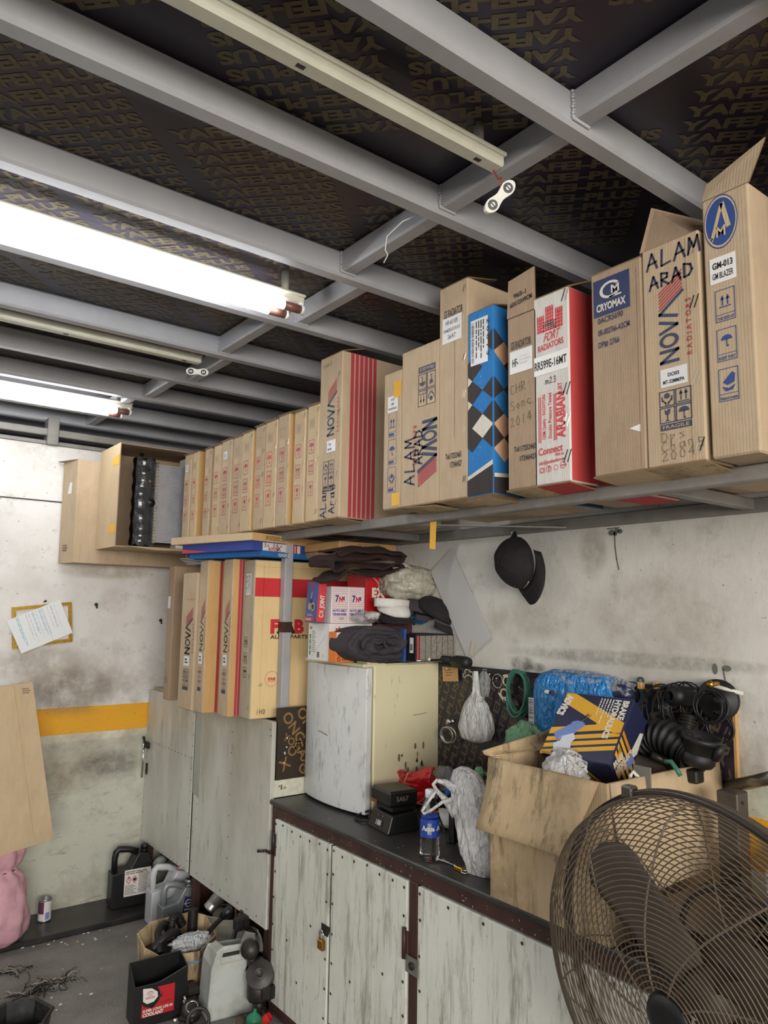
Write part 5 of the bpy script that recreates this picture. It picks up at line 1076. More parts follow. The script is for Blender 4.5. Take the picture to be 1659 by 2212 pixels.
# ------------------------------------------------------------ dark board on the right wall with hung parts
m = MB(); m.box(2.095, XW-.0015, 1.102, 2.392, .82, 1.378, 'dark_film_plywood', .002); m.box(2.094, XW-.0016, 1.096, 1.104, .82, 1.378, CBO)
fr = F((2.095, 2.39, .82), (0, -1, 0), (0, 0, 1)); vs, fs, gw = glyph('YAFEI-PLUS', .035); k = .336/gw; qh = .029/.7; an = math.radians(68)
d2_ = Vector((math.cos(an), math.sin(an))); p2 = Vector((math.sin(an), -math.cos(an)))
for i in range(-12, 32):
    for j in range(-2, 3):
        o = Vector((.02, .0))+p2*(.046*i)+d2_*(.372*j+.17*(i//8 % 2)); g = fr.sub(o.x, o.y, an)
        for f_ in fs:
            pts = [(vs[a][0]*k, vs[a][1]*qh) for a in f_]; w_ = [o+d2_*a+Vector((-d2_.y, d2_.x))*b for a, b in pts]
            if all(.004 < p.x < 1.284 and .004 < p.y < .554 for p in w_): m.add([fr.p(p.x, p.y, .0008) for p in w_], [tuple(range(len(w_)))], 'gold_film_print')
BOARD = m.build('pegboard', label='dark film-faced board with gold lettering, hung with spare parts beside the refrigerator', cat='board')
GH = 'parts hung on the dark board'
BXF = 2.093
def hb(u, v, x=BXF): return at(u, v, x=x)
def peg(m, p): m.tube([p+Vector((.004, 0, 0)), p+Vector((-.03, 0, .002))], .002, CHROME, 6)
m = MB(); q = [hb(*p, x=2.084) for p in ((957, 1472), (990, 1472), (988, 1438), (955, 1440))]; m.slab(q, .0015, CBO); fr = F(q[0], q[1]-q[0], q[3]-q[0]); m.lines(fr, .02, .02, .07, .05, 3, PEN, .3); m.disc(fr, .045, .058, .003, DKM); peg(m, hb(975, 1445)); m.build('cardboard_tag', label='square brown cardboard tag pinned to the dark board beside the refrigerator', cat='tag')
m = MB(); a = hb(955, 1438, x=2.06); b = hb(1320, 1475, x=2.06); m.tube([a, (a+b)/2+Vector((0, 0, -.004)), b], .0018, DKM, 6); m.build('wire_line', label='thin horizontal wire strung along the top of the dark board', cat='wire')
def gasket(pts, holes, u, v, name, label, mat, s=.001, rot=0, x=2.08, th=.003):
    p = hb(u, v, x); g = F(p, (0, -1, 0), (0, 0, 1)).sub(0, 0, rot); m = MB()
    for a, b, r, w in holes: m.disc(g, a, b, r+w, mat, .001, 22, r0=r).disc(g, a, b, r+w, mat, -.003, 22, r0=r)
    for a, b, w in pts: m.stroke(g, a if isinstance(a, list) else [a, b], w, mat, .0012)
    m.tube([g.p(0, 0, 0)+Vector((.012, 0, .01)), g.p(0, 0, 0)+Vector((-.01, 0, .01))], .0016, CHROME, 6); return m.build(name, label=label, cat='gasket', group=GH, solid=.002)
gasket([], [(0, 0, .010, .006), (.022, -.006, .007, .005), (-.016, -.014, .005, .005), (.035, -.02, .004, .005)], 1010, 1452, 'gasket', 'small grey multi-hole gasket left of the hanging white bag', ALU)
gasket([], [(0, 0, .018, .003)], 1060, 1462, 'retaining_ring', 'small dark ring just right of the hanging white bag top', DKM)
gasket([], [(0, 0, .024, .003)], 1075, 1471, 'retaining_ring', 'thin steel ring between the white bag and the metal gasket', ALU)
gasket([([(-.02, .035), (.005, .045), (.015, .02), (.02, -.03), (.0, -.055), (-.03, -.035)], 0, .008)], [(-.002, .02, .013, .006), (-.006, -.028, .013, .006)], 1094, 1483, 'gasket', 'shiny two-hole metal gasket left of the green hose coil', CHROME, rot=-.2)
gasket([([(-.03, .05), (.02, .04), (.035, .0), (.0, -.05), (-.035, -.02)], 0, .008)], [(0, 0, .028, .007), (0, .05, .008, .006)], 1124, 1490, 'gasket', 'dark gasket with a large hole inside the green hose coil', DKM, x=2.086)
gasket([([(-.03, .02), (.03, .015)], 0, .01)], [(-.03, .0, .010, .006), (.03, 0, .014, .006)], 1128, 1540, 'gasket', 'grey gasket at the foot of the green hose coil', DKM, x=2.086)
gasket([], [(0, 0, .03, .010), (-.045, .02, .008, .006), (.03, .045, .006, .006)], 1366, 1500, 'gasket', 'blue-grey curved gasket plate at the right of the blue pack', mk('blue_grey_metal', '#4b5966', .45, .4), x=2.085)
HGR = mk('green_hose', '#36705f', .45)
m = MB(); c0 = hb(1121, 1497, x=2.068)
pts = []
for i in range(150):
    a = 2*PI*i/30; R1 = .060+.006*math.sin(i*.31); pts.append(c0+Vector((-.012*math.sin(i*.17)-.006, -R1*math.sin(a)*.75+.006*math.sin(i*.05), R1*math.cos(a)*1.3)))
m.tube(pts, .0045, HGR, 8); m.build('hose_coil', label='green hose coiled on the dark board', cat='hose', group=GH)
HB_ = thing('carrier_bag', 'knotted white carrier bag hanging from the wire on the dark board', 'bag', hb(1028, 1575, 2.04))
m = MB(); c0 = hb(1028, 1450, 2.045); bz = [(.0, .010), (.04, .014), (.075, .016), (.088, .022), (.12, .050), (.17, .072), (.22, .080), (.25, .068), (.262, .03), (.265, .004)]
def hb_fn(u, v):
    k = v*(len(bz)-1); i = min(int(k), len(bz)-2); f_ = k-i; d = bz[i][0]*(1-f_)+bz[i+1][0]*f_; r = bz[i][1]*(1-f_)+bz[i+1][1]*f_; a = 2*PI*u
    r *= 1+.10*math.sin(a*7+d*8)*(1-v*.6)+.10*MN.noise(Vector((math.cos(a)*2, math.sin(a)*2, d*22))); return c0+Vector((r*.62*math.cos(a), r*math.sin(a), -d))
m.grid(60, 44, hb_fn, FW, wrap=True); m.build('bag', HB_)
m = MB(); blob(m, c0+Vector((0, .004, -.232)), .028, .045, .022, mk('pinkish_rag', '#d9b9a4', .7), .2, 10, 1, 20, 14); m.build('contents', HB_, label='pinkish contents')
m = MB(); blob(m, hb(1046, 1478, 2.07), .010, .028, .05, FC, .4, 18, 6, 22, 18); m.build('clear_packet', label='empty clear packet hanging behind the knotted white bag', cat='packet')
m = MB(); c0 = hb(970, 1588, 2.06); m.ring(c0, .032, .0045, ALU, (1, .35, .15), 26); m.ring(c0+Vector((-.01, .003, 0)), .030, .003, ALU, (1, .2, .1), 26); a = hb(974, 1560, 2.06); m.tube([a+Vector((0, -.02, .008)), a+Vector((0, .022, -.008))], .008, CHROME, 10); m.lathe([(.012, 0), (.012, .012), (.007, .02)], a, CHROME, 12, (-1, 0, .3)); m.build('hose_clamp', label='steel hose clamp hanging low on the dark board beside the refrigerator', cat='clamp', group=GH)
# right part of the board: discs, coils, mounts
m = MB(); c0 = hb(1551, 1512, 2.075); m.lathe([(.004, -.012), (.055, -.012), (.058, -.004), (.058, .006), (.052, .012), (.012, .012), (.012, .016), (.002, .016)], c0, RUB, 32, (-1, -.25, .1)); m.build('rubber_disc', label='black rubber disc high at the right end of the dark board', cat='disc', group=GH)
def coil(u, v, R, r, turns, mat, label, x=2.06, jit=.006, asp=1.0, grp=GH, seed=0):
    m = MB(); c0 = hb(u, v, x); pts = []; N = 28*turns; rr_ = random.Random(seed); ph = [rr_.uniform(0, 6) for _ in range(4)]
    for i in range(N):
        a = 2*PI*i/28; q = R+jit*math.sin(i*.23+ph[0])+jit*math.sin(i*.11+ph[1]); pts.append(c0+Vector((.010*math.sin(i*.19+ph[2]), -q*math.sin(a)+.004*math.sin(i*.07+ph[3]), asp*q*math.cos(a)-R*.0)))
    m.tube(pts, r, mat, 6); return m.build('wire_coil', label=label, cat='coil', group=grp)
coil(1534, 1525, .044, .003, 4, RUB, 'black cable coil hanging in front of the rubber disc', 2.045, .003)
coil(1554, 1572, .042, .0032, 2, DKM, 'grey wire ring hanging below the rubber disc', 2.06, .002, seed=1)
coil(1430, 1535, .058, .0022, 4, DKM, 'tangled thin wire coil at the left of the hanging rubber mount', 2.06, .012, 1.2, seed=2)
coil(1480, 1540, .055, .0022, 3, RUB, 'thin black wire loops around the hanging rubber mount', 2.055, .012, 1.3, seed=3)
coil(1452, 1512, .036, .002, 3, DKM, 'small wire coil in front of the patterned mesh piece', 2.065, .008, seed=4)
m = MB(); c0 = hb(1463, 1503, 2.05); g = F(c0, (0, -1, 0), (0, 0, 1))
m.lathe([(.013, 0), (.028, 0), (.028, .045), (.013, .045), (.013, 0)], c0+Vector((-.02, .01, 0)), RUB, 20, (1, -.5, 0), cap=False); m.box(c0.x-.005, c0.x+.035, c0.y-.062, c0.y-.008, c0.z-.03, c0.z+.028, RUB, .006); m.tube([c0+Vector((.03, 0, .02)), c0+Vector((.04, 0, .04))], .003, DKM, 6); m.build('rubber_mount', label='black rubber engine mount with a round hole hanging on the board', cat='mount', group=GH)
m = MB(); c0 = hb(1440, 1528, 2.075); m.lathe([(.002, 0), (.018, .004), (.022, .012)], c0, DKM, 20, (-1, 0, .3), cap=False); 
for i in range(-3, 4): m.tube([c0+Vector((-.014, .006*i, -.016)), c0+Vector((-.014, .006*i, .016))], .0008, ALU, 5).tube([c0+Vector((-.014, -.016, .006*i)), c0+Vector((-.014, .016, .006*i))], .0008, ALU, 5)
m.build('mesh_strainer', label='small round mesh strainer among the wire coils', cat='strainer', group=GH)
for u, s_ in ((1388, 'left one of two pale wood pegs on the top edge of the board'), (1422, 'right one of two pale wood pegs on the top edge of the board')):
    p = hb(u, 1481); MB().box(2.075, 2.095, p.y-.008, p.y+.008, p.z-.01, p.z+.012, CBO, .002).build('wood_peg', label=s_, cat='peg', group='wood pegs on the board')
m = MB(); p = at(1548, 1480, x=2.06); m.tube([at(1530, 1478, x=2.06), at(1606, 1499, x=2.09)], .006, WPLA, 12); m.tube([at(1532, 1478, x=2.05), at(1534, 1480, x=2.085)], .010, CHROME, 12); m.tube([p+Vector((-.03, 0, .004)), p+Vector((.05, 0, .004))], .006, BRASS, 10); m.lathe([(.011, 0), (.011, .012)], p+Vector((-.03, 0, .004)), BRASS, 6, (-1, 0, 0)); m.build('rod_and_bolt', label='white rod and brass bolt sticking out of the wall above the board', cat='bolt')
m = MB(); a = at(1575, 1700, x=2.09); m.tube([a, at(1720, 1668, x=1.90)], .017, mk('galvanised_pipe', '#8a8a88', .3, .8, '#4d4b48', .4, 10), 16); m.build('metal_pipe', label='galvanised metal pipe running off to the right beside the board', cat='pipe')
# corrugated intake hose and rubber parts standing on what is in the big box
def bellows(path, R, r2, mat, label, n=44, end=None, turns=13):
    pts = [Vector(p) for p in path]; P_ = []; rad = []
    def cr(t):
        k = t*(len(pts)-1); i = min(int(k), len(pts)-2); f_ = k-i; p0, p1, p2_, p3 = pts[max(i-1, 0)], pts[i], pts[i+1], pts[min(i+2, len(pts)-1)]
        return .5*((2*p1)+(p2_-p0)*f_+(2*p0-5*p1+4*p2_-p3)*f_*f_+(3*p1-p0-3*p2_+p3)*f_**3)
    N = turns*6
    for i in range(N+1): t_ = i/N; P_.append(cr(t_)); rad.append(R+r2*math.cos(2*PI*t_*turns))
    m = MB(); m.tube(P_, rad, mat, 22, caps=False); return m
pth = [at(1392, 1600, x=1.96), at(1420, 1590, x=1.96), at(1455, 1600, x=1.95), at(1492, 1628, x=1.94), at(1505, 1640, x=1.93)]
m = bellows(pth, .043, .007, RUB, '', turns=11)
e = at(1512, 1612, x=1.93); b_ = at(1505, 1650, x=1.93); ax = (e-b_).normalized()
m.lathe([(.040, -.01), (.046, .0), (.046, .02), (.040, .025), (.042, .05), (.052, .055), (.052, .068), (.044, .068), (.042, .01)], b_+ax*.01, RUB, 28, ax, cap=False); m.tube([b_+Vector((0, -.05, .02)), at(1558, 1613, x=1.93)], .012, RUB, 12); m.box(b_.x-.02, b_.x+.02, b_.y-.01, b_.y+.03, b_.z-.05, b_.z-.015, RUB, .004)
m.build('intake_hose', label='black corrugated rubber intake hose with an open round mouth, behind the big open carton', cat='hose')
m = bellows([at(1390, 1620, x=1.99), at(1405, 1650, x=1.98), at(1425, 1668, x=1.97)], .032, .006, RUB, '', turns=7); m.build('rubber_boot', label='smaller black rubber bellows tucked under the intake hose', cat='hose')
m = bellows([at(1482, 1582, x=2.03), at(1486, 1560, x=2.04), at(1489, 1543, x=2.045)], .022, .004, DKM, '', turns=5); m.build('rubber_boot', label='small grey ribbed boot standing behind the intake hose', cat='hose')

# ------------------------------------------------------------ the big open carton on the bench
BX0, BXF1, BY_0, BY_1, BZ0, BZ1 = 1.565, 2.082, 1.145, 1.535, .8155, 1.187
BIG = thing('big_open_carton', 'big open dirty cardboard carton with folded-out flaps, full of parts, on the workbench', 'carton', (1.8, 1.36, BZ0))
T_ = .006
m = MB(); m.box(BX0, BX0+T_, BY_0, BY_1, BZ0, BZ1, CBX).box(BXF1-T_, BXF1, BY_0, BY_1, BZ0, BZ1, CBD).box(BX0+T_, BXF1-T_, BY_0, BY_0+T_, BZ0, BZ1+.0, CBL).box(BX0+T_, BXF1-T_, BY_1-T_, BY_1, BZ0, BZ1, CBX).box(BX0+T_, BXF1-T_, BY_0+T_, BY_1-T_, BZ0, BZ0+.01, CBD)
fr = front_frame(BX0, BY_1, BZ0); m.rect(fr, .17, .003, .23, BZ1-BZ0-.01, CBL, E0*.6)
for q in (.12, .155, .19): m.disc(fr, .245, q, .02, CBD, E0*.8, 16, ry=.010)
m.build('box_walls', BIG)
def bflap(q, mat, label=None):
    nu, nv = 10, 8; q = [Vector(p) for p in q]; nn = (q[1]-q[0]).cross(q[3]-q[0]).normalized(); m = MB()
    m.grid(nu, nv, lambda u, v: (q[0]*(1-u)+q[1]*u)*(1-v)+(q[3]*(1-u)+q[2]*u)*v+nn*(.010*math.sin(PI*v)+.006*MN.noise(Vector((u*3, v*3, q[0].x*9)))), mat, smooth=True); return m.build('flap', BIG, label=label, solid=.005)
a, b = at(1028, 1790, x=1.50), at(1212, 1850, x=1.50)
bflap([(BX0-.002, BY_1+.002, BZ1), (BX0-.004, BY_0+.02, BZ1), b, a], CBX, 'flap folded down over the front')
bflap([(BX0+.01, BY_0, BZ1), (BXF1, BY_0, BZ1+.0), (BXF1-.01, BY_0-.06, BZ1-.24), (BX0+.03, BY_0-.055, BZ1-.25)], CBL, 'flap folded down over the side')
bflap([(BXF1-.03, BY_1, BZ1-.01), (BX0+.03, BY_1, BZ1), (BX0-.0, BY_1+.03, BZ1+.012), (BX0+.36, BY_1+.045, BZ1+.05)], CBX)
# goods in the carton
MATS_ = [mk('advics_navy', '#252a48', .35, 0, '#3a3f60', .3, 8), mk('advics_yellow', '#d8a431', .4), mk('advics_orange', '#c98326', .4)]
NV, YL = 'advics_navy', 'advics_yellow'
A = at(1165, 1628, x=1.745); Bp = at(1225, 1492, x=1.845)
c00, c10, c01 = Vector((1.688, 1.459, 1.2)), Vector((1.718, 1.244, 1.198)), Vector((1.835, 1.478, 1.36))
U_ = (c10-c00); 
V_ = (c01-c00); V_ = V_-U_*(V_.dot(U_)/U_.dot(U_)); N_ = U_.cross(V_).normalized(); wU, hV = U_.length, V_.length; U_.normalize(); V_.normalize()
if N_.dot(EYE-c00) < 0: N_ = -N_
Mx = Matrix(((U_.x, V_.x, N_.x, c00.x), (U_.y, V_.y, N_.y, c00.y), (U_.z, V_.z, N_.z, c00.z), (0, 0, 0, 1)))
m = MB(Mx); D_ = .113; m.box(0, wU, 0, hV, -D_, 0, NV, .003)
f = F((0, 0, 0), (1, 0, 0), (0, 1, 0)); S_ = lambda x, y: (x*wU, y*hV)
m.poly(f, [S_(.02, .98), S_(.16, .98), S_(.98, .62), S_(.98, .44), S_(.60, .50), S_(.62, .56), S_(.03, .82)], YL); m.poly(f, [S_(.01, .40), S_(.98, .62), S_(.98, .52), S_(.01, .30)], YL, E0*1.05)
for i in range(3): m.poly(f, [S_(.01, .25-.10*i), S_(.98, .475-.10*i), S_(.98, .41-.10*i), S_(.01, .185-.10*i)], YL)
m.poly(f, [S_(.0, .0), S_(.3, .0), S_(.0, .04)], YL)
tx = lambda s_, x, y, h_, L, mt=OFFW, b_=.05, mm=None: (mm or m).text((f).sub(*S_(x, y), -PI/2), s_, 0, 0, h_*wU, mt, w=L*hV, bold=b_, e=E0*2)
tx('BRAKE', .87, .95, .08, .30); tx('HYDRAULICS', .76, .95, .08, .60)
for i in range(5): m.lines(f.sub(*S_(.72-.042*i, .95), -PI/2), 0, 0, hV*(.3+.05*(i % 3)), wU*.022, 1, OFFW, .8, E0*2, i)
m.text(f.sub(*S_(.07, .95), -PI/2*1.1), 'ADVICS', 0, -.004, .022, OFFW, w=hV*.34, bold=.07, e=E0*2)
PB, PW = mk('print_cylinder_blue', '#6d82bd', .35), mk('print_reservoir', '#c9d0de', .4)
m.stroke(f, [S_(.16, .30), S_(.36, .47)], .030, PB, E0*2.2); m.disc(f, *S_(.37, .50), .022, PB, E0*2.3, ry=.012); m.disc(f, *S_(.30, .40), .02, PB, E0*2.4); m.stroke(f, [S_(.40, .55), S_(.50, .66)], .003, CHROME, E0*2.3); m.stroke(f, [S_(.38, .56), S_(.46, .67)], .004, INK, E0*2.3)
m.poly(f, [S_(.18, .05), S_(.14, .17), S_(.22, .22), S_(.22, .29), S_(.36, .36), S_(.42, .28), S_(.38, .22), S_(.40, .14), S_(.30, .04)], PW, E0*2.5)
for i in range(4): m.stroke(f, [S_(.17+.06*i, .07), S_(.2+.06*i, .29)], .0012, OFFW, E0*2.8)
m.stroke(f, [S_(.17, .04), S_(.34, .03), S_(.41, .12)], .006, INK, E0*2.4)
g = F((wU, 0, 0), (0, 0, -1), (0, 1, 0))     # right side
G_ = lambda x, y: (x*D_, y*hV)
for i in range(4): m.poly(g, [G_(.0, .52-.1*i), G_(.98, .40-.1*i), G_(.98, .345-.1*i), G_(.0, .46-.1*i)], YL if i else MATS_[2])
m.poly(g, [G_(.4, .0), G_(.6, .0), G_(.2, .3), G_(.05, .3)], YL); m.text(g.sub(*G_(.20, .02), PI/2*.75), 'BRAKE', 0, 0, .016, OFFW, w=hV*.26, bold=.05, e=E0*2); m.text(g.sub(*G_(.38, .0), PI/2*.75), 'HYDRAULICS', 0, 0, .016, OFFW, w=hV*.46, bold=.05, e=E0*2)
m.poly(g, [G_(.62, .45), G_(.72, .75), G_(.88, .80), G_(.92, .5), G_(.8, .4)], OFFW, E0*2.2); m.poly(g, [G_(.62, .25), G_(.66, .42), G_(.9, .40), G_(.8, .2)], PB, E0*2.2); m.lines(g.sub(*G_(.55, .02), PI/2*.8), 0, 0, .08, .02, 4, OFFW, .5, E0*2)
b_ = F((0, 0, 0), (1, 0, 0), (0, 0, -1)); b_ = F((0, 0, -D_), (1, 0, 0), (0, 0, 1))
for i in range(3): m.poly(b_, [(.04*wU+.1*i*wU+.2*wU, D_*.98), (.10*wU+.1*i*wU+.2*wU, D_*.98), (.55*wU+.1*i*wU, .002), (.49*wU+.1*i*wU, .002)], YL)
m.build('brake_parts_box', label='navy and yellow BRAKE HYDRAULICS box tilted on top of the open carton', cat='box')
m = MB(); c0 = at(1248, 1545, x=2.025)

def pack(u, v):
    a = 2*PI*u; b = PI*(v-.5)*.998; sg = lambda t_, e: (abs(t_)**e)*(1 if t_ > 0 else -1); ca, sa, cb2, sb = math.cos(a), math.sin(a), math.cos(b), math.sin(b)
    q_ = MN.noise(Vector((ca*cb2*3, sa*cb2*3, sb*3))); r_ = 1-abs(MN.noise(Vector((ca*cb2*5+8, sa*cb2*5, sb*5))))*2
    return c0+Vector((.055*sg(ca, .7)*sg(cb2, .6)*(1+.15*q_), .165*sg(sa, .45)*sg(cb2, .35)*(1+.05*r_), .135*sg(sb, .5)*(1+.06*q_+.03*r_)))
m.grid(64, 44, pack, FBL, wrap=True)
fr = F(c0+Vector((-.06, .155, 0)), (0, -1, 0), (0, 0, 1)); m.rect(fr, .0, -.06, .022, .045, OFFW, .003); m.bars(fr, .002, -.058, .020, .043, 20, NAVY, .004, 3, False); m.disc(fr, .105, .07, .014, NAVY, .006, 16, ry=.009); m.disc(fr, .085, .072, .014, OFFW, .006, 16, ry=.006); m.build('blue_pack', label='big glossy sky-blue plastic pack standing behind the brake parts box', cat='packet')
m = MB(); blob(m, at(1260, 1474, x=2.02), .04, .17, .035, FC, .35, 16, 9, 40, 18); m.build('clear_wrap', label='loose clear wrap on top of the sky-blue pack', cat='film')
m = MB(); p = at(1345, 1495, x=2.02); blob(m, p, .03, .035, .03, NV, .3, 14, 12, 24, 18); m.build('dark_packet', label='dark navy foil packet end beside the sky-blue pack', cat='packet')
m = MB(); blob(m, at(1138, 1612, x=1.95), .05, .085, .075, FG, .28, 13, 4, 44, 34); m.build('green_bag', label='pale green plastic bag behind the left edge of the open carton', cat='bag')
m = MB(); blob(m, at(1035, 1668, x=1.86), .012, .02, .018, FG, .3, 9, 14, 16, 12); p0 = at(1035, 1668, x=1.86); m.tube([p0, p0+Vector((.06, -.03, -.02)), p0+Vector((.09, -.05, -.04))], .006, FG, 8); m.build('green_scrap', label='scrap of pale green plastic poking out beside the open carton', cat='bag')
m = MB(); blob(m, at(1222, 1668, x=1.68), .055, .062, .055, FW, .32, 13, 11, 36, 26); m.build('white_packet', label='crumpled white plastic bag inside the open carton, in front of the brake parts box', cat='bag')
m = MB(); p = at(1165, 1640, x=1.80); m.tube([p+Vector((0, .05, -.02)), p+Vector((0, -.06, .0))], .012, REDP, 10); m.build('red_tool', label='red handle end lying inside the open carton', cat='tool')
GB_ = mk('grey_part_box', '#6d6259', .45, 0, '#4a423b', .4, 8)
Tm = Matrix.Translation(at(1398, 1688, x=1.93))@Matrix.Rotation(.35, 4, 'Z')@Matrix.Rotation(-.35, 4, 'Y')
m = MB(Tm); m.box(-.05, .09, -.06, .05, -.08, .05, GB_, .003); f = F((-.05, -.06, -.08), (1, 0, 0), (0, 0, 1)); m.frame(f, .075, .06, .13, .12, .002, OFFW); m.disc(f, .10, .095, .012, OFFW, r0=.009); m.stroke(f, [(.08, .12), (.13, .06)], .002, OFFW); m.build('parts_box', label='taupe parts box with a white line emblem inside the open carton', cat='box')
m = MB(); m.tube([at(1362, 1690, x=1.70), at(1362, 1675, x=1.70), at(1368, 1667, x=1.705), at(1380, 1680, x=1.71), at(1390, 1692, x=1.72)], .005, WPLA, 8); m.build('hose_piece', label='short pale bent hose at the near rim inside the open carton', cat='hose')
m = MB(); m.tube([at(1437, 1645, x=1.8), at(1450, 1645, x=1.8), at(1462, 1662, x=1.8), at(1470, 1676, x=1.8)], .006, HGR, 8); m.build('hose_piece', label='short pale green bent hose right of the taupe box in the open carton', cat='hose')
m = MB(); p = at(1383, 1672, x=1.72); m.box(p.x, p.x+.004, p.y-.03, p.y+.02, p.z-.05, p.z+.02, mk('smoke_plastic', '#77746e', .3), .001); m.build('grey_packet', label='flat grey plastic case upright beside the brake parts box', cat='case')
m = MB(); m.box(BX0+.02, BXF1-.02, BY_0+.02, BY_1-.02, BZ0+.012, BZ0+.20, CLG, .02); m.box(1.70, 1.98, 1.22, 1.50, BZ0+.20, BZ0+.27, CBD, .005); m.build('packing_rags', label='dark rags and scrap filling the bottom of the open carton', cat='rags')
m = MB(); p = at(1478, 1638, x=1.98); m.box(p.x-.05, p.x+.05, p.y-.01, p.y+.035, p.z-.07, p.z+.0, RUB, .008).tube([p+Vector((-.05, .02, -.01)), p+Vector((-.08, .05, .01))], .010, DKM, 10); m.build('plastic_connector', label='black plastic connector block under the mouth of the intake hose', cat='part')

# ------------------------------------------------------------ on the worktop
Z = .8155
CH = thing('battery_charger', 'black power-tool battery charger with the battery clicked on top', 'charger', (1.735, 2.19, Z))
T = Matrix.Translation((1.735, 2.195, Z))@Matrix.Rotation(math.radians(-8), 4, 'Z')
m = MB(T); m.hexa([(-.062, -.075, 0), (.07, -.075, 0), (.07, .075, 0), (-.062, .075, 0), (-.04, -.07, .062), (.07, -.07, .07), (.07, .07, .07), (-.04, .07, .062)], BLK); f = F((-.0625, .075, 0), (0, -1, 0), (.022, 0, .062))
m.rect(f, .05, .016, .10, .040, mk('screen_dark', '#26282b', .2)); m.text(f, '188', .058, .019, .017, mk('lcd_segments', '#c9ced2', .4), w=.034, bold=.03, e=E0*2); m.disc(f, .06, .052, .004, PEN); m.disc(f, .09, .052, .004, PEN); m.build('charger', CH, bev=.005)
m = MB(T); m.box(-.035, .065, -.058, .058, .068, .088, BLK, .004).box(-.052, .07, -.068, .068, .088, .142, BLK, .008); f = F((-.0525, .068, .088), (0, -1, 0), (0, 0, 1)); m.rect(f, .012, .0, .05, .013, mk('rust_orange', '#7a4a2b', .5)); m.text(F((-.052, -.0683, .088), (1, 0, 0), (0, 0, 1)), '5Ah7', .03, .02, .016, PEN, w=.05); m.build('battery', CH)
m = MB(); m.tube([(1.80, 2.14, Z+.06), (1.82, 2.06, Z+.10), (1.80, 1.98, Z+.02), (1.78, 1.95, Z+.006), (1.83, 1.93, Z+.006)], .004, RUB, 8).build('cord', CH); m = MB(); m.tube([(1.72, 2.27, Z+.012), (1.68, 2.31, Z+.006), (1.69, 2.36, Z+.006), (1.73, 2.37, Z+.016), (1.74, 2.33, Z+.03), (1.70, 2.285, Z+.02)], .0045, RUB, 8); m.build('cord', CH)
RG = thing('red_gloves', 'folded shiny red rubber gloves tied with cord beside the refrigerator', 'gloves', (1.95, 2.16, Z+.05))
m = MB(); q = [at(*p, x=1.895) for p in ((848, 1722), (936, 1742), (936, 1660), (858, 1668))]
GLV = mk('red_rubber', '#b5171d', .22)
def gl(u, v):
    p = (q[0]*(1-u)+q[1]*u)*(1-v)+(q[3]*(1-u)+q[2]*u)*v; return p+Vector((-.028*math.sin(PI*u)*math.sin(PI*min(1, v*1.1))-.012*math.sin(7*v+3*u)-.012*abs(MN.noise(Vector((u*5, v*6, 2)))), 0, .006*math.sin(9*u)))
m.grid(40, 34, gl, GLV); m.build('gloves', RG, solid=.008)
m = MB(); blob(m, at(925, 1690, x=1.97), .03, .05, .03, GLV, .2, 10, 5, 26, 18); m.build('cuff', RG)
m = MB(); m.tube([at(u, v, x=1.85) for u, v in ((882, 1668), (873, 1690), (877, 1712), (890, 1728), (906, 1737), (920, 1738))], .0022, CBD, 6); m.build('tie_cord', RG)
m = MB(); p = at(895, 1745, x=1.90); blob(m, Vector((1.92, 2.09, Z+.028)), .06, .085, .028, CLW, .18, 10, 3, 34, 18, flat=-.027); m.build('white_cloth', label='folded white cloth under the red gloves on the worktop', cat='cloth')
m = MB(); blob(m, at(963, 1682, x=1.99), .03, .05, .045, FC, .3, 14, 7, 28, 20); blob(m, at(975, 1695, x=2.0), .02, .03, .02, GLV, .3, 10, 2, 18, 12); m.build('clear_packet', label='clear packet with red contents between the red gloves and the white carrier bag', cat='packet')
BT_ = thing('water_bottle', 'clear plastic water bottle with a blue label at the front of the worktop', 'bottle', (1.622, 1.857, Z))
WAT = NT('clear_pet'); WAT.b.inputs['Base Color'].default_value = (.96, .98, 1, 1); WAT.b.inputs['Roughness'].default_value = .04; WAT.b.inputs['Transmission Weight'].default_value = 1; WAT.b.inputs['IOR'].default_value = 1.15
WA2 = NT('water'); WA2.b.inputs['Base Color'].default_value = (.97, .99, 1, 1); WA2.b.inputs['Roughness'].default_value = .0; WA2.b.inputs['Transmission Weight'].default_value = 1; WA2.b.inputs['IOR'].default_value = 1.33
c0 = Vector((1.622, 1.857, Z)); prof = [(.004, .004), (.022, .001), (.029, .004), (.0315, .012), (.031, .026), (.0295, .032), (.031, .038), (.0295, .046), (.0308, .054), (.0292, .062), (.030, .072), (.030, .130), (.0285, .136), (.030, .143), (.0285, .152), (.025, .168), (.018, .184), (.013, .192), (.0125, .204)]
MB().lathe(prof, c0, 'clear_pet', 32, cap=False).build('body', BT_)
MB().lathe([(.003, .006)]+[(r-.0012, h) for r, h in prof[1:14]]+[(.001, .143)], c0, 'water', 32, cap=True).build('water', BT_)
MB().lathe([(.0145, .190), (.0155, .191), (.0155, .212), (.014, .214), (.001, .214)], c0, mk('cap_white', '#dfe1e4', .4), 24).build('cap', BT_)
m = MB(); m.lathe([(.0306, .074), (.0306, .128)], c0, mk('label_blue', '#2448a8', .35), 40, cap=False); a0 = math.atan2(-1.857, -1.622)
for i in range(9):
    a = a0-.22+.028*i*1.6
    for (r0_, da) in ((.0309, .016 if i % 2 else .026),): m.add([c0+Vector((r0_*math.cos(a), r0_*math.sin(a), .084)), c0+Vector((r0_*math.cos(a+da), r0_*math.sin(a+da), .084)), c0+Vector((r0_*math.cos(a+da), r0_*math.sin(a+da), .118)), c0+Vector((r0_*math.cos(a), r0_*math.sin(a), .118))], [(0, 1, 2, 3)], OFFW)
vs, fs, gw = glyph('Aqua', .05)
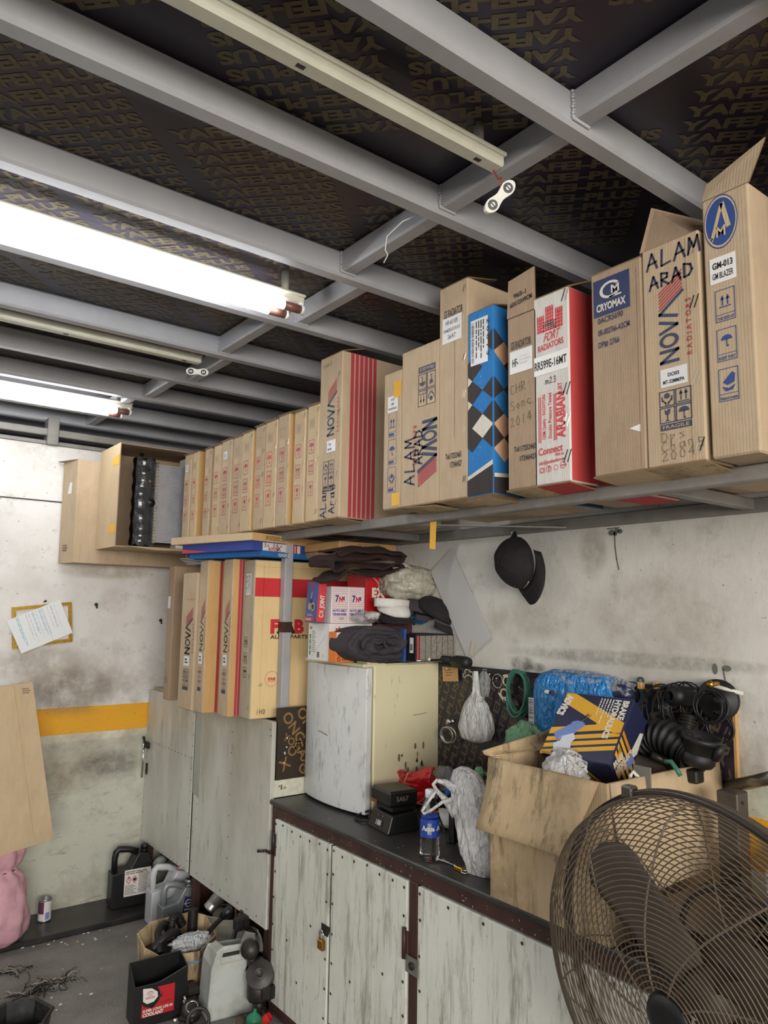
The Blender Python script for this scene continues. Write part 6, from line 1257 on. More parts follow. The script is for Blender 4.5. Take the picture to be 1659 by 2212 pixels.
for off in (-.9, .75): m.add([c0+Vector((.0309*math.cos(a0+off+x*.02/.031), .0309*math.sin(a0+off+x*.02/.031), .095+y*.02)) for x, y in vs], fs, OFFW)
m.build('label', BT_)
# white carrier bag
CBG_ = thing('carrier_bag', 'tall white carrier bag slumped on the worktop between the water bottle and the open carton', 'bag', (1.68, 1.68, Z))
m = MB(); zz = [(0.0, .045, .05), (.04, .055, .062), (.09, .052, .062), (.15, .046, .058), (.21, .044, .06), (.25, .040, .060), (.275, .026, .045), (.29, .008, .014)]
def cb_(u, v):
    k = v*(len(zz)-1); i = min(int(k), len(zz)-2); f_ = k-i; h = zz[i][0]*(1-f_)+zz[i+1][0]*f_; rx_ = zz[i][1]*(1-f_)+zz[i+1][1]*f_; ry_ = zz[i][2]*(1-f_)+zz[i+1][2]*f_; a = 2*PI*u
    q = 1+.10*math.sin(7*a+h*25+2*MN.noise(Vector((math.cos(a), math.sin(a), h*9))))*(.5+.5*v)+.25*MN.noise(Vector((math.cos(a)*1.8, math.sin(a)*1.8, h*14)))+.16*(.5-abs(MN.noise(Vector((math.cos(a)*4, math.sin(a)*4, h*20)))))
    return Vector((1.688+.0*h+rx_*q*math.cos(a), 1.682+.30*h+ry_*q*math.sin(a), Z+.001+h))
m.grid(110, 80, cb_, FW, wrap=True); m.build('bag', CBG_)
def strap(pts, w, r=.004): 
    m = MB(); m.tube(pts, w, FW, 10); m.build('handle', CBG_)
S1 = lambda u, v, x: at(u, v, x=x)
strap([S1(985, 1760, 1.64), S1(960, 1725, 1.63), S1(942, 1706, 1.62), S1(936, 1694, 1.615), S1(943, 1686, 1.62), S1(962, 1690, 1.64), S1(990, 1708, 1.66)], [.016, .010, .006, .006, .006, .010, .018])
strap([S1(944, 1706, 1.605), S1(925, 1732, 1.585), S1(911, 1752, 1.58), S1(916, 1758, 1.58), S1(935, 1748, 1.59), S1(955, 1733, 1.61), S1(975, 1726, 1.63)], [.004, .0045, .0045, .004, .0045, .005, .006])
m = MB(); blob(m, Vector((1.672, 1.632, Z+.045)), .05, .045, .044, FC, .25, 14, 3, 30, 20, flat=-.043); blob(m, Vector((1.69, 1.63, Z+.042)), .03, .03, .032, mk('pink_contents', '#d6a39c', .6), .25, 10, 4, 22, 16, flat=-.03); m.build('pink_packet', label='small clear bag with pink contents leaning at the foot of the open carton', cat='packet')
m = MB(); p = at(1010, 1692, x=1.83); m.grid(24, 6, lambda u, v: p+Vector((.04*math.cos(PI*(u+.1)), -.05+.04*math.sin(1)-.055*math.cos(PI*u)*-1*-1+.03, .04*math.sin(PI*u)-.02-.05*v)), mk('blue_plastic_sheet', '#2f62b5', .3)); m.build('blue_bag', label='blue plastic bag top behind the white carrier bag', cat='bag', solid=.002)
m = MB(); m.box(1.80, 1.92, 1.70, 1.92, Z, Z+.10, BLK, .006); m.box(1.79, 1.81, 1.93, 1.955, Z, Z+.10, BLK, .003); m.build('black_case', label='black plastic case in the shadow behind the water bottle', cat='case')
m = MB(); p = Vector((1.64, 1.80, Z)); m.tube([p+Vector((0, .03, .004)), p+Vector((.01, -.06, .004))], .003, CHROME, 6).tube([p+Vector((.012, .03, .004)), p+Vector((0, -.06, .004))], .003, CHROME, 6).ring(p+Vector((.0, -.075, .004)), .010, .0025, CHROME, (0, 0, 1), 16).ring(p+Vector((.024, -.07, .004)), .010, .0025, CHROME, (0, 0, 1), 16); m.build('scissors', label='small steel scissors beside the water bottle', cat='scissors')
m = MB(); m.box(1.625, 1.645, 1.715, 1.75, Z, Z+.012, BRASS, .002); m.ring((1.63, 1.705, Z+.004), .011, .0022, CHROME, (0, 0, 1), 16); m.build('brass_lock', label='little brass lock lying open at the foot of the white carrier bag', cat='lock')
PST = thing('steel_post', 'dark steel box-section post standing on the bench right of the big carton', 'post', (1.915, 1.025, Z))
p = at(1567, 1710, x=1.88)
MB().box(1.88, 1.935, p.y-.03, p.y+.025, Z, p.z, mk('weathered_steel', '#57504a', .45, .5, '#2c2622', .6, 9, .15, 60), .003).build('section', PST)
MB().lathe([(.004, 0), (.004, .002)], (1.905, p.y-.0305, p.z-.025), INK, 10, (0, -1, 0)).build('bolt_hole', PST)
m = MB(); m.box(1.565, 1.86, .90, 1.055, Z, .932, mk('dark_umber_steel', '#3a2f27', .35, .3, '#5c5043', .4, 12), .004); m.box(1.55, 1.875, .89, 1.062, .926, .934, 'dark_umber_steel', .002); m.build('tool_box', label='low dark brown steel box on the bench behind the fan', cat='tool box')
m = MB(); p = at(1630, 1870, x=1.80); m.box(1.74, 1.95, .70, .86, Z, Z+.22, mk('slate_box', '#8d8c88', .5), .003); f = F((1.74, .86, Z), (0, -1, 0), (0, 0, 1)); m.rect(f, .004, .05, .156, .17, mk('royal_blue', '#2b3f9c', .35)); f = F((1.74, .70, Z), (1, 0, 0), (0, 0, 1)); m.rect(f, .004, .05, .2, .17, 'royal_blue'); m.build('parts_box', label='grey box with a broad blue band on the bench, seen through the fan', cat='box')
# ------------------------------------------------------------ big pedestal fan
FANC = mk('dusty_fan_wire', '#66594b', .6, .2, '#7d715f', .5, 25); FANB = mk('dusty_fan_blade', '#40382f', .6, .1, '#5d5347', .5, 6, .2, 60); RIMM = mk('fan_rim', '#5f5853', .35, .6, '#3d3731', .5, 8)
fc, fr_ = Vector((1.375, .787, .905)), .36; az, el = math.radians(172.8), math.radians(-8.4)
fn = Vector((math.cos(el)*math.cos(az), math.cos(el)*math.sin(az), math.sin(el))); fu = Vector((0, 0, 1)).cross(fn).normalized(); fv = fn.cross(fu)
FP = lambda r, a, d: fc+fu*(r*math.cos(a))+fv*(r*math.sin(a))+fn*d
FAN = thing('pedestal_fan', 'big dusty brown pedestal fan with a round wire cage in the right foreground', 'fan', (1.44, fc.y, 0))
FPR = [(.357, .006), (.358, .03), (.352, .058), (.335, .080), (.30, .096), (.22, .112), (.13, .121), (.052, .125)]
BPR = [(.357, -.006), (.350, -.04), (.325, -.07), (.27, -.09), (.18, -.10), (.07, -.104)]
def prof_at(pr_, t_):
    L = [0]
    for (a, b), (c_, d_) in zip(pr_[:-1], pr_[1:]): L.append(L[-1]+math.hypot(c_-a, d_-b))
    s_ = t_*L[-1]
    for k in range(len(pr_)-1):
        if s_ <= L[k+1]+1e-9:
            q_ = (s_-L[k])/(L[k+1]-L[k]); return pr_[k][0]+(pr_[k+1][0]-pr_[k][0])*q_, pr_[k][1]+(pr_[k+1][1]-pr_[k][1])*q_
def cage(name, pr_, nr, ribs, off, wr, tw):
    m = MB()
    for i in range(nr):
        r, d = prof_at(pr_, (i+.3)/nr); m.tube([FP(r, 2*PI*k/84, d) for k in range(84)], wr, FANC, 5, closed=True)
    for j in range(ribs):
        a = 2*PI*j/ribs+off; m.tube([FP(prof_at(pr_, k/18)[0], a+tw*(k/18)**2, prof_at(pr_, k/18)[1]*.985) for k in range(19)], .0022, FANC, 6)
    return m.build(name, FAN)
MB().tube([FP(.15, 2*PI*k/60, -.112) for k in range(60)], .007, RIMM, 8, closed=True).build('motor_guard', FAN)
cage('front_grille', FPR, 38, 10, .25, .0013, .5); cage('rear_grille', BPR, 30, 8, .1, .0013, .3)
m = MB(); prof = []
m.tube([FP(fr_, 2*PI*k/96, 0) for k in range(96)], .006, RIMM, 6, closed=True)
def rim(u, v): return FP(fr_+.005, 2*PI*u, -.009+.018*v)
m.grid(96, 2, rim, RIMM, wrap=True)
for a in (1.95, 5.1): m.box(*[q for i in range(3) for q in (FP(fr_+.006, a, 0)[i]-.012, FP(fr_+.006, a, 0)[i]+.012)], RIMM, .003)
m.build('rim', FAN, solid=.002)
m = MB(); m.lathe([(.001, .012), (.030, .010), (.046, .004), (.05, -.004)], fc+fn*.118, BLK, 28, fn); m.ring(fc+fn*.123, .034, .003, BLK, fn); m.build('badge_cap', FAN)
MB().lathe([(.001, .045), (.030, .04), (.045, .02), (.048, -.03), (.001, -.03)], fc, FANB, 24, fn).build('hub', FAN)
for j in range(3):
    a0 = math.radians(140-120*j); m = MB()
    def bld(u, v):
        r = .04+.275*v; w = (.075+.05*v**.8)*(1 if v < .85 else 1-.75*((v-.85)/.15)**2); s = (u-.5)*w; tw = math.radians(32-8*v)
        a = a0+(s*math.cos(tw))/max(r, .075); return FP(r, a, s*math.sin(tw)+.006)
    m.grid(9, 16, bld, FANB); m.build('blade', FAN, solid=.003)
MB().lathe([(.001, 0), (.05, 0), (.062, -.012), (.062, -.075), (.045, -.10), (.001, -.10)], fc-fn*.03, FANB, 28, fn).build('motor', FAN)
pc = fc-fn*.085
MB().tube([(pc.x, pc.y, pc.z-.05), (pc.x, pc.y, .03)], .02, FANB, 14).lathe([(.03, 0), (.03, .06)], (pc.x, pc.y, pc.z-.12), BLK, 16).build('pole', FAN)
MB().lathe([(.145, 0), (.145, .012), (.11, .03), (.03, .045), (.02, .06)], (pc.x-.05, pc.y, .0), FANB, 36).build('base', FAN)

# ------------------------------------------------------------ floor: jugs, cans, cartons
def jug(name, label, loc, rot, w, d, h, mat, capmat, lbl=None, neckx=.78, handle=.30, group=None, hh=.62, capr=.02):
    """flat oil or coolant jug: body with sloping shoulder, loop handle, neck and cap"""
    th = thing(name, label, 'jug', loc, group); T = Matrix.Translation(Vector(loc))@Matrix.Rotation(rot, 4, 'Z'); m = MB(T)
    f = F((0, -d/2, 0), (1, 0, 0), (0, 0, 1))
    m.plate(f, [(.0, .02*h), (.04*w, 0), (.96*w, 0), (w, .02*h), (w, .70*h), (.92*w, .84*h), (.64*w, .88*h), (.44*w, hh*h), (.0, (hh-.05)*h)], d, mat); m.build('body', th, bev=.012)
    m = MB(T); m.tube([(.035*w+.012, 0, (hh-.10)*h), (.03*w+.012, 0, .80*h), (.06*w+.012, 0, .90*h), (.18*w, 0, .945*h), (.45*w, 0, .92*h), (.66*w, 0, .86*h)], [.016, .016, .017, .017, .016, .018], mat, 12); m.build('handle', th)
    m = MB(T); m.lathe([(capr*.9, 0), (capr*.85, .05*h)], (neckx*w, 0, .85*h), mat, 18).lathe([(capr, 0), (capr, .075*h), (capr*.9, .085*h), (.001, .085*h)], (neckx*w, 0, .89*h), capmat, 20); m.build('cap', th)
    if lbl:
        m = MB(T); lbl(m, F((0, -d/2-.0006, 0), (1, 0, 0), (0, 0, 1)), w, h); m.build('label', th)
    return th
GJ = 'fluid jugs by the cupboard'
def l_black(m, f, w, h):
    m.rect(f, .30*w, .18*h, .97*w, .62*h, WHX); m.text(f, '!', .40*w, .44*h, .035*h*2, INK, e=E0*2)
    for x in (.41, .56): m.stroke(f, [(x*w, .39*h), ((x+.06)*w, .45*h), (x*w, .51*h), ((x-.06)*w, .45*h)], .003, REDB, E0*2, True)
    m.disc(f, .56*w, .45*h, .008, INK, E0*2); m.lines(f, .33*w, .21*h, .62*w, .37*h, 7, PEN, .45, E0*2); m.lines(f, .66*w, .22*h, .94*w, .58*h, 14, PEN, .45, E0*2, 4); m.lines(f, .33*w, .54*h, .94*w, .60*h, 2, PEN, .5, E0*2, 5)
    for x in (.78, .93): m.disc(f, x*w, .76*h, .016, CBG if 0 else DKM, E0*2, r0=.011)
jug('coolant_jug', 'black coolant jug with a white warning label against the striped wall', (1.375, 4.115, .029), -.06, .205, .095, .30, BLK, BLK, l_black, .84, group=GJ)
jug('coolant_jug', 'white translucent jug with a red cap behind the grey oil jug', (1.49, 3.86, 0.001), -.05, .20, .10, .285, mk('natural_plastic', '#c6c9cc', .35, 0, '#8f918e', .35, 8), REDP, None, .80, group=GJ)
OILG = mk('oil_jug_grey', '#8d9396', .35, .25, '#5c5f60', .45, 10)
def l_oil(m, f, w, h):
    m.poly(f, [(.50*w, .02*h), (.98*w, .02*h), (.98*w, .66*h), (.62*w, .72*h)], mk('oil_label', '#33365e', .4)); m.disc(f, .74*w, .58*h, .018, STK, E0*2, r0=.014); m.rect(f, .60*w, .572*h, .88*w, .588*h, STK, E0*2.2); m.lines(f, .62*w, .44*h, .9*w, .49*h, 1, OFFW, .6, E0*2); m.lines(f, .60*w, .08*h, .95*w, .40*h, 16, STK, .4, E0*2, 3); m.poly(f, [(.30*w, .02*h), (.50*w, .02*h), (.52*w, .18*h)], REDC)
jug('oil_jug', 'grey oil jug with a dark blue label standing in front of the red-capped jug', (1.487, 3.70, .001), -.05, .175, .085, .245, OILG, ALU, l_oil, .82, group=GJ)
# cut-open coolant container
TC = thing('cut_container', 'black cut-open container with a red SUPER LONG LIFE COOLANT label on the floor', 'container', (1.24, 3.08, 0))
T = Matrix.Translation((1.122, 3.075, .001))@Matrix.Rotation(-.10, 4, 'Z'); w, d, h = .205, .105, .215
m = MB(T); pts = [(0, 0), (w, 0), (w, d), (0, d)]; tops = [h*.82, h*.97, h*1.04, h*1.0]; ins = .008; b = -d
base = [(-.0, -d), (w, -d), (w, 0), (0, 0)]; rimz = [.150, .188, .205, .20]
def wallp(s, k):
    x0_, y0_ = base[s]; x1_, y1_ = base[(s+1) % 4]; z0_, z1_ = rimz[s], rimz[(s+1) % 4]; return x0_+(x1_-x0_)*k, y0_+(y1_-y0_)*k, z0_+(z1_-z0_)*(k if s else (0 if k < .45 else (k-.45)/.55))
ring_ = []
for s_ in range(4):
    for k in range(8):
        x, y, z_ = wallp(s_, k/8); ring_.append((x, y, z_))
n_ = len(ring_); cxm, cym = w/2, -d/2
vs = [(x, y, 0) for x, y, _ in ring_]+ring_+[(cxm+(x-cxm)*.95, cym+(y-cym)*.93, z_) for x, y, z_ in ring_]+[(cxm+(x-cxm)*.95, cym+(y-cym)*.93, .004) for x, y, _ in ring_]
fs = [tuple(range(n_-1, -1, -1)), tuple(3*n_+k for k in range(n_))]
for L_ in range(3): fs += [(L_*n_+k, L_*n_+(k+1) % n_, (L_+1)*n_+(k+1) % n_, (L_+1)*n_+k) for k in range(n_)]
m.add(vs, fs, BLK); m.build('shell', TC, bev=.004)
m = MB(T); f = F((0, -d-.0008, 0), (1, 0, 0), (0, 0, 1)); m.rect(f, .03, .035, .155, .135, mk('label_red', '#b8242c', .4), .0003); m.disc(f, .062, .105, .038, BLK, E0, 26); m.poly(f, [(.032, .14), (.065, .135), (.088, .118), (.09, .10), (.075, .085), (.05, .082), (.034, .094)], WHX, E0*1.7)
m.disc(f, .06, .118, .012, REDC, E0*2.4, 24, ry=.008, r0=.0105); m.disc(f, .06, .118, .0045, REDC, E0*2.4, 16, ry=.0075, r0=.0035); m.disc(f, .06, .121, .009, REDC, E0*2.4, 16, ry=.0035, r0=.0078); m.text(f, 'TOYOTA', .042, .099, .007, REDC, w=.036, bold=.04, e=E0*2.4); m.poly(f, [(.10, .10), (.108, .115), (.105, .09)], BLK, E0); m.poly(f, [(.06, .07), (.085, .072), (.065, .06)], BLK, E0)
m.text(f, 'SUPER LONG LIFE 50', .034, .054, .0085, OFFW, w=.115, bold=.05, e=E0*2); m.text(f, 'COOLANT', .034, .038, .012, OFFW, w=.08, bold=.06, e=E0*2); m.stroke(f, [(.10, .078), (.115, .074), (.125, .079), (.14, .076)], .0014, INK, E0*2); m.build('label', TC)
# carton of hoses
HC = thing('hose_carton', 'small open brown carton with a blue printed band, full of black hoses', 'carton', (1.37, 3.17, 0))
m = MB(); out = [(1.215, 3.17), (1.255, 3.08), (1.405, 3.04), (1.51, 3.11), (1.52, 3.25), (1.48, 3.31), (1.30, 3.32), (1.22, 3.27)]; n_ = len(out); H_ = .205; ccx, ccy = 1.37, 3.18
inn = [(ccx+(x-ccx)*.965, ccy+(y-ccy)*.96) for x, y in out]; zr = [.20, .185, .185, .205, .235, .24, .235, .22]
bot = [(ccx+(x-ccx)*.88, ccy+(y-ccy)*.88) for x, y in out]
vs = [(x, y, .001) for x, y in bot]+[(x, y, z_) for (x, y), z_ in zip(out, zr)]+[(x, y, z_) for (x, y), z_ in zip(inn, zr)]+[(x, y, .01) for x, y in [(ccx+(x-ccx)*.85, ccy+(y-ccy)*.85) for x, y in out]]
fs = [tuple(range(n_-1, -1, -1)), tuple(3*n_+k for k in range(n_))]
for L_ in range(3): fs += [(L_*n_+k, L_*n_+(k+1) % n_, (L_+1)*n_+(k+1) % n_, (L_+1)*n_+k) for k in range(n_)]
m.add(vs, fs, CBX)
SKY = mk('print_sky', '#5f93b8', .6)
for i in (0, 1, 2):
    p0, p1 = Vector((*bot[i], 0)), Vector((*bot[i+1], 0)); q0, q1 = Vector((*out[i], zr[i])), Vector((*out[i+1], zr[i+1])); ln = lambda a, b, t_: a+(b-a)*t_
    nn = (p1-p0).cross(q0-p0).normalized()*.001
    m.add([ln(p0, q0, .76)+nn, ln(p1, q1, .76)+nn, ln(p1, q1, .81)+nn, ln(p0, q0, .81)+nn], [(0, 1, 2, 3)], SKY)
    if i == 1: 
        m.add([ln(p0, q0, .05)+nn, ln(ln(p0, p1, .6), ln(q0, q1, .6), .05)+nn, ln(ln(p0, p1, .6), ln(q0, q1, .6), .2)+nn, ln(p0, q0, .2)+nn], [(0, 1, 2, 3)], SKY)
        g = F(ln(p0, q0, .32)+nn, p1-p0, q0-p0)
        for k in range(6):
            for st in ([(0, 0), (.016, 0)], [(0, .008), (.016, .008)], [(0, .016), (.016, .016)], [(.002, -.002), (.002, .018)], [(.008, -.002), (.008, .018)], [(.014, -.002), (.014, .018)])[k % 2:]: m.stroke(g, [(a+.02*k+.01, b) for a, b in st], .0022, INK)
    if i == 2:
        g = F(ln(p0, q0, .86)+nn, p1-p0, q0-p0)
        for k in range(8): m.frame(g, .012*k+.006, 0, .012*k+.015, .009, .002, INK)
m.build('box', HC)
m = MB(); m.grid(12, 12, lambda u, v: Vector((1.25+.24*u, 3.09+.2*v, .15+.02*nz((u, v, 0), 4))), RUB); m.build('filling', HC, label='dark filling of hoses', solid=.004)
GHZ = 'black hoses in the brown carton'
def hose(pts, r, label, mat=RUB, grp=GHZ, name='rubber_hose', rib=False):
    m = MB(); P0 = [Vector(p) for p in pts]; out_ = []
    def cr(t):
        k = t*(len(P0)-1); i = min(int(k), len(P0)-2); f_ = k-i; a, b, c_, d_ = P0[max(i-1, 0)], P0[i], P0[i+1], P0[min(i+2, len(P0)-1)]
        return .5*((2*b)+(c_-a)*f_+(2*a-5*b+4*c_-d_)*f_*f_+(3*b-a-3*c_+d_)*f_**3)
    N = 40; m.tube([cr(i/N) for i in range(N+1)], [r*(1+(.18*math.cos(i*2.1) if rib else 0)) for i in range(N+1)], mat, 12); return m.build(name, label=label, cat='hose', group=grp)
hose([(1.27, 3.13, .18), (1.28, 3.19, .235), (1.33, 3.25, .24), (1.36, 3.29, .20)], .014, 'bent black hose at the left in the brown carton')
hose([(1.25, 3.16, .19), (1.30, 3.16, .225), (1.35, 3.18, .225), (1.39, 3.24, .19)], .016, 'black hose lying across the front of the brown carton')
hose([(1.36, 3.24, .19), (1.37, 3.26, .24), (1.40, 3.28, .245), (1.43, 3.29, .20)], .017, 'ribbed black hose in the middle of the brown carton', rib=True)
hose([(1.455, 3.24, .16), (1.458, 3.245, .275)], .022, 'thick black hose end standing upright in the brown carton')
hose([(1.47, 3.16, .18), (1.51, 3.11, .25), (1.535, 3.085, .285)], .010, 'black hose with a bulky end leaning out to the right of the brown carton', name='rubber_hose')
m = MB(); m.tube([(1.525, 3.095, .275), (1.55, 3.07, .31)], [.017, .019], BLK, 12); m.build('hose_connector', label='black connector on the hose leaning out of the brown carton', cat='connector')
m = MB(); blob(m, Vector((1.40, 3.125, .195)), .085, .04, .032, film('film_silver', '#dfe3e6', .75, .12, .1), .35, 20, 3, 44, 24); m.build('plastic_film', label='crumpled clear film on top of the brown carton', cat='film')
# dirty translucent jerry can with a cut opening
JC = thing('jerry_can', 'dirty translucent white jerry can with its top corner cut away, by the bench', 'jerry can', (1.45, 2.90, 0))
T = Matrix.Translation((1.355, 2.855, .001))@Matrix.Rotation(-.16, 4, 'Z'); JM = mk('grimy_translucent', '#bcc1bd', .4, 0, '#77755f', .55, 9, .15, 40)
prof_ = [(0, 0), (.0, .0)]
m = MB(T); f = F((0, 0, 0), (1, 0, 0), (0, 0, 1)); out = [(.0, .012), (.012, 0), (.188, 0), (.2, .012), (.203, .18), (.185, .178), (.150, .152), (.160, .19), (.175, .232), (.166, .262), (.060, .268), (.030, .25), (.012, .20)]
m.plate(f, out, .004, JM, 0); m.plate(F((0, .115, 0), (1, 0, 0), (0, 0, 1)), [(.0, .012), (.012, 0), (.188, 0), (.2, .012), (.203, .19), (.19, .225), (.16, .235), (.03, .24), (.012, .20)], .004, JM, 0)
for (a0, b0), (a1, b1) in zip([(.203, .18), (.2, .012), (.188, 0), (.012, 0), (.0, .012), (.012, .20), (.03, .25)], [(.2, .012), (.188, 0), (.012, 0), (.0, .012), (.012, .20), (.03, .25), (.06, .268)]):
    m.slab([(a0, 0, b0), (a1, 0, b1), (a1, .115, b1-(.02 if b1 > .24 else 0)), (a0, .115, b0-(.02 if b0 > .24 else 0))], .004, JM)
m.build('body', JC)
m = MB(T); m.poly(f, [(.055, .228), (.125, .228), (.125, .243), (.058, .243)], INK, .0012); m.frame(f, .05, .205, .135, .25, .003, mk('yellowed_plastic', '#b3ad94', .4), .001); m.build('handle_slot', JC)
m = MB(T); m.plate(F((.0, .05, 0), (1, 0, 0), (0, 0, 1)), [(.15, .155), (.197, .18), (.190, .222), (.165, .235)], .003, WPLA); m.build('cut_lip', JC)
m = MB(T); m.box(.03, .185, .015, .10, .10, .15, DKM, .01); m.tube([(.15, .03, .15), (.17, .05, .165), (.185, .04, .16)], .006, REDC, 8); m.build('contents', JC, label='dark scrap inside')
# the pile under and in front of the cupboard
GP_ = 'scrap parts under the cupboard'
def part(name, label, fn_, cat=None): m = MB(); fn_(m); return m.build(name, label=label, cat=cat or name.replace('_', ' '), group=GP_)
part('oil_can', 'dented bright metal can lying under the cupboard', lambda m: m.lathe([(.030, 0), (.035, .004), (.033, .01), (.033, .03), (.031, .034), (.033, .038), (.033, .085), (.035, .09), (.031, .095), (.001, .093)], at(452, 1965, x=1.62), ALU, 28, (.55, -.25, .75)), 'can')
def crumple(m): blob(m, at(418, 1990, x=1.66), .06, .13, .05, mk('dirty_paper', '#8d887a', .6, 0, '#55503f', .6, 9), .28, 12, 4, 36, 24)
part('crumpled_sack', 'crumpled dirty plastic sack behind the brown carton', crumple, 'sack')
def tarp(m):
    q = [at(*p, x=1.60) for p in ((400, 2010), (560, 2060), (555, 2010), (455, 1975))]
    m.grid(26, 18, lambda u, v: (q[0]*(1-u)+q[1]*u)*(1-v)+(q[3]*(1-u)+q[2]*u)*v+Vector((.05*(1-v)*0-.02*math.sin(4*u+2*v), 0, .012*nz((u, v, 1), 5))), mk('grey_film_sheet', '#9a998c', .5, 0, '#5d5a4d', .6, 8))
m = MB(); tarp(m); m.build('plastic_sheet', label='grimy grey plastic sheet draped behind the jerry can', cat='sheet', group=GP_, solid=.003)
def boot(m): m.lathe([(.001, .0), (.04, .0), (.046, .02), (.042, .06), (.03, .075), (.001, .078)], at(487, 1985, x=1.66), mk('olive_rubber', '#4f4d3d', .6), 24, (-.6, -.5, .4)); m.tube([at(470, 1975, x=1.64), at(480, 1955, x=1.66), at(505, 1952, x=1.70)], .006, DKM, 8)
part('rubber_cover', 'olive round rubber cover under the cupboard beside the metal can', boot, 'cover')
m = MB(); m.box(1.75, 1.77, 3.05, 3.40, .02, .29, PLY); fr = F((1.75, 3.40, .02), (0, -1, 0), (0, 0, 1))
for s_, a, b in (('G', .04, .19), ('L', .06, .15), ('S', .02, .15)): m.text(fr, s_, a, b, .035, GP, rot=-.4)
m.box(1.745, 1.775, 3.40, 3.412, .02, .29, CBO); m.build('plywood_offcut', label='dark plywood offcut with gold letters standing under the cupboard', cat='board', group=GP_)
hose([at(503, 2035, x=1.52), at(510, 2010, x=1.55), at(530, 2003, x=1.58), at(552, 2020, x=1.60)], .010, 'curved dark pipe arching under the cupboard, above the pump', DKM, GP_, 'curved_pipe')
def pump(m):
    c0 = at(543, 2050, x=1.52); m.lathe([(.022, 0), (.034, 0), (.038, .02), (.03, .05), (.001, .052)], c0, DKM, 22, (-.6, -.6, .3)); m.plate(F(c0+Vector((-.02, .03, -.04)), (.6, -.6, .1), (-.1, .1, 1)), [(0, 0), (.05, -.01), (.07, .04), (.06, .09), (.02, .10), (-.01, .05)], .012, ALU, .01); m.tube([c0+Vector((0, 0, -.05)), c0+Vector((-.01, -.02, -.02))], .016, DKM, 12)
part('water_pump', 'small metal water pump with a round opening behind the jerry can', pump, 'pump')
part('pulley', 'dark round engine pulley leaning beside the jerry can', lambda m: m.lathe([(.001, .012), (.014, .014), (.016, .022), (.02, .02), (.03, .006), (.05, .008), (.055, .004), (.055, -.02), (.05, -.024), (.001, -.024)], at(562, 2105, x=1.53), mk('dusty_dark_metal', '#4d4a46', .5, .4, '#2a2724', .5, 9), 30, (-.5, -.6, .62)))
part('engine_mount', 'dark greasy cylinder block under the pulley', lambda m: m.lathe([(.04, 0), (.045, .01), (.045, .055), (.035, .07), (.001, .07)], at(558, 2140, x=1.53)-Vector((0, 0, .03)), DKM, 22), 'mount')
hose([at(535, 2085, x=1.51), at(548, 2078, x=1.53), at(565, 2072, x=1.55), at(573, 2085, x=1.56)], .010, 'grey bent hose behind the pulley', DKM, GP_, 'curved_pipe')
def shock(m):
    a, b = at(552, 2212, x=1.50), at(560, 2160, x=1.545); bb = [a+(b-a)*i/12 for i in range(13)]; m.tube(bb, [.016, .016, .016, .016, .016, .016, .016, .016, .02, .024, .02, .024, .02], DKM, 14)
part('shock_absorber', 'greasy shock absorber propped against the bench leg', shock)
part('green_bulb', 'small green rubber bulb on the floor beside the bench leg', lambda m: m.lathe([(.001, 0), (.022, .003), (.031, .02), (.030, .036), (.020, .050), (.007, .058), (.005, .07), (.001, .071)], at(547, 2205, x=1.475)-Vector((0, 0, .03)), GREENP, 22, (.1, 0, 1)), 'bulb')
def redcap(m): p = at(571, 2200, x=1.52); m.tube([p+Vector((-.012, 0, -.012)), p+Vector((.012, -.02, .012))], .017, REDP, 16, caps=False)
part('red_tube', 'short open red plastic tube beside the green bulb', redcap, 'tube')
part('grey_cover', 'grey round cover lying below the green bulb', lambda m: m.lathe([(.04, 0), (.042, .008), (.03, .02), (.001, .022)], at(556, 2225, x=1.43)-Vector((0, 0, .02)), mk('grey_plastic', '#8c8c87', .5), 24), 'cover')
def caliper(m):
    p = at(408, 2165, y=2.99); m.box(p.x-.04, p.x+.03, p.y-.03, p.y+.03, 0.001, .055, DKM, .012).box(p.x-.02, p.x+.045, p.y-.02, p.y+.045, .05, .085, DKM, .012).lathe([(.02, 0), (.02, .03)], (p.x+.05, p.y, .06), DKM, 16, (0, -1, .2))
part('brake_caliper', 'greasy brake caliper on the floor behind the black coolant container', caliper)
def bracket(m): m.tube([at(396, 2160, y=2.93), at(400, 2172, y=2.92), at(412, 2180, y=2.91), at(424, 2176, y=2.91), at(434, 2186, y=2.90)], .004, ALU, 8); m.tube([at(398, 2152, y=2.93), at(402, 2166, y=2.93)], .005, ALU, 8)
part('bent_bracket', 'bent bright metal strip between the coolant container and the jerry can', bracket, 'bracket')
part('bearing_hub', 'round bearing hub with a bright ring on the floor left of the jerry can', lambda m: m.lathe([(.012, .02), (.03, .02), (.038, .01), (.04, -.02), (.001, -.02)], at(413, 2188, y=2.90)+Vector((0, 0, .01)), DKM, 24, (-.2, -.5, .8)).ring(at(413, 2188, y=2.90)+Vector((-.002, -.01, .026)), .022, .003, CHROME, (-.2, -.5, .8), 20), 'hub')
part('spark_boot', 'black ribbed boot with a bright metal tip on the floor by the coolant container', lambda m: m.tube([at(374, 2206, z=.02), at(388, 2200, z=.02)], .007, CHROME, 10).tube([at(388+4*i, 2200+.3*i, z=.022) for i in range(9)], [.014 if i % 2 else .010 for i in range(9)], RUB, 12), 'boot')
part('bearing_ring', 'dark steel ring standing on the floor in front of the jerry can', lambda m: m.lathe([(.034, -.012), (.045, -.012), (.045, .012), (.034, .012), (.034, -.012)], at(428, 2212, z=.03)+Vector((0, 0, .012)), DKM, 28, (-.4, -.7, .5), cap=False), 'ring')
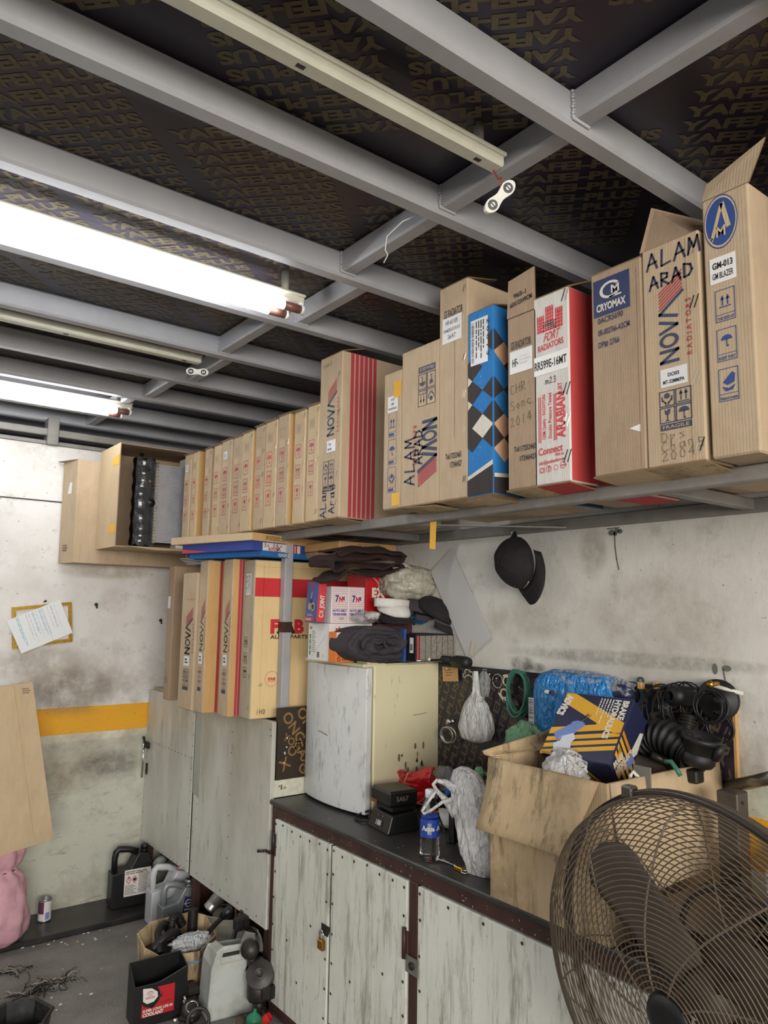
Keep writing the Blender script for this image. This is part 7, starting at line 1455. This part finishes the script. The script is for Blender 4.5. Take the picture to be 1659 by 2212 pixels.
part('small_gear', 'small rusty gear in front of the jerry can corner', lambda m: m.lathe([(.006, 0), (.02, 0), (.022, .006), (.022, .014), (.006, .016)], at(520, 2210, z=.02), mk('rusty_metal', '#5a4a3c', .7, .3), 12, (0, -.5, .8)), 'gear')
def clutter(m, c_, k): 
    r = random.Random(k); 
    for i in range(5): 
        a = c_+Vector((r.uniform(-.03, .03), r.uniform(-.03, .03), r.uniform(0, .04))); m.box(a.x-r.uniform(.01, .03), a.x+.02, a.y-.02, a.y+r.uniform(.01, .03), max(0.001, a.z-.03), a.z+.02, DKM if i % 2 else RUB, .006)
for k, (u, v, s_) in enumerate(((545, 2120, 'greasy block of engine scrap between the jerry can and the bench leg'), (390, 2100, 'greasy metal block behind the black coolant container'), (520, 1995, 'dark lump of scrap deep under the right cupboard door'), (575, 2150, 'black lump of scrap against the bench leg'))):
    p = at(u, v, x=1.56 if u > 500 else 1.47); part('engine_scrap', s_, lambda m: clutter(m, p, k), 'scrap')
MB().box(1.62, 1.74, 2.95, 3.35, .001, .12, DKM, .01).build('steel_tray', label='dark steel tray deep under the cupboard', cat='tray', group=GP_)
m = MB(); m.tube([at(343, 1870, x=1.62), at(352, 1855, x=1.66)], [.035, .03], JM, 20); m.lathe([(.016, 0), (.016, .02)], at(335, 1880, x=1.62), ALU, 16); m.build('clear_bottle', label='grey translucent bottle lying between the black jug and the red-capped jug', cat='bottle', group=GP_)
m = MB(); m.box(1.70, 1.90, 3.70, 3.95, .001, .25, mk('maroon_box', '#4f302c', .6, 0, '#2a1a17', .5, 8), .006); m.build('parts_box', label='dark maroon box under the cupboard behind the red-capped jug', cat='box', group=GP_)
# paint tin, sack, leaning carton, tub, wires
PT = thing('paint_tin', 'small open tin with a white and magenta label at the foot of the striped wall', 'tin', (1.068, 4.13, .029))
c0 = Vector((1.068, 4.14, .029)); m = MB(); m.lathe([(.001, 0), (.030, 0), (.031, .003), (.030, .006), (.030, .10), (.031, .103), (.029, .104), (.028, .01), (.001, .008)], c0, ALU, 28, cap=False); m.build('tin', PT)
m = MB(); a0 = math.atan2(-c0.y, -c0.x); MAG = mk('label_magenta', '#7d2a5a', .4); 
def arc(a1, a2, z0_, z1_, r, mt): 
    n_ = 40; m.add([c0+Vector((r*math.cos(a1+(a2-a1)*i/n_), r*math.sin(a1+(a2-a1)*i/n_), z_)) for i in range(n_+1) for z_ in (z0_, z1_)], [(2*i, 2*i+2, 2*i+3, 2*i+1) for i in range(n_)], mt)
arc(a0-PI, a0+PI, .006, .096, .0304, WHX); arc(a0-1.5, a0-.15, .038, .095, .0308, MAG)
for i in range(5): arc(a0-1.4, a0-.3, .045+.010*i, .049+.010*i, .0311, NAVY)
arc(a0+.1, a0+.75, .012, .045, .0308, mk('label_lilac', '#7f8fc4', .4)); m.build('label', PT)
m = MB(); SK = mk('pink_woven', '#dba9b5', .75, 0, '#8f6470', .45, 7, .6, 160)
c0 = Vector((.80, 3.99, .03)); zz = [(0, .10), (.03, .145), (.12, .155), (.22, .135), (.29, .112), (.315, .085), (.33, .078), (.36, .10), (.41, .115), (.43, .10)]
def sk(u, v):
    k = v*(len(zz)-1); i = min(int(k), len(zz)-2); f_ = k-i; h = zz[i][0]*(1-f_)+zz[i+1][0]*f_; r = zz[i][1]*(1-f_)+zz[i+1][1]*f_; a = 2*PI*u
    q = 1+.07*math.sin(9*a+h*30)*(1 if v > .45 else .35)+.10*(.4-abs(MN.noise(Vector((math.cos(a)*3, math.sin(a)*3, h*16)))))+.12*MN.noise(Vector((math.cos(a)*2, math.sin(a)*2, h*9))); return c0+Vector((r*q*math.cos(a), r*.75*q*math.sin(a), h))
m.grid(60, 44, sk, SK, wrap=True); o = m.build('woven_sack', label='pink woven plastic sack tied near its top under the leaning cardboard', cat='sack', solid=.002)
m = MB(); m.tube([c0+Vector((.082*math.cos(a), .062*math.sin(a), .322)) for a in [2*PI*i/24 for i in range(25)]]+[c0+Vector((.10, -.02, .28))], .0025, DKM, 6); m.build('tie', o)
m = MB(); m.box(.68, .84, 3.95, 4.05, .33, .45, mk('dark_scrap', '#3a3d38', .6, 0, '#6a6d66', .4, 20), .02); m.build('contents', o, label='dark scrap in its mouth')
q = [at(*p, y=3.86) for p in ((0, 1849), (116, 1812), (79, 1478), (0, 1490))]
ex = (q[0]-q[1])*2.2; tilt = Vector((0, .02, 0))
A0, A1, A2, A3 = q[1], q[2]+tilt*4, q[1]+ex, q[2]+(q[3]-q[2])*3.0+tilt*4
m = MB(); dd = Vector((0, .045, .0)); m.hexa([A2, A0, A0+dd, A2+dd, A3, A1, A1+dd, A3+dd], CBL); d_ = (A1-A0); fr = F(A0-d_*0+Vector((0, -.001, 0)), Vector((1, 0, 0)), d_); m.rect(fr, -.085, .0, -.0835, d_.length*.99, CBO, .0012); m.rect(fr, -.30, .0, -.2985, d_.length*.97, CBO, .0012)
m.lines(fr, -.05, d_.length*.93, -.01, d_.length*.97, 3, PEN, .5); m.build('flat_carton', label='large flat tan carton leaning at the left edge, resting on the pink sack', cat='carton')
TB = thing('oil_tub', 'black greasy plastic tub at the lower left corner', 'tub', (.80, 3.20, 0))
c0 = at(0, 2150, z=.09)
m = MB(); RUBW = mk('greasy_tub', '#1d1e1d', .5, 0, '#55524a', .5, 20)
cx_, cy__ = .755, 2.98
m.lathe([(.09, .001), (.10, .004), (.115, .11), (.124, .118), (.122, .124), (.112, .12), (.098, .01), (.001, .008)], (cx_-.03, cy__+.10, 0), RUBW, 7, (0, 0, 1), smooth=False, cap=False); m.build('tub', TB, solid=.003)
def tangle(label, cs_, n_, seed, spread):
    th = None; m = MB(); r = random.Random(seed); cols = [RUB, RUB, DKM, 'wire_tan', 'wire_white']; mk('wire_tan', '#8b7d63', .5); mk('wire_white', '#b3b0a8', .5)
    a, b = Vector(cs_[0]), Vector(cs_[1])
    for i in range(n_):
        P0 = a+(b-a)*r.uniform(.1, .9)+Vector((r.uniform(-spread, spread), r.uniform(-spread, spread), 0)); an_ = math.atan2((b-a).y, (b-a).x)+r.uniform(-.9, .9)+(PI if i % 2 else 0); st = r.uniform(.006, .013); cv = r.uniform(-.35, .35); pts = []; p_ = P0.copy()
        for k in range(11): pts.append(Vector((p_.x, p_.y, .003+.016*math.sin(PI*k/10)*r.random()+.003*r.random()))); p_ += Vector((math.cos(an_), math.sin(an_), 0))*st; an_ += cv*.5+r.uniform(-.15, .15)
        m.tube(pts, r.choice([.0013, .0017, .0024]), cols[i % 5], 5)
    m.build('wire_scrap', label=label, cat='wires', group='scrap wire on the floor')
tangle('tangle of cut electric wires on the floor beside the black tub', (at(45, 2160, z=0), at(150, 2112, z=0)), 44, 4, .035)
tangle('short bundle of cut wires at the left edge of the floor above the tub', (at(-20, 2105, z=0), at(72, 2100, z=0)), 16, 8, .012)
m = MB(); r = random.Random(12)
for i in range(46):
    p = at(r.uniform(20, 330), 2008+r.uniform(0, 40), z=.0) if i < 30 else at(r.uniform(40, 320), r.uniform(2060, 2200), z=0); s_ = r.uniform(.002, .007); m.box(p.x-s_, p.x+s_, p.y-s_*.5, p.y+s_*.5, 0, .003, STK if i % 5 else CBO)
m.build('floor_litter', label='scattered pale chips and crumbs along the kerb on the floor', cat='litter', kind='stuff')
